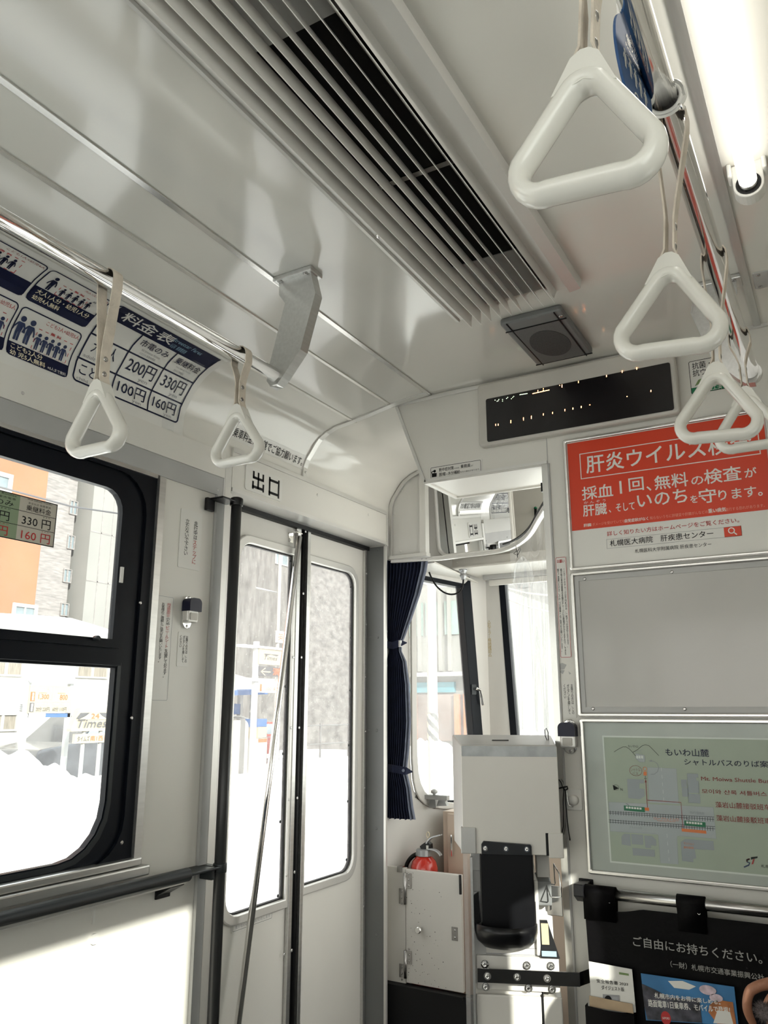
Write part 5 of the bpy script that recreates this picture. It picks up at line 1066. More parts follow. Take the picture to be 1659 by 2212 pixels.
hp = [pxT(*q) for q in ((1011, 1250), (1036, 1560), (1052, 1752), (1031, 1752), (1016, 1560), (993, 1268))]
mb = MB(); mb.prism([TW(*p, -.03) for p in hp], TW(0, 0, .045) - TW(0, 0, 0)); hp2 = [pxT(*q) for q in ((884, 1222), (1013, 1247), (996, 1270), (884, 1248))]
mb.prism([TW(*p, -.03) for p in hp2], TW(0, 0, .04) - TW(0, 0, 0)); hp3 = [pxT(*q) for q in ((893, 1722), (935, 1748), (1052, 1752), (1050, 1728), (945, 1730), (905, 1712))]
mb.prism([TW(*p, -.03) for p in hp3], TW(0, 0, .03) - TW(0, 0, 0)); bevel(mb.build('sash', BLACKF, w7), .002)
mb = MB(); mb.prism([TW(*p, -.025) for p in hole], TW(0, 0, .004) - TW(0, 0, 0)); mb.build('pane', GLASSH, w7)
a = pxT(1030, 1490, .02)
mb = MB(); mb.prism([TW(u, v, .012) for u, v in rrect(a[0] - .028, a[1] - .020, a[0] - .002, a[1] + .022, .003)], TW(0, 0, .008) - TW(0, 0, 0)); h_ = mb.build('handle_base', DARKG, w7)
mb = MB(); q = [onP(*p, TW(0, 0, .03), tn) for p in ((1029, 1487), (1037, 1490), (1041, 1506), (1044, 1524))]; mb.sweep(q, [(-.006, -.004), (.006, -.004), (.006, .004), (-.006, .004)], smooth=False); bevel(mb.build('handle', CHROME, w7), .002)
# windscreen wall
WS = lambda u, v, h: V((u, YW - h, v)); pxW = lambda x, y, h=0.0: (lambda p: (p.x, p.z))(onY(x, y, YW - h))
c0 = TW(uE, 0, 0).x
wl0 = pxW(1077, 1255); wl1 = pxW(1103, 1592); sl_ = (wl1[0] - wl0[0])/(wl1[1] - wl0[1]); wx = lambda z: wl0[0] + (z - wl0[1])*sl_
zb_, zt2 = -.38, wl0[1]
mb = MB(); inner = [(wx(zb_), zb_), (.18, zb_), (.18, zt2), (wx(zt2), zt2)]; wall_with_hole(mb, c0 - .03, -1.25, .46, .96, inner, WS, .05); struct(mb, 'wall_windscreen', WWALL)
mb = MB(); mb.prism([WS(*p, .002) for p in ((wx(zb_), zb_), (wx(zb_) + .030, zb_), (wx(zt2) + .028, zt2 + .004), (wx(zt2), zt2 + .004))], (0, .04, 0)); mb.box((wx(zb_), YW, zb_), (.18, YW + .03, zb_ + .03)); w8 = struct(mb, 'window_9', BLACKF)
mb = MB(); mb.box((wx(zb_) - .02, YW + .02, zb_), (.18, YW + .024, zt2 + .01)); mb.build('pane', GLASSH, w8)
mb = MB(); q = [WS(*pxW(x, y, -.03), -.03) for x, y in ((1095, 1255), (1101, 1410), (1112, 1592))]; mb.tube(q, .0022, 8); mb.build('wiper_rod', RUBBER, w8)
cw = empty('corner_notice', 'vertical yellow caution lettering on the white corner pillar', 'notice')
A = Art(WS, None); p0, p1 = pxW(1051, 1340), pxW(1058, 1418); YEL = mat('ochre_ink', (.45, .33, .10), .5, var=.05)
A.text('△右ミラー格納確認△', p0[0] + .004, p1[1], p0[0] + .020, p0[1], YEL, vert=True); A.build(cw)
# upper cab: header panel, sun visor box, sloped soffit
mb = MB(); mb.box((-1.42, 3.20, .585), (.44, 3.32, .94)); struct(mb, 'wall_header', WHITE)
a = onY(977, 1208, 3.02); b = onY(977, 1226, 3.02); 
mb = MB(); mb.box((a.x, 3.02, b.z), (-.2, 3.20, a.z)); mb.box((a.x - .004, 3.014, b.z - .003), (-.2, 3.02, b.z + .002)); screw(mb, onY(987, 1215, 3.02), (0, -1, 0), .004); struct(mb, 'trim_20', BEIGE)
mb = MB(); mb.prism([(-1.63, 2.85, .576), (-1.63, 2.85, .570), (-1.63, 3.31, .545), (-1.63, 3.31, .552)], (a.x + 1.63, 0, 0)); mb.box((a.x, 3.02, b.z - .006), (.44, 3.31, b.z - .001)); struct(mb, 'trim_21', WHITE)
dbd = empty('cab_reflector', 'added unseen light grey dashboard behind the fare box', 'reflector')  # hidden block added to bounce sunlight into the cab
mb = MB(); mb.prism([(-.88, 3.30, -1.25), (-.88, 2.78, -1.25), (-.88, 2.72, -.50), (-.88, 2.86, -.40), (-.88, 3.30, -.34)], (1.26, 0, 0)); bevel(mb.build('reflector_body', mat('reflector_grey', (.55, .54, .51), .5, var=.04), dbd), .01)
vz = empty('visor_roller', 'grey roller sun visor above the windscreen behind the clear vinyl', 'visor')
a = onY(1047, 1230, 3.26); b = onY(1120, 1245, 3.26); mb = MB(); mb.box((a.x, 3.235, b.z - .006), (-.6, 3.285, a.z)); bevel(mb.build('cassette', GREYP, vz), .003)
mb = MB(); mb.box((a.x + .02, 3.255, b.z - .03), (-.62, 3.275, b.z - .007)); mb.build('lower_bar', WHITE, vz)
# arched end panel over the curtain
mb = MB(); xR2 = -1.425; aw = [(x, z) for x, z in PROF if z > .76 and x < xR2]; top = [(x + .010, z - .008) for x, z in aw] + [(xR2, .936)]
mb.prism([(XL + .004, 2.790, .600)] and [(x, 2.790, z) for x, z in [(-1.568, .600)] + top + [(xR2, .600)]], (0, .02, 0)); e = struct(mb, 'wall_arch', WWALL)
mb = MB(); arch = [(-1.566, .600), (-1.566, .78)] + [(x + .008, z - .006) for x, z in aw if z > .78] + [(xR2, .938)]; mb.sweep([(x, 2.784, z) for x, z in arch], [(-.004, -.007), (.004, -.007), (.004, .007), (-.004, .007)], up=(0, 1, 0), smooth=False); struct(mb, 'trim_22', ALUW)
mb = MB(); mb.box((xR2 - .004, 2.778, .600), (xR2 + .022, 2.810, .945)); mb.box((XL, 2.776, .588), (xR2 + .026, 2.812, .602))
for x, y in ((852, 1110), (866, 1190), (913, 1100), (913, 1195), (868, 1060)): screw(mb, onY(x, y, 2.79), (0, -1, 0), .005)
struct(mb, 'trim_23', ALUW)
# curtain rail and the curtain
cr2 = empty('curtain_rail', 'curved white curtain rail round the driver seat under the mirror', 'rail')
key_z = 0; Z = .584; pts = [onZ(x, y, Z) for x, y in ((845, 1212), (900, 1209), (950, 1206), (1000, 1200), (1045, 1195), (1082, 1189), (1112, 1178), (1133, 1164), (1148, 1148), (1162, 1124), (1178, 1098))]
# smooth it with a Catmull-Rom pass
def smooth_path(P, n=5):
    Q = []
    for i in range(len(P)-1):
        p0, p1, p2, p3 = P[max(i-1, 0)], P[i], P[i+1], P[min(i+2, len(P)-1)]
        for k in range(n): t = k/n; Q.append(((p1*2) + (p2-p0)*t + (p0*2 - p1*5 + p2*4 - p3)*t*t + (p1*3 - p0 - p2*3 + p3)*t**3)*.5)
    return Q + [P[-1]]
sp_ = smooth_path(pts); mb = MB(); mb.sweep(sp_, [(-.008, -.0075), (.008, -.0075), (.008, .0075), (.003, .0075), (.003, .004), (-.003, .004), (-.003, .0075), (-.008, .0075)], up=(0, 0, 1), smooth=False); mb.build('track', ALUW, cr2)
mb = MB(); mb.sweep([p + V((0, 0, .020)) for p in sp_[26:]], [(-.002, -.006), (.002, -.006), (.002, .006), (-.002, .006)], up=(0, 0, 1), smooth=False); mb.build('edge_tape', RUBBER, cr2)
mb = MB(); q = sp_[31]; mb.tube([q + V((0, -.011, .012)), q + V((0, -.013, -.012)), q + V((.010, -.011, -.03))], .0014, 7); mb.build('cable_tie', PAPER, cr2)
mb = MB(); q = q + V((0, -.012, -.01)); mb.tube([q, q + V((.002, 0, -.018)), q + V((-.010, 0, -.026)), q + V((.004, 0, -.034)), q + V((.018, 0, -.014)), q + V((.016, 0, -.006)), q + V((.004, 0, -.020)), q + V((.004, 0, -.042))], .0014, 7); mb.build('cord_bow', RUBBER, cr2)
ct = empty('curtain', 'navy pleated curtain tied back beside the cab side window', 'curtain')
Yc = 2.835
key = [(1212, 828, 926), (1240, 828, 922), (1290, 828, 908), (1340, 830, 890), (1380, 838, 874), (1393, 841, 868), (1408, 841, 868), (1430, 836, 878), (1480, 830, 885), (1560, 828, 888), (1620, 828, 884), (1655, 828, 880), (1672, 828, 881), (1700, 828, 888), (1740, 826, 893), (1766, 826, 898)]
kz_ = [(onY(838, y, Yc).z, onY(x0, y, Yc).x, onY(x1, y, Yc).x) for y, x0, x1 in key]
def cur(a, b, back=0):
    t = b*(len(kz_)-1); i = min(int(t), len(kz_)-2); fz = t - i; z, x0, x1 = [kz_[i][j]*(1-fz) + kz_[i+1][j]*fz for j in range(3)]
    w = x1 - x0; am = .010*min(1, w/.10) + .002; ph = a*2*math.pi*13
    return V((x0 + w*a, Yc + am*math.sin(ph) - .010*math.sin(a*math.pi) + back, z + .0025*math.sin(ph*.5)*(b > .98)))
mb = MB(); mb.grid(lambda a, b: cur(a*.86, b), 150, 60, 0); mb.grid(lambda a, b: cur(a*.86, b, .004), 150, 60, 0); mb.build('cloth', NAVYC, ct, fix=False)
mb = MB(); mb.grid(lambda a, b: cur(.855 + .145*a, b) + V((0, -.004*math.sin(a*math.pi), 0)), 10, 60, 0); mb.build('hem', NAVYL, ct, fix=False)
for yy, sl2 in ((1394, .006), (1652, -.018)):
    i = min(range(len(key)), key=lambda k: abs(key[k][0] - yy)); z, x0, x1 = kz_[i]
    mb = MB(); mb.sweep([(x0 - .004, Yc - .016, z - sl2*0), (x0 + (x1-x0)*.5, Yc - .024, z - .006), (x1 + .003, Yc - .016, z + sl2*.8), (x1 + .003, Yc + .012, z + sl2)], [(-.0016, -.014), (.0016, -.014), (.0016, .014), (-.0016, .014)], up=(0, 1, 0), smooth=False); tb_ = mb.build('tie_band', NAVYC, ct)
    if yy > 1500: mb = MB(); mb.lathe((x1 - .006, Yc - .022, z - .012), (0, -1, 0), [(.006, 0), (.005, .003)], 14); mb.build('snap', NAVYL, tb_)
    else: mb = MB(); mb.box((x1 - .004, Yc - .020, z - .012), (x1 + .006, Yc - .012, z + .014)); mb.build('buckle', ALU, tb_)
# driver's mirror
mr = empty('driver_mirror', 'large white framed interior mirror hanging above the driver passage', 'mirror')
Ym = 2.93
mq = [onY(*p, Ym) for p in ((960, 1192), (1100, 1183), (1095, 1040), (935, 1040))]
mx0, mx1, mz0, mz1 = onY(948, 1100, Ym).x, onY(1103, 1100, Ym).x, onY(1030, 1196, Ym).z, onY(1000, 1060, Ym).z + .16
mn = V((.05, -1, -.12)).normalized(); mu_ = V((1, .05, 0)).normalized(); mv_ = mu_.cross(mn) * -1
mv_ = mn.cross(mu_); mv_ = mv_ if mv_.z > 0 else -mv_; hw_, hh = (mx1-mx0)/2, (mz1-mz0)/2
mc = onY(1027, 1194, 2.955) + mv_*hh
FM = lambda u, v, h: mc + mu_*u + mv_*v + mn*h
o_ = rrect(-hw_ - .006, -hh - .006, hw_ + .012, hh, .045); i_ = rrect(-hw_ + .006, -hh + .006, hw_, hh - .012, .038)
mb = MB(); mb.ring([FM(*p, 0) for p in o_], [FM(*p, 0) for p in i_], mn * .014); bevel(mb.build('frame', PAPER, mr), .004)
mb = MB(); mb.prism([FM(*p, -.004) for p in o_], mn * -.012); mb.build('back', PAPER, mr)
mb = MB(); mb.prism([FM(*p, 0) for p in rrect(-hw_, -hh, hw_ + .004, hh - .006, .04)], mn * .003); mb.build('glass', MIRRORM, mr)
mb = MB(); mb.tube([FM(-hw_ - .004, hh*.3, -.01), FM(-hw_ - .05, hh*.5, -.03), (-1.41, 3.0, .86)], .006, 10); mb.tube([FM(hw_, hh*.3, -.01), FM(hw_ + .02, hh*.6, -.2)], .006, 10); mb.build('arm', ALUW, mr)
# clear vinyl screen hanging from the rail
vs_ = empty('vinyl_screen', 'clear vinyl sheet hanging from the curved curtain rail beside the driver', 'screen')
idx = list(range(28, len(sp_))); S = [sp_[i] for i in idx]
def vin(a, b):
    t = a*(len(S)-1); i = min(int(t), len(S)-2); p = S[i]*(1-(t-i)) + S[i+1]*(t-i)
    sq = 1 - .25*b*math.sin(min(1, b*1.4)*math.pi/2)*0; sag = .012*math.sin(a*19 + 1.5*math.sin(b*2))*(.25 + b)
    return V((p.x + sag + .05*b*(1-a)*0, p.y + sag*.5 + (.12*b)*(a)*0, p.z - .008 - b*.70))
mb = MB(); mb.grid(vin, 60, 20, 0); mb.build('sheet', VINYL, vs_, fix=False)
bg2 = empty('plastic_bag', 'clear plastic bag hanging by a cord from the curtain rail', 'bag')
q = sp_[31]; bc = V((q.x + .012, q.y + .02, q.z - .10)); mb = MB(); mb.lathe(bc, (0, 0, 1), [(.002, -.060), (.030, -.058), (.038, -.035), (.034, .0), (.022, .035), (.008, .050), (.003, .056)], 18)
for i, p in enumerate(mb.v): mb.v[i] = V((p.x + .004*math.sin(i*2.3), bc.y + (p.y - bc.y)*.45, p.z + .003*math.sin(i*1.7)))
mb.build('film', VINYL, bg2); 
# cable loop with its gland
cb = empty('cable_loop', 'black cable looping down from a silver gland over the cab side window', 'cable')
g = onY(1000, 1236, 2.95); mb = MB(); mb.lathe(onY(1000, 1230, 2.95), (0, 0, -1), [(.017, 0), (.017, .006), (.012, .010), (.012, .022), (.014, .024), (.014, .030), (.009, .036), (.009, .042)], 16); mb.build('gland', CAST, cb)
mb = MB(); L = [onY(x, y, 2.95) for x, y in ((1001, 1250), (999, 1268), (990, 1280), (975, 1284), (958, 1279), (942, 1265), (932, 1248), (927, 1236))]; mb.tube(smooth_path(L), .0036, 10); mb.build('cable', RUBBER, cb)
lt_ = empty('small_lamp', 'small black indicator lamp with a green lens on the cab header', 'lamp')
p = onY(1157, 1105, 3.19); mb = MB(); mb.tube([p + V((0, 0, -.020)), p + V((0, 0, .012))], .006, 12); mb.tube([p + V((0, .02, -.03)), p + V((0, 0, -.045)), p + V((0, 0, -.02))], .002, 8); mb.build('body', BLACKP, lt_)
mb = MB(); mb.lathe(p + V((0, 0, .012)), (0, 0, 1), [(.007, 0), (.007, .005), (.003, .009)], 12); mb.build('lens', GREENI, lt_)
tg2 = empty('black_clip', 'black clip hanging on a short wire at the corner of the overhead box', 'clip')
p = onY(1174, 1046, YF + .10); mb = MB(); mb.box((p.x - .007, p.y - .006, p.z - .024), (p.x + .007, p.y + .006, p.z + .004)); mb.build('body', BLACKP, tg2)
mb = MB(); mb.tube([p + V((0, 0, .002)), p + V((-.003, 0, .010)), p + V((0, 0, .017)), p + V((.004, 0, .010))], .0012, 6); mb.build('wire', RUBBER, tg2)
# dome camera in the coving
cm_ = empty('dome_camera', 'small grey and white camera in the coving behind the overhead box', 'camera')
p = onX(868, 958, -1.515); ax = V((.55, -.35, -.75)).normalized(); mb = MB(); mb.lathe(p - ax*.02, ax, [(.030, 0), (.030, .028), (.027, .034)], 24); mb.build('base', PAPER, cm_)
mb = MB(); mb.lathe(p + ax*.014, ax, [(.024, 0), (.026, .016), (.020, .030), (.010, .037)], 24); mb.build('dome', GREYP, cm_)
mb = MB(); mb.lathe(p + ax*.030 + V((.020, -.012, 0)), V((.7, -.5, -.4)), [(.008, 0), (.007, .006)], 12); mb.build('lens', BLACKP, cm_)
# fixture on the cab window sill
wm = empty('window_motor', 'small grey bracket with a knob on the cab window sill', 'bracket')
mb = MB(); Yk = 2.985
for (x0, x1, xt0, xt1, yb, yt) in ((926, 942, 928, 940, 1745, 1727), (943, 965, 948, 958, 1741, 1724)):
    a, b, c, d = onY(x0, yb, Yk), onY(x1, yb, Yk), onY(xt1, yt, Yk), onY(xt0, yt, Yk); mb.prism([a, b, c, d], (0, .022, 0))
mb.build('feet', ALU, wm)
mb = MB(); a, b = onY(912, 1724, Yk), onY(966, 1720, Yk); mb.box((a.x, Yk - .004, a.z - .003), (b.x, Yk + .022, b.z + .001)); mb.build('plate', GREYP, wm)
mb = MB(); mb.lathe(onY(938, 1722, Yk + .008), (0, 0, 1), [(.006, 0), (.005, .012), (.013, .016), (.013, .024), (.004, .030)], 14); mb.build('knob', GREYP, wm)
# cab cabinet with hinged door
cc = empty('cab_cabinet', 'low speckled white cabinet with steel hinges between the exit door and the fare box', 'cabinet')
Yb = 2.82; a, b = onY(836, 1871, Yb), onY(996, 1893, Yb); zt3, zb3 = a.z, onY(836, 2117, Yb).z; xh = onY(876, 1900, Yb).x
mb = MB(); mb.box((-1.606, Yb, zb3), (xh - .001, Yb + .018, zt3)); mb.build('fixed_panel', SPECK, cc)
mb = MB(); mb.box((xh + .001, Yb - .002, zb3 + .004), (b.x, Yb + .016, zt3 - .003)); bevel(mb.build('door', SPECK, cc), .002)
dr = cc.children[-1]
rs = random.Random(3); mb = MB()
for i in range(70):
    u = xh + .005 + rs.random()*(b.x - xh - .06)*rs.random()**.3; v = zb3 + .01 + (zt3 - zb3 - .02)*rs.random()**2.2; r = .0006 + .0012*rs.random()
    mb.add([(u + r*math.cos(t), Yb - .0023, v + r*math.sin(t)) for t in [2*math.pi*k/6 for k in range(6)]], [tuple(range(6))])
mb.build('dirt_specks', INK, dr, fix=False)
for y0, y1 in ((1885, 1953), (2052, 2112)):
    p0, p1 = onY(876, y0, Yb), onY(876, y1, Yb); mb = MB(); mb.tube([(xh, Yb - .005, p1.z), (xh, Yb - .005, p0.z)], .006, 10); zc_ = (p0.z + p1.z)/2
    mb.box((xh, Yb - .005, zc_ + .002), (xh + .026, Yb - .003, p0.z)); mb.box((xh - .026, Yb - .004, p1.z), (xh, Yb - .0005, zc_ - .002))
    for k in range(3): screw(mb, (xh + .015, Yb - .005, zc_ + .012 + .020*k), (0, -1, 0), .0035); screw(mb, (xh - .015, Yb - .004, zc_ - .012 - .020*k), (0, -1, 0), .0035)
    mb.build('hinge', STEEL, cc)
p = onY(910, 2006, Yb); mb = MB(); mb.lathe((p.x, Yb - .002, p.z), (0, -1, 0), [(.006, 0), (.005, .012), (.012, .016), (.013, .024), (.009, .028)], 16); mb.build('knob', CHROME, dr)
p = onY(983, 2017, Yb); mb = MB(); mb.box((p.x - .012, Yb - .003, p.z - .022), (p.x + .012, Yb - .002, p.z + .022)); screw(mb, (p.x, Yb - .003, p.z + .012), (0, -1, 0), .004); screw(mb, (p.x, Yb - .003, p.z - .012), (0, -1, 0), .004); mb.build('latch_plate', STEEL, dr)
p = onY(995, 1905, Yb); mb = MB(); mb.sweep([(b.x - .002, Yb - .004, zt3 - .002), (b.x + .001, Yb - .010, zt3 - .03), (b.x, Yb - .008, zt3 - .065)], [(-.004, -.003), (.004, -.003), (.004, .003), (-.004, .003)], smooth=False); mb.build('strap_latch', RUBBER, dr)
p = onY(864, 1873, Yb); mb = MB(); mb.box((p.x - .010, Yb - .004, zt3 - .016), (p.x + .010, Yb + .02, zt3 + .004)); mb.build('stop', STEEL, cc)
mb = MB(); mb.box((XL - .05, 2.80, -1.25), (-1.0, 2.835, zb3 - .002)); mb.box((XL - .05, 2.79, zb3 - .010), (-1.29, 2.815, zb3 - .001)); mb.build('shade_board', RUBBER, cc)  # black boards stand in for the shade of the open space below
# tall locker behind, in sunlight
lk = empty('cab_locker', 'tall beige locker with an upright handle behind the fire extinguisher', 'locker')
LOCK = mat('locker_beige', (.62, .50, .40), .4, var=.04)
Yl = 3.0; a = onY(957, 1752, Yl); b = onY(968, 1752, Yl)
mb = MB(); mb.box((a.x, Yl, -1.25), (-.95, Yl + .20, a.z)); mb.build('carcass', LOCK, lk)
mb = MB(); mb.box((b.x, Yl - .012, -1.24), (-.96, Yl - .001, a.z - .006)); d_ = bevel(mb.build('door', LOCK, lk), .003)
p0, p1 = onY(976, 1803, Yl - .02), onY(976, 1850, Yl - .02); mb = MB(); mb.box((p0.x - .004, Yl - .026, p1.z), (p0.x + .004, Yl - .012, p0.z)); bevel(mb.build('handle', CHROME, d_), .002)
# fire extinguisher
fe = empty('fire_extinguisher', 'red fire extinguisher with a black hose behind the speckled cabinet', 'fire extinguisher')
ye = 2.887; c = onY(916.5, 1880, ye); cx = c.x; zs = onY(914, 1871, ye).z; r = .052
mb = MB(); mb.lathe((cx, ye, zs), (0, 0, 1), [(r*.95, -.42), (r, -.41), (r, -.02), (r*.97, 0), (r*.86, .018), (r*.60, .033), (r*.42, .038)], 32); mb.build('cylinder', REDX, fe)
zt4 = zs + .036; mb = MB(); mb.lathe((cx, ye, zt4), (0, 0, 1), [(.026, 0), (.030, .002), (.030, .022), (.026, .026), (.010, .027), (.010, .040), (.008, .041)], 18, 0, False); mb.build('neck', CAST, fe)
E2 = lambda x, y: onY(x, y, ye - .01); ke = crop(820, 1690, .12055)
J = lambda x, y: E2(*ke(x, y))
mb = MB(); mb.prism([J(x, y) for x, y in ((720, 1145), (770, 1105), (835, 1060), (868, 1080), (905, 1110), (910, 1215), (860, 1250), (745, 1250), (735, 1190))], (0, .022, 0)); mb.build('valve', BLACKP, fe)
def lever(P_, w): mb = MB(); mb.sweep(smooth_path([J(*p) for p in P_], 4), [(-.0022, -w), (.0022, -w), (.0022, w), (-.0022, w)], up=(0, .01, 1), smooth=False); return mb
lever(((850, 1090), (890, 1030), (945, 985), (1020, 960), (1105, 940)), .010).build('top_lever', CAST, fe); lever(((880, 1195), (950, 1200), (1020, 1225), (1070, 1265), (1100, 1315)), .009).build('carry_lever', CAST, fe)
mb = MB(); cc_ = J(868, 940); mb.tube([cc_ + V((.0062*math.cos(t), 0, .0098*math.sin(t))) for t in [2*math.pi*k/22 for k in range(22)]], .0020, 8, closed=True); mb.tube([J(862, 1010), J(855, 1045)], .002, 8); mb.build('safety_ring', mat('cream_plastic', (.62, .54, .40), .4, var=.04), fe)
mb = MB(); p = J(862, 1165); mb.box((p.x - .005, p.y - .003, p.z - .010), (p.x + .004, p.y - .001, p.z + .007)); mb.build('seal_tag', PAPER, fe)
mb = MB(); L = smooth_path([J(*p) for p in ((740, 1285), (660, 1290), (580, 1335), (515, 1415), (480, 1500), (468, 1600), (470, 1700))], 5); mb.tube(L, .0078, 14); mb.build('hose', RUBBER, fe)
mb = MB(); mb.tube([J(745, 1287), J(665, 1288)], .0088, 14); mb.build('hose_ferrule', CAST, fe)
# ================================================================== OUTSIDE
GZ = -2.0
def mx(x, y, X): return onX(x, y, X)
gm = MB(); rn = random.Random(5)
def gh(x, y): return GZ + .05*math.sin(x*.9 + y*.3) + .04*math.sin(y*.7 - x*.4) - .04
gm.grid(lambda a, b: (lambda x, y: V((x, y, gh(x, y))))(-70 + 90*a, -25 + 110*b), 90, 110, 0); struct(gm, 'ground_snow', SNOW, fix=False)
ORB = mat('orange_facade', (.30, .115, .062), .8, var=.08, scale=.6); BRK = mat('grey_brick_facade', (.20, .19, .185), .85, var=.25, scale=3, stretch=(1, 1, 6)); PNL = mat('pale_panel_facade', (.19, .19, .18), .8, var=.06, scale=.5)
LOW = mat('white_house_siding', (.62, .60, .56), .8, var=.04, scale=1); PANE = mat('far_window_pane', (.16, .20, .22), .15, var=.2, scale=2); CURT = mat('curtained_pane', (.21, .19, .16), .4, var=.25, scale=4, stretch=(1, 8, 1)); FRM = mat('white_window_frame', (.34, .34, .33), .6, var=.03)
HILL = mat('winter_hillside', (.115, .11, .105), .95, var=.38, scale=3.5, bump=1.0, bscale=3, stretch=(1, 1, .35)); POLEC = mat('pale_concrete', (.28, .275, .26), .8, var=.08, scale=3); SIGNY = mat('cream_sign', (.31, .275, .205), .5, var=.03); SIGNO = mat('orange_sign_ink', (.42, .10, .035), .5, var=.03); GALV = mat('galvanised_steel', (.34, .35, .35), .5, .4, var=.08)
DK = mat('dark_car_paint', (.05, .053, .06), .2, var=.2, scale=6, coat=.5); REDC = mat('red_car_paint', (.32, .035, .02), .25, var=.05, coat=.4); BLUS = mat('blue_board', (.05, .11, .26), .5, var=.06); ASPH = mat('dark_sign_panel', (.07, .07, .075), .5, var=.05)
def facade(name, label, X, py0, py1, z0, z1, depth, m, cat='building'):
    o = empty(name, label, cat); mb = MB(); mb.box((X, py0, z0), (X - depth, py1, z1)); mb.build('walls', m, o); return o
def win(o, X, a, b, m=PANE, fw=.09, name='window', fm=None):    # a: top left pixel, b: bottom right pixel on the plane X
    p, q = mx(*a, X), mx(*b, X); y0, y1, z0, z1 = p.y, q.y, q.z, p.z
    mb = MB(); mb.ring([(X + .002, y, z) for y, z in rrect(y0 - fw, z0 - fw, y1 + fw, z1 + fw, 0)], [(X + .002, y, z) for y, z in rrect(y0, z0, y1, z1, 0)], (.06, 0, 0)); mb.box((X + .002, (y0+y1)/2 - .03, z0), (X + .05, (y0+y1)/2 + .03, z1)); w = mb.build(name, fm or FRM, o)
    mb = MB(); mb.box((X - .04 + .045, y0, z0), (X + .012, y1, z1)); mb.build('pane', m, w); return w
# low white house across the yard
X = -16.0; yr = mx(300, 1400, X).y; zr = mx(0, 1352, X).z
lh = facade('house', 'low white house with a snow covered roof beyond the car park', X, 2.0, yr, GZ - .3, zr, 6, LOW)
mb = MB(); mb.grid(lambda a, b: V((X + .35 - 6.5*b, 1.8 + (yr - 1.6)*a, (zr - .07) if b < .01 else zr + .42*math.sin(math.pi*min(1, b*2.2 + .12))**.5*(.8 + .2*math.sin(a*9)) - .28*max(0, a - .85)/.15)), 40, 8, 0); mb.box((X + .25, 1.8, zr - .06), (X - 6, yr + .15, zr + .06)); mb.build('snowy_roof', SNOW, lh, fix=False)
win(lh, X, (-20, 1420), (43, 1458), CURT, .04); win(lh, X, (168, 1422), (228, 1463), CURT, .04); win(lh, X, (-25, 1545), (30, 1575), CURT, .04)
p, q = mx(43, 1518, X), mx(57, 1535, X); mb = MB()
for i in range(4): mb.box((X, p.y, q.z + (p.z-q.z)*i/4), (X + .04, q.y, q.z + (p.z-q.z)*(i + .7)/4))
mb.build('louvre_vent', GALV, lh)
# tall buildings behind
X = -24.0; ye = mx(88, 1180, X).y; ob = facade('apartment_block', 'tall orange rendered building behind the low white house', X, -4, ye, GZ - .3, 16, 8, ORB)
win(ob, X, (-40, 1018), (15, 1058), PANE, .15); win(ob, X, (33, 1310), (70, 1345), PANE, .12)
X = -25.2; y2 = mx(160, 1130, X).y; gb_ = facade('office_block', 'grey brick building squeezed between the orange one and the pale one', X, ye + .03, y2, GZ - .3, 17, 7, BRK)
for a, b in (((152, 1082), (163, 1112)), ((147, 1157), (157, 1186)), ((138, 1230), (150, 1258)), ((132, 1304), (144, 1330)), ((155, 1008), (166, 1036))): win(gb_, X, a, b, PANE, .03, fm=BRK)
X = -24.6; y3 = mx(330, 1130, X).y; pb = facade('panel_building', 'pale panelled building at the right of the upper side window', X, y2 + .30, y3, GZ - .3, 17, 7, PNL)
mb = MB()
for k in range(9): z = -1 + k*1.9; mb.box((X, y2 + .31, z), (X + .012, y3, z + .05))
for k in range(1, 6): y = y2 + .3 + (y3 - y2 - .3)*k/6; mb.box((X, y - .02, GZ), (X + .012, y + .02, 17))
mb.build('joint_lines', BRK, pb)
ASPH = mat('dark_sign_panel', (.07, .07, .075), .5, var=.05)
ow = empty('overhead_cable', 'grey cable strung across the view of the upper side window', 'cable')
mb = MB(); a, b = mx(-60, 1036, -14), mx(330, 1120, -14); mb.tube([a, (a+b)/2 + V((0, 0, -.12)), b], .020, 8); mb.build('wire', ASPH, ow)
# parking price board
def board(o, X, a, b, t=.08, m=SIGNY, name='panel'):
    p, q = mx(*a, X), mx(*b, X); mb = MB(); mb.box((X, p.y, q.z), (X - t, q.y, p.z)); r = mb.build(name, m, o); return p.y, q.z, q.y, p.z, r
X = -11.0; F_ = lambda off: (lambda u, v, h: V((X + off + h*8, u, v)))
pk = empty('price_board', 'parking price board on two posts seen through the lower side window', 'sign')
y0, z0, y1, z1, _ = board(pk, X, (66, 1480), (153, 1540)); A = Art(F_(.002)); dy, dz = y1-y0, z1-z0
A.text('月〜金', y0 + dy*.32, z0 + dz*.84, y0 + dy*.45, z0 + dz*.91, INKG); A.text('土・日・祝', y0 + dy*.72, z0 + dz*.84, y0 + dy*.88, z0 + dz*.91, INKG)
A.text('1,300', y0 + dy*.20, z0 + dz*.48, y0 + dy*.44, z0 + dz*.68, SIGNO, bold=.03); A.text('円', y0 + dy*.46, z0 + dz*.48, y0 + dy*.50, z0 + dz*.54, INKG); A.text('800', y0 + dy*.70, z0 + dz*.48, y0 + dy*.88, z0 + dz*.68, SIGNO, bold=.03); A.text('円', y0 + dy*.90, z0 + dz*.48, y0 + dy*.94, z0 + dz*.54, INKG)
A.text('当日最大料金', y0 + dy*.20, z0 + dz*.71, y0 + dy*.38, z0 + dz*.75, SIGNO); A.text('当日最大料金', y0 + dy*.64, z0 + dz*.71, y0 + dy*.82, z0 + dz*.75, SIGNO)
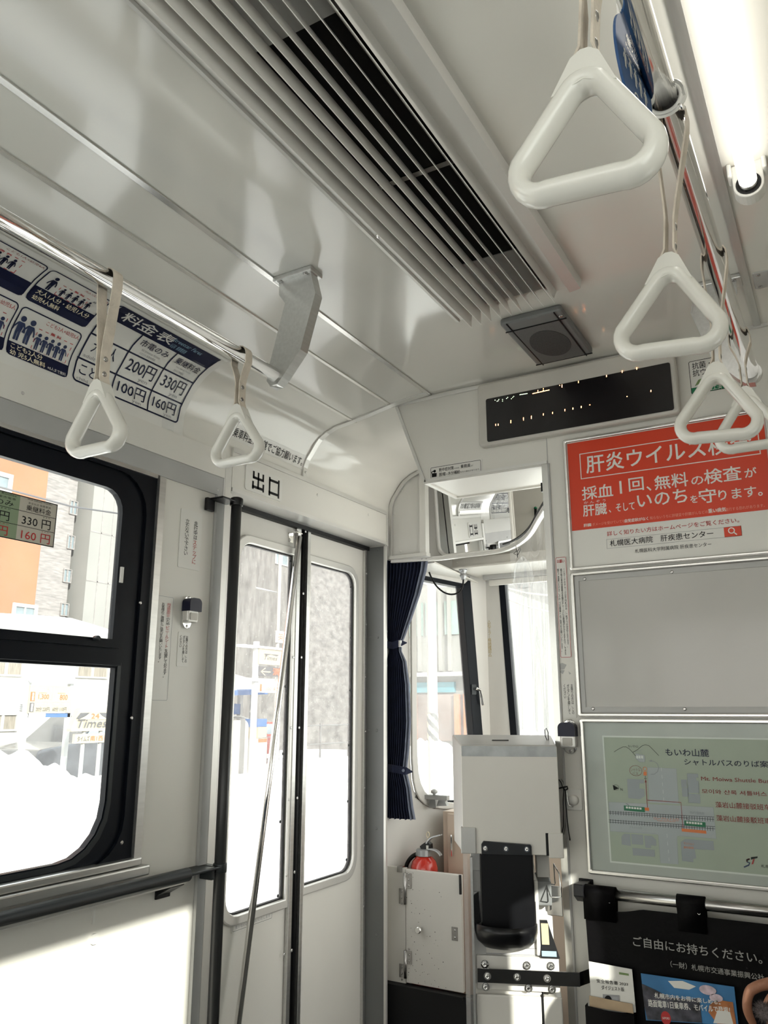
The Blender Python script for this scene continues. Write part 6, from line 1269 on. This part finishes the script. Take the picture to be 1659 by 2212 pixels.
A.text('8:00〜20:00', y0 + dy*.18, z0 + dz*.29, y0 + dy*.48, z0 + dz*.36, INKG); A.text('20:00〜8:00', y0 + dy*.56, z0 + dz*.29, y0 + dy*.86, z0 + dz*.36, INKG)
A.text('20分 220円', y0 + dy*.17, z0 + dz*.06, y0 + dy*.48, z0 + dz*.22, ASPH, bold=.02); A.text('60分 110円', y0 + dy*.55, z0 + dz*.06, y0 + dy*.88, z0 + dz*.22, ASPH, bold=.02)
A.rect(y0 + dy*.02, z0 + dz*.43, y0 + dy*.12, z0 + dz*.76, SIGNO); A.rect(y0 + dy*.02, z0 + dz*.04, y0 + dy*.12, z0 + dz*.37, ASPH); A.rect(y0 + dy*.14, z0 + dz*.40, y1 - dy*.03, z0 + dz*.406, INKG); A.rect(y0 + dy*.53, z0 + dz*.42, y0 + dy*.536, z1 - dz*.05, INKG)
A.up(.001); A.text('最大料金', y0 + dy*.045, z0 + dz*.46, y0 + dy*.095, z0 + dz*.73, PAPER, vert=True); A.text('通常料金', y0 + dy*.045, z0 + dz*.07, y0 + dy*.095, z0 + dz*.34, PAPER, vert=True); A.build(pk)
a_, b_ = mx(63, 1541, X), mx(153, 1549, X); mb = MB(); mb.box((X - .02, a_.y, b_.z), (X - .07, a_.y + (b_.y-a_.y)*.4, a_.z)); mb.build('white_strip', PAPER, pk); mb = MB(); mb.box((X - .02, a_.y + (b_.y-a_.y)*.4, b_.z), (X - .07, b_.y, a_.z)); mb.build('blue_strip', BLUS, pk)
for x in (60, 152): p = mx(x, 1540, X); mb = MB(); mb.box((X - .09, p.y - .035, GZ - .2), (X - .02, p.y + .035, z1 + .12)); mb.build('post', GALV, pk)
mb = MB(); mb.grid(lambda a, b: V((X + .05 - .2*b, y0 - .05 + (dy + .1)*a, z1 + .02 + .09*math.sin(math.pi*(.1 + .8*b))*(.7 + .3*math.sin(a*8)))), 16, 5, 0); mb.build('snow_cap', SNOW, pk, fix=False)
X = -10.2; ps = empty('parking_sign', 'cream rounded parking sign with slanted grey lettering above a plate', 'sign')
p, q = mx(157, 1530, X), mx(238, 1578, X); y0, y1, z0, z1 = p.y, q.y, q.z, p.z; dy, dz = y1-y0, z1-z0
mb = MB(); mb.prism([(X, u, v) for u, v in [(y0 + dy*.02, z0), (y0, z0 + dz*.1), (y0 + dy*.16, z1 - dz*.06), (y0 + dy*.22, z1), (y1 + .1, z1), (y1 + .1, z0)]], (-.10, 0, 0)); mb.build('panel', SIGNY, ps)
A = Art(F_(.002)); A.poly([(y0 + dy*.10, z0 + dz*.54), (y0 + dy*.20, z0 + dz*.80), (y1 - dy*.02, z0 + dz*.80), (y1 - dy*.06, z0 + dz*.54)], ASPH); A.up(.001); A.poly([(y0 + dy*.14, z0 + dz*.50), (y0 + dy*.32, z0 + dz*.66), (y0 + dy*.42, z0 + dz*.80), (y0 + dy*.66, z0 + dz*.80), (y0 + dy*.74, z0 + dz*.66), (y0 + dy*.92, z0 + dz*.50)], SIGNY); A.up(.001)
A.text('24', y0 + dy*.46, z0 + dz*.55, y0 + dy*.66, z0 + dz*.77, SIGNO, bold=.03); A.text('h', y0 + dy*.68, z0 + dz*.56, y0 + dy*.72, z0 + dz*.66, INKG); A.text('Times', y0 + dy*.13, z0 + dz*.16, y0 + dy*.88, z0 + dz*.52, ASPH, bold=.03, shear=.25); A.build(ps)
p, q = mx(163, 1586, X), mx(236, 1603, X); mb = MB(); mb.box((X, p.y, q.z), (X - .06, q.y + .1, p.z)); pp_ = mb.build('lower_plate', SIGNY, ps)
A = Art(F_(.002)); dy, dz = q.y-p.y, p.z-q.z; A.text('タイムズ', p.y + dy*.06, q.z + dz*.2, p.y + dy*.40, q.z + dz*.78, ASPH, bold=.02); A.text('南1西13', p.y + dy*.43, q.z + dz*.2, p.y + dy*.95, q.z + dz*.78, SIGNO, bold=.02); A.build(pp_)
for x in (186, 222): p = mx(x, 1580, X); mb = MB(); mb.tube([(X - .05, p.y, GZ - .2), (X - .05, p.y, z0 + .05)], .03, 10); mb.build('post', GALV, ps)
# parked cars
def car(name, label, paint, c, L, ang, Hc=1.5):
    o = empty(name, label, 'car'); M = Matrix.Translation(c) @ Matrix.Rotation(ang, 4, 'Z'); k = L/4.4
    body = [(-2.2, .35), (-2.2, .72), (-2.1, .92), (-1.3, 1.0), (-.75, 1.38), (-.2, 1.48), (.9, 1.46), (1.55, 1.30), (2.1, .98), (2.2, .70), (2.18, .35)]
    mb = MB(); w = .86
    for s0, s1, pts in ((-w, w, body),):
        n = len(pts); rows = []
        for yy, sc in ((-w, .0), (-w*.98, 1), (w*.98, 1), (w, .0)): rows.append([M @ V((x*k, yy*(1 - .18*max(0, z - .95)/.5), (z)*Hc/1.48)) for x, z in pts])
        mb.add(rows[1] + rows[2], [(i, (i+1) % n, n + (i+1) % n, n + i) for i in range(n)] + [tuple(range(n)), tuple(range(n, 2*n))])
    bevel(mb.build('body', paint, o), .06, 3)
    for s in (-1, 1):
        mb = MB(); P = [(-1.15, 1.03), (-.68, 1.36), (-.2, 1.43), (.85, 1.41), (1.40, 1.24), (1.25, 1.03)]; mb.prism([M @ V((x*k, s*(w*(1 - .18*max(0, z - .95)/.5) + .004), z*Hc/1.48)) for x, z in P], M.to_3x3() @ V((0, s*.006, 0))); mb.build('side_window', PANE, o)
        for x in (-1.38, 1.38): mb = MB(); mb.lathe(M @ V((x*k, s*.72, .33)), M.to_3x3() @ V((0, s, 0)), [(.33, 0), (.33, .15), (.22, .17), (.20, .15)], 20); mb.build('wheel', RUBBER, o)
    mb = MB(); mb.prism([M @ V(p) for p in ((-1.22*k, -.66, 1.03), (-1.22*k, .66, 1.03), (-.74*k, .6, 1.40), (-.74*k, -.6, 1.40))], M.to_3x3() @ V((-.03, 0, .03))); mb.build('windscreen', PANE, o)
    for s in (-1, 1): mb = MB(); mb.lathe(M @ V((-2.15*k, s*.6, .74)), M.to_3x3() @ V((-1, 0, .2)), [(.10, 0), (.09, .05), (.03, .07)], 14); mb.build('headlamp', PAPER, o)
    return o
pc_ = mx(80, 1610, -13.6); car('car', 'dark snow-flecked car parked behind the parking signs', DK, V((-14.4, pc_.y + 2.2, GZ)), 4.5, math.radians(90), 2.0)
# snow banks
def bank(label, pts, wd, hts, name='snow_bank'):
    o = empty(name, label, 'snow bank'); mb = MB(); n = len(pts)
    def fn(a, b):
        t = a*(n-1); i = min(int(t), n-2); f = t-i; f = f*f*(3-2*f); p = V(pts[i])*(1-f) + V(pts[i+1])*f; h = hts[i]*(1-f) + hts[i+1]*f
        s = b*2-1; d = V(pts[-1]) - V(pts[0]); d = V((d.x, d.y, 0)).normalized(); nrm = V((d.y, -d.x, 0)); e = min(1, a*8, (1-a)*8)
        return p + nrm*(s*wd) + V((0, 0, (h*e)*max(0, 1-abs(s)**1.7) + .035*math.sin(a*37 + s*4)*(1-abs(s)) + .02*math.sin(a*83 - s*9)*(1-abs(s)) - .12))
    mb.grid(fn, 260, 16, 0); mb.build('snow', SNOW, o, fix=False); return o
X = -8.2; z_ = lambda x, y, X: mx(x, y, X).z - GZ
bank('snow bank in front of the dark car, sloping down to the right', [(X, mx(x, 1600, X).y, GZ) for x in (-200, -60, 40, 110, 180, 250, 420)], 1.0, [z_(-100, 1580, X), z_(20, 1585, X), z_(45, 1598, X), z_(110, 1630, X), z_(175, 1657, X), z_(230, 1655, X), z_(230, 1655, X)])
X = -13.0
bank('snow bank at the roadside seen through the left leaf of the exit door', [(X, mx(x, 1650, X).y, GZ) for x in (380, 470, 540, 600, 700)], 1.4, [z_(540, 1655, X)]*5)
X = -17.0
bank('lumpy snow bank below the railing in the right leaf of the door', [(X, mx(x, 1650, X).y, GZ) for x in (560, 620, 680, 740, 840)], 2.0, [z_(690, 1640, X)]*2 + [z_(690, 1632, X)]*3)
# things beyond the door
X = -12.0; F_ = lambda off: (lambda u, v, h: V((X + off + h*8, u, v)))
dp = empty('parking_pylon', 'parking pylon with cream board, arrow panel and red prices seen through the door', 'sign')
p = mx(555, 1500, X); mb = MB(); mb.box((X - .12, p.y - .055, GZ - .2), (X - .02, p.y + .055, mx(555, 1385, X).z)); mb.build('post', GALV, dp); p2 = mx(606, 1500, X); mb = MB(); mb.box((X - .12, p2.y - .04, GZ - .2), (X - .02, p2.y + .04, mx(555, 1395, X).z)); mb.build('post', GALV, dp)
y0, z0, y1, z1, b_ = board(dp, X, (560, 1400), (608, 1438)); A = Art(F_(.002)); dy, dz = y1-y0, z1-z0; A.text('Times', y0 + dy*.22, z0 + dz*.30, y0 + dy*.80, z0 + dz*.56, ASPH, bold=.02, shear=.25); A.poly([(y0 + dy*.2, z0 + dz*.68), (y0 + dy*.86, z0 + dz*.68), (y0 + dy*.78, z0 + dz*.58), (y0 + dy*.5, z0 + dz*.66), (y0 + dy*.3, z0 + dz*.56)], ASPH); A.build(dp)
zt_ = z1; y0, z0, y1, z1, b_ = board(dp, X, (560, 1439), (606, 1462), .08, ASPH, 'arrow_panel'); A = Art(F_(.002)); dy, dz = y1-y0, z1-z0; A.line([(y0 + dy*.52, z0 + dz*.45), (y0 + dy*.10, z0 + dz*.45)], dz*.13, SIGNY); A.line([(y0 + dy*.28, z0 + dz*.85), (y0 + dy*.08, z0 + dz*.45), (y0 + dy*.28, z0 + dz*.06)], dz*.13, SIGNY); A.text('満', y0 + dy*.62, z0 + dz*.12, y0 + dy*.95, z0 + dz*.9, SIGNO, bold=.03); A.build(b_)
y0, z0, y1, z1, b_ = board(dp, X, (560, 1471), (607, 1497), .08, PAPER, 'price_panel'); A = Art(F_(.002)); dy, dz = y1-y0, z1-z0; A.text('1,300', y0 + dy*.18, z0 + dz*.16, y0 + dy*.54, z0 + dz*.48, SIGNO, bold=.02); A.text('800', y0 + dy*.64, z0 + dz*.16, y0 + dy*.92, z0 + dz*.48, SIGNO, bold=.02); A.rect(y0 + dy*.03, z0 + dz*.1, y0 + dy*.12, z0 + dz*.75, SIGNO); A.text('最大料金', y0 + dy*.2, z0 + dz*.78, y0 + dy*.8, z0 + dz*.93, INKG); A.build(b_)
p, q = mx(520, 1463, X), mx(592, 1474, X); mb = MB(); mb.box((X + .02, p.y, q.z), (X - .12, q.y, p.z)); mb.build('light_box', FRM, dp); p, q = mx(522, 1396, X), mx(612, 1401, X); mb = MB(); mb.box((X + .05, p.y, q.z), (X - .18, q.y, p.z)); mb.build('snowy_bar', SNOW, dp)
X = -13.5; sh = empty('bicycle_shelter', 'snow covered shelter with a blue panel at the left of the door view', 'shelter')
p, q = mx(470, 1490, X), mx(553, 1476, X); mb = MB(); mb.prism([(X + .4, p.y - 2, mx(500, 1510, X).z), (X + .4, q.y, mx(553, 1500, X).z), (X - 1.2, q.y, mx(553, 1474, X).z), (X - 1.2, p.y - 2, mx(500, 1490, X).z)], (0, 0, .12)); mb.build('roof', BLUS, sh); mb = MB(); mb.prism([(X + .3, p.y - 2, mx(500, 1505, X).z), (X + .3, q.y, mx(553, 1496, X).z), (X - 1.2, q.y, mx(553, 1466, X).z), (X - 1.2, p.y - 2, mx(500, 1482, X).z)], (0, 0, .24)); mb.build('roof_snow', SNOW, sh)
p, q = mx(480, 1520, X), mx(519, 1543, X); mb = MB(); mb.box((X, p.y, q.z), (X - .06, q.y, p.z)); mb.build('blue_panel', BLUS, sh)
for x in (521, 548): p = mx(x, 1540, X); mb = MB(); mb.box((X, p.y - .05, GZ - .2), (X - .1, p.y + .05, mx(x, 1500, X).z)); mb.build('post', FRM, sh)
X = -12.8; gm_ = empty('kiosk', 'rounded grey kiosk topped with snow at the left of the door view', 'kiosk'); p, q = mx(488, 1556, X), mx(534, 1650, X); mb = MB(); mb.prism([(X, u, v) for u, v in rrect(p.y, GZ - .1, q.y, p.z, .18, 6, (0, 0, 1, 1))], (-1, 0, 0)); mb.build('cabinet', POLEC, gm_); mb = MB(); mb.grid(lambda a, b: V((X - b, p.y + (q.y-p.y)*a, p.z + .10*math.sin(math.pi*(.08 + .84*a)))), 10, 4, 0); mb.build('snow_cap', SNOW, gm_, fix=False)
X = -12.6; tm_ = empty('ticket_machine', 'narrow blue, cream and red parking ticket machine beyond the door', 'machine')
for nm, a, b, m in (('head', (558, 1553), (576, 1570), BLUS), ('body', (558, 1570), (576, 1594), SIGNY), ('lower_body', (558, 1594), (576, 1645), FRM), ('red_band', (558, 1596), (576, 1603), SIGNO)):
    p, q = mx(*a, X), mx(*b, X); mb = MB(); t = .004 if nm == 'red_band' else 0; mb.box((X + t, p.y, q.z if nm != 'lower_body' else GZ - .1), (X - .4, q.y, p.z)); mb.build(nm, m, tm_)
pc_ = onZ(553, 1644, GZ); car('car', 'small red car behind the ticket machine in the door view', REDC, pc_, 3.6, math.radians(128), 1.5)
X = -19.0; up_ = empty('utility_pole', 'thin pale utility pole with a white sign board seen in the left door leaf', 'pole'); p = mx(599, 1400, X); mb = MB(); mb.tube([(X, p.y, GZ - .2), (X, p.y, 9)], .07, 12, scale=[1.2, .8]); mb.build('shaft', POLEC, up_); p, q = mx(597, 1362, X + .1), mx(616, 1390, X + .1); mb = MB(); mb.box((X + .10, p.y, q.z), (X + .06, q.y, p.z)); b_ = mb.build('sign_board', FRM, up_)
A = Art(lambda u, v, h: V((X + .10 + h*8, u, v))); A.text('英', p.y + (q.y-p.y)*.2, q.z + (p.z-q.z)*.2, p.y + (q.y-p.y)*.8, q.z + (p.z-q.z)*.8, SIGNO); A.build(b_)
mb = MB(); zt_ = mx(599, 1280, X).z; mb.tube([(X, p.y + .1, zt_), (X, p.y - 1.2, zt_ + .02)], .03, 8); mb.build('arm', GALV, up_)
X = -18.5; rlg = empty('railing', 'thin white railing on posts above the snow bank in the right door leaf', 'railing'); ya, yb = mx(628, 1590, X).y, mx(800, 1590, X).y
for y in (1567, 1607): p = mx(692, y, X); mb = MB(); mb.tube([(X, ya, p.z), (X, yb, p.z)], .028, 8); mb.build('rail', POLEC, rlg)
for x in (630, 692, 752, 800): p = mx(x, 1590, X); zt_ = mx(692, 1564, X).z; mb = MB(); mb.tube([(X, p.y, GZ - .2), (X, p.y, zt_ + .03)], .04, 8); mb.build('post', POLEC, rlg)
X = -30.0; fh = facade('house', 'faint pale house on the hillside beyond the right door leaf', X, mx(655, 1400, X).y, mx(712, 1400, X).y, GZ + 3, mx(680, 1345, X).z, 5, mat('hazy_house', (.24, .24, .24), .8, var=.08)); mb = MB(); mb.box((X + .6, mx(650, 1400, X).y, mx(680, 1345, X).z), (X - 5, mx(718, 1400, X).y, mx(680, 1335, X).z)); mb.build('roof', SNOW, fh)
X = -27.0; bh = facade('house', 'grey house with a pale blue window high in the left door leaf', X, mx(470, 1300, X).y, mx(626, 1300, X).y, GZ - .2, 12, 3, HILL); win(bh, X, (596, 1190), (620, 1222), PANE, .06)
# wooded hill
hl = MB(); 
def hill(a, b):
    th = math.radians(-12 + 118*a); R_ = 42 + 30*b; x, y = -R_*math.sin(th), R_*math.cos(th)
    return V((x, y, GZ - .5 + (34 - 12*max(0, (.5 - abs(a - .5)))*0)*b**.9*(.42 + .58*min(1, a*2.4)) + 1.4*math.sin(a*41 + b*9)*b + .8*math.sin(a*97)*b))
hl.grid(hill, 120, 26, 0); struct(hl, 'hill_backdrop', HILL, fix=False)
# street in front of the tram, seen through the cab
GRN = mat('pale_green_glazing', (.17, .24, .22), .3, var=.35, scale=.8); BRN = mat('brown_shop_front', (.15, .12, .11), .7, var=.35, scale=1.2)
Y = 19.0; my = lambda x, y: onY(x, y, Y)
fs3 = empty('shop_building', 'pale shop building with greenish windows seen through the cab side window', 'building')
xa, xb = my(800, 1400).x, my(1046, 1400).x; mb = MB(); mb.box((xa, Y, GZ - .2), (xb, Y + 6, my(950, 1265).z)); mb.build('walls', PNL, fs3)
zz = lambda y: my(950, y).z
for i in range(6): a, b = xa + (xb-xa)*(i + .08)/6, xa + (xb-xa)*(i + .92)/6; mb = MB(); mb.box((a, Y - .05, zz(1372)), (b, Y, zz(1300))); mb.build('window', GRN, fs3)
mb = MB(); mb.box((xa, Y - .5, zz(1462)), (xb + .3, Y, zz(1454))); mb.build('canopy', FRM, fs3); mb = MB(); mb.box((xa, Y - .12, zz(1496)), (my(985, 1480).x, Y, zz(1474))); mb.build('fascia', mat('teal_fascia', (.04, .16, .20), .5, var=.2, scale=3), fs3)
mb = MB(); mb.box((xa, Y - .06, zz(1600)), (xb, Y, zz(1500))); mb.build('shop_front', BRN, fs3)
for x in (893, 985, 1005): mb = MB(); a = my(x, 1500); mb.box((a.x, Y - .14, GZ - .1), (a.x + .14, Y - .02, zz(1500))); mb.build('orange_post', ORB, fs3)
mb = MB()
for x in (905, 950, 970, 1010): mb.box((my(x, 1400).x, Y - .09, zz(1450)), (my(x, 1400).x + .1, Y, zz(1275)))
mb.build('mullions', PNL, fs3)
Y2 = 8.5; sp2 = empty('utility_pole', 'thick white pole with a striped warning sleeve in the cab side window', 'pole'); p = onY(934, 1500, Y2); q = onY(944, 1500, Y2); r = (q.x - p.x); mb = MB(); mb.tube([(p.x, Y2, GZ - .2), (p.x, Y2, 8)], r, 20); mb.build('shaft', POLEC, sp2)
z0, z1 = onY(934, 1600, Y2).z, onY(934, 1541, Y2).z; 
mb = MB(); N = 40
for j in range(24):
    for i in range(N):
        t0, t1 = 2*math.pi*i/N, 2*math.pi*(i+1)/N; za, zb = z0 + (z1-z0)*j/24, z0 + (z1-z0)*(j+1)/24; R1 = r + .006
        mb.add([(p.x + R1*math.cos(t0), Y2 + R1*math.sin(t0), za), (p.x + R1*math.cos(t1), Y2 + R1*math.sin(t1), za), (p.x + R1*math.cos(t1), Y2 + R1*math.sin(t1), zb), (p.x + R1*math.cos(t0), Y2 + R1*math.sin(t0), zb)], [(0, 1, 2, 3)], int((i*3/N*2 + j/5) % 2))
mb.build('striped_sleeve', [SIGNY, ASPH], sp2, fix=False)
bank('big rounded snow heap in front of the shop, low in the cab side window', [(onY(x, 1600, 9.5).x, 9.5, GZ) for x in (800, 870, 930, 1000, 1080)], 1.2, [onY(930, 1625, 9.5).z - GZ, onY(930, 1600, 9.5).z - GZ, onY(930, 1572, 9.5).z - GZ, onY(930, 1590, 9.5).z - GZ, .4])
bank('long snow bank across the street ahead, seen under the vinyl screen', [(onY(x, 1600, 15).x, 15, GZ) for x in (1040, 1100, 1150, 1200, 1300)], 1.8, [onY(1100, 1568, 15).z - GZ]*5)
wc = empty('street_cable', 'pale roadside cables crossing the sky above the street ahead', 'cable'); mb = MB()
for y0_, y1__ in ((1280, 1330), (1262, 1290)): a, b = onY(1060, y0_, 14), onY(1220, y1__, 14); mb.tube([a, (a+b)/2 + V((0, 0, -.05)), b], .018, 6)
mb.build('wires', POLEC, wc)
# ================================================================== SEATED PASSENGER AT THE RIGHT (only a hand reaches into view)
bn = empty('bench_seat', 'long padded bench seat along the right-hand wall', 'bench')
mb = MB(); mb.box((.02, -3.2, -1.03), (.395, 2.10, -.935)); bevel(mb.build('cushion', SEATM, bn), .03, 4)
mb = MB(); mb.box((.372, -3.2, -.90), (.398, 2.10, -.40)); bevel(mb.build('back_cushion', SEATM, bn), .02, 3)
mb = MB(); mb.box((.10, -3.2, -1.25), (.395, 2.10, -1.035)); mb.build('base', GREYP, bn)
D = 1.45
def pv(x, y, d=D): return ray(x, y) * d
def skin_body(name, chains, root, mat_, par, lvl=2):
    # chains: lists of (point, radius); joints that coincide are merged into one vertex
    vs, rs, es = [], [], []
    def vid(p):
        for i, q in enumerate(vs):
            if (q - p).length < 1e-4: return i
        vs.append(p); rs.append(.01); return len(vs) - 1
    for ch in chains:
        prev = None
        for p, r in ch:
            i = vid(V(p)); rs[i] = r
            if prev is not None and prev != i: es.append((prev, i))
            prev = i
    me = bpy.data.meshes.new(name); me.from_pydata([tuple(v) for v in vs], es, []); me.materials.append(mat_)
    o = bpy.data.objects.new(name, me); COL.objects.link(o); o.parent = par
    m = o.modifiers.new('skin', 'SKIN'); m.use_smooth_shade = True; m.branch_smoothing = .4
    for i, sv in enumerate(me.skin_vertices[0].data if me.skin_vertices else []): pass
    if not me.skin_vertices:
        bm = bmesh.new(); bm.from_mesh(me); bm.verts.layers.skin.verify(); bm.to_mesh(me); bm.free()
    for i, sv in enumerate(me.skin_vertices[0].data): sv.radius = (rs[i], rs[i]); sv.use_root = (i == root)
    s = o.modifiers.new('sub', 'SUBSURF'); s.levels = lvl; s.render_levels = lvl
    return o
pe_ = empty('person', 'hand of a seated passenger in dark clothes reaching in at the lower right', 'person')
hip = V((.20, 1.66, -.80)); chest = V((.23, 1.66, -.45)); neck = V((.22, 1.66, -.24)); head = V((.20, 1.66, -.10)); crown = V((.21, 1.66, .0))
shL, shR = V((.22, 1.48, -.30)), V((.22, 1.84, -.30))
wr_ = pv(1810, 2140, D); el = V((.10, 1.50, -.60))
palm = pv(1735, 2136, D); pk0 = pv(1700, 2124, D)
fing = [
    [(pv(1672, 2122, D), .0115), (pv(1640, 2129, D), .0098), (pv(1619, 2140, D), .0100), (pv(1614, 2158, D), .0090), (pv(1613, 2178, D), .0092), (pv(1619, 2196, D), .0082), (pv(1629, 2216, D), .0072)],
    [(pv(1700, 2136, D + .022), .0115), (pv(1675, 2148, D + .022), .0100), (pv(1660, 2165, D + .022), .0100), (pv(1656, 2186, D + .022), .0090), (pv(1662, 2206, D + .020), .0080), (pv(1674, 2220, D + .018), .0072)],
    [(pv(1710, 2148, D + .040), .0110), (pv(1688, 2162, D + .042), .0096), (pv(1675, 2182, D + .042), .0094), (pv(1674, 2204, D + .040), .0084), (pv(1684, 2222, D + .036), .0072)],
    [(pv(1725, 2158, D + .055), .0100), (pv(1708, 2174, D + .058), .0084), (pv(1698, 2194, D + .058), .0080), (pv(1702, 2214, D + .052), .0068)],
    [(pv(1728, 2166, D - .016), .0125), (pv(1700, 2196, D - .024), .0112), (pv(1690, 2216, D - .022), .0100), (pv(1680, 2230, D - .012), .0086)]]
arm = [(chest, .115), (shL, .06), (el, .045), (wr_, .027), (palm, .026), (pk0, .022)]
chains = [[(hip, .13), (V((.22, 1.66, -.62)), .12), (chest, .13), (neck, .05), (V((.205, 1.66, -.15)), .062), (head, .078), (crown, .062)], arm]
for i, f in enumerate(fing): chains.append([(pk0 if i < 4 else palm, .022)] + f)
chains += [[(chest, .13), (shR, .06), (V((.12, 1.88, -.58)), .045), (V((-.02, 1.80, -.76)), .027), (V((-.08, 1.78, -.78)), .024)]]
for s in (-1, 1): kn = V((-.22, 1.66 + s*.11, -.80)); chains.append([(hip, .13), (V((.10, 1.66 + s*.09, -.80)), .08), (kn, .058), (V((-.20, 1.66 + s*.11, -1.16)), .038), (V((-.30, 1.66 + s*.11, -1.215)), .032)])
skin_body('body', chains, 0, SKIN, pe_)
mb = MB(); mb.lathe((.225, 1.66, -.82), (0, 0, 1), [(.17, 0), (.165, .2), (.17, .36), (.165, .48), (.10, .56), (.068, .585)], 28)
for i, p in enumerate(mb.v): mb.v[i] = V((.225 + (p.x - .225)*.80, 1.66 + (p.y - 1.66)*1.12, p.z))
ctb = mb.build('coat', COAT, pe_)
for P_ in ([shL + V((.01, .04, .03)), shL, el, el + (wr_ - el)*.55, el + (wr_ - el)*.86], [shR + V((.01, -.04, .03)), shR, V((.12, 1.88, -.58)), V((.0, 1.81, -.74))]):
    mb = MB(); mb.tube(smooth_path(P_, 5), .062, 18, scale=[1.1 - .5*i/(5*(len(P_)-1)) for i in range(5*(len(P_)-1) + 1)]); mb.build('sleeve', COAT, pe_)
for s in (-1, 1): mb = MB(); mb.tube(smooth_path([V((.18, 1.66 + s*.07, -.79)), V((.05, 1.66 + s*.10, -.79)), V((-.22, 1.66 + s*.11, -.79)), V((-.235, 1.66 + s*.11, -.86)), V((-.205, 1.66 + s*.11, -1.14))], 5), .076, 18, scale=[1.15 - .35*i/20 for i in range(21)]); mb.build('trouser_leg', COAT, pe_); mb = MB(); mb.lathe((-.27, 1.66 + s*.11, -1.248), (0, 0, 1), [(.055, 0), (.058, .03), (.045, .07), (.035, .10)], 18); mb.build('shoe', BLACKP, pe_)
mb = MB(); mb.lathe((.215, 1.66, -.10), (0, 0, 1), [(.080, -.06), (.094, -.01), (.095, .05), (.085, .10), (.055, .13), (.01, .142)], 26); 
for i, p in enumerate(mb.v): mb.v[i] = V((p.x + .012, p.y, p.z))
mb.build('hair', HAIR, pe_)
mb = MB()
for s in (-1, 1): mb.lathe((.128, 1.66 + s*.030, -.085), (-1, 0, 0), [(.010, 0), (.008, .005), (.003, .007)], 12)
mb.build('eyes', INK, pe_)
mb = MB(); mb.prism([(.128, 1.648, -.125), (.128, 1.672, -.125), (.132, 1.66, -.085)], (-.018, 0, -.004)); mb.build('nose', SKIN, pe_)
mb = MB(); mb.tube([(.132, 1.638, -.150), (.126, 1.66, -.152), (.132, 1.682, -.150)], .004, 8); mb.build('mouth', mat('lip', (.40, .13, .11), .5, var=.05), pe_)
mb = MB()
pom = empty('fur_pompom', 'fuzzy grey pompom held under the curled fingers at the lower right', 'pompom')
cpt = pv(1651, 2186, D + .004); mb = MB(); rs2 = random.Random(11)
for k in range(900):
    u, t = rs2.uniform(-1, 1), rs2.uniform(0, 2*math.pi); n = V((math.sqrt(1-u*u)*math.cos(t), math.sqrt(1-u*u)*math.sin(t), u)); L = .019*rs2.uniform(.8, 1.15); s_ = n.orthogonal().normalized()*.0006
    mb.add([cpt + n*.010 - s_, cpt + n*.010 + s_, cpt + n*L + V((rs2.uniform(-.003, .003), 0, rs2.uniform(-.003, .003)))], [(0, 1, 2)])
mb.lathe(cpt, (0, 0, 1), [(.001, -.014), (.010, -.010), (.014, 0), (.010, .010), (.001, .014)], 16); mb.build('fur', FUR, pom, fix=False)
# ------------------------------------------------------------------ lift everything so that the tram floor is z = 0
for o in list(bpy.data.objects):
    if o.parent is None: o.location.z += H
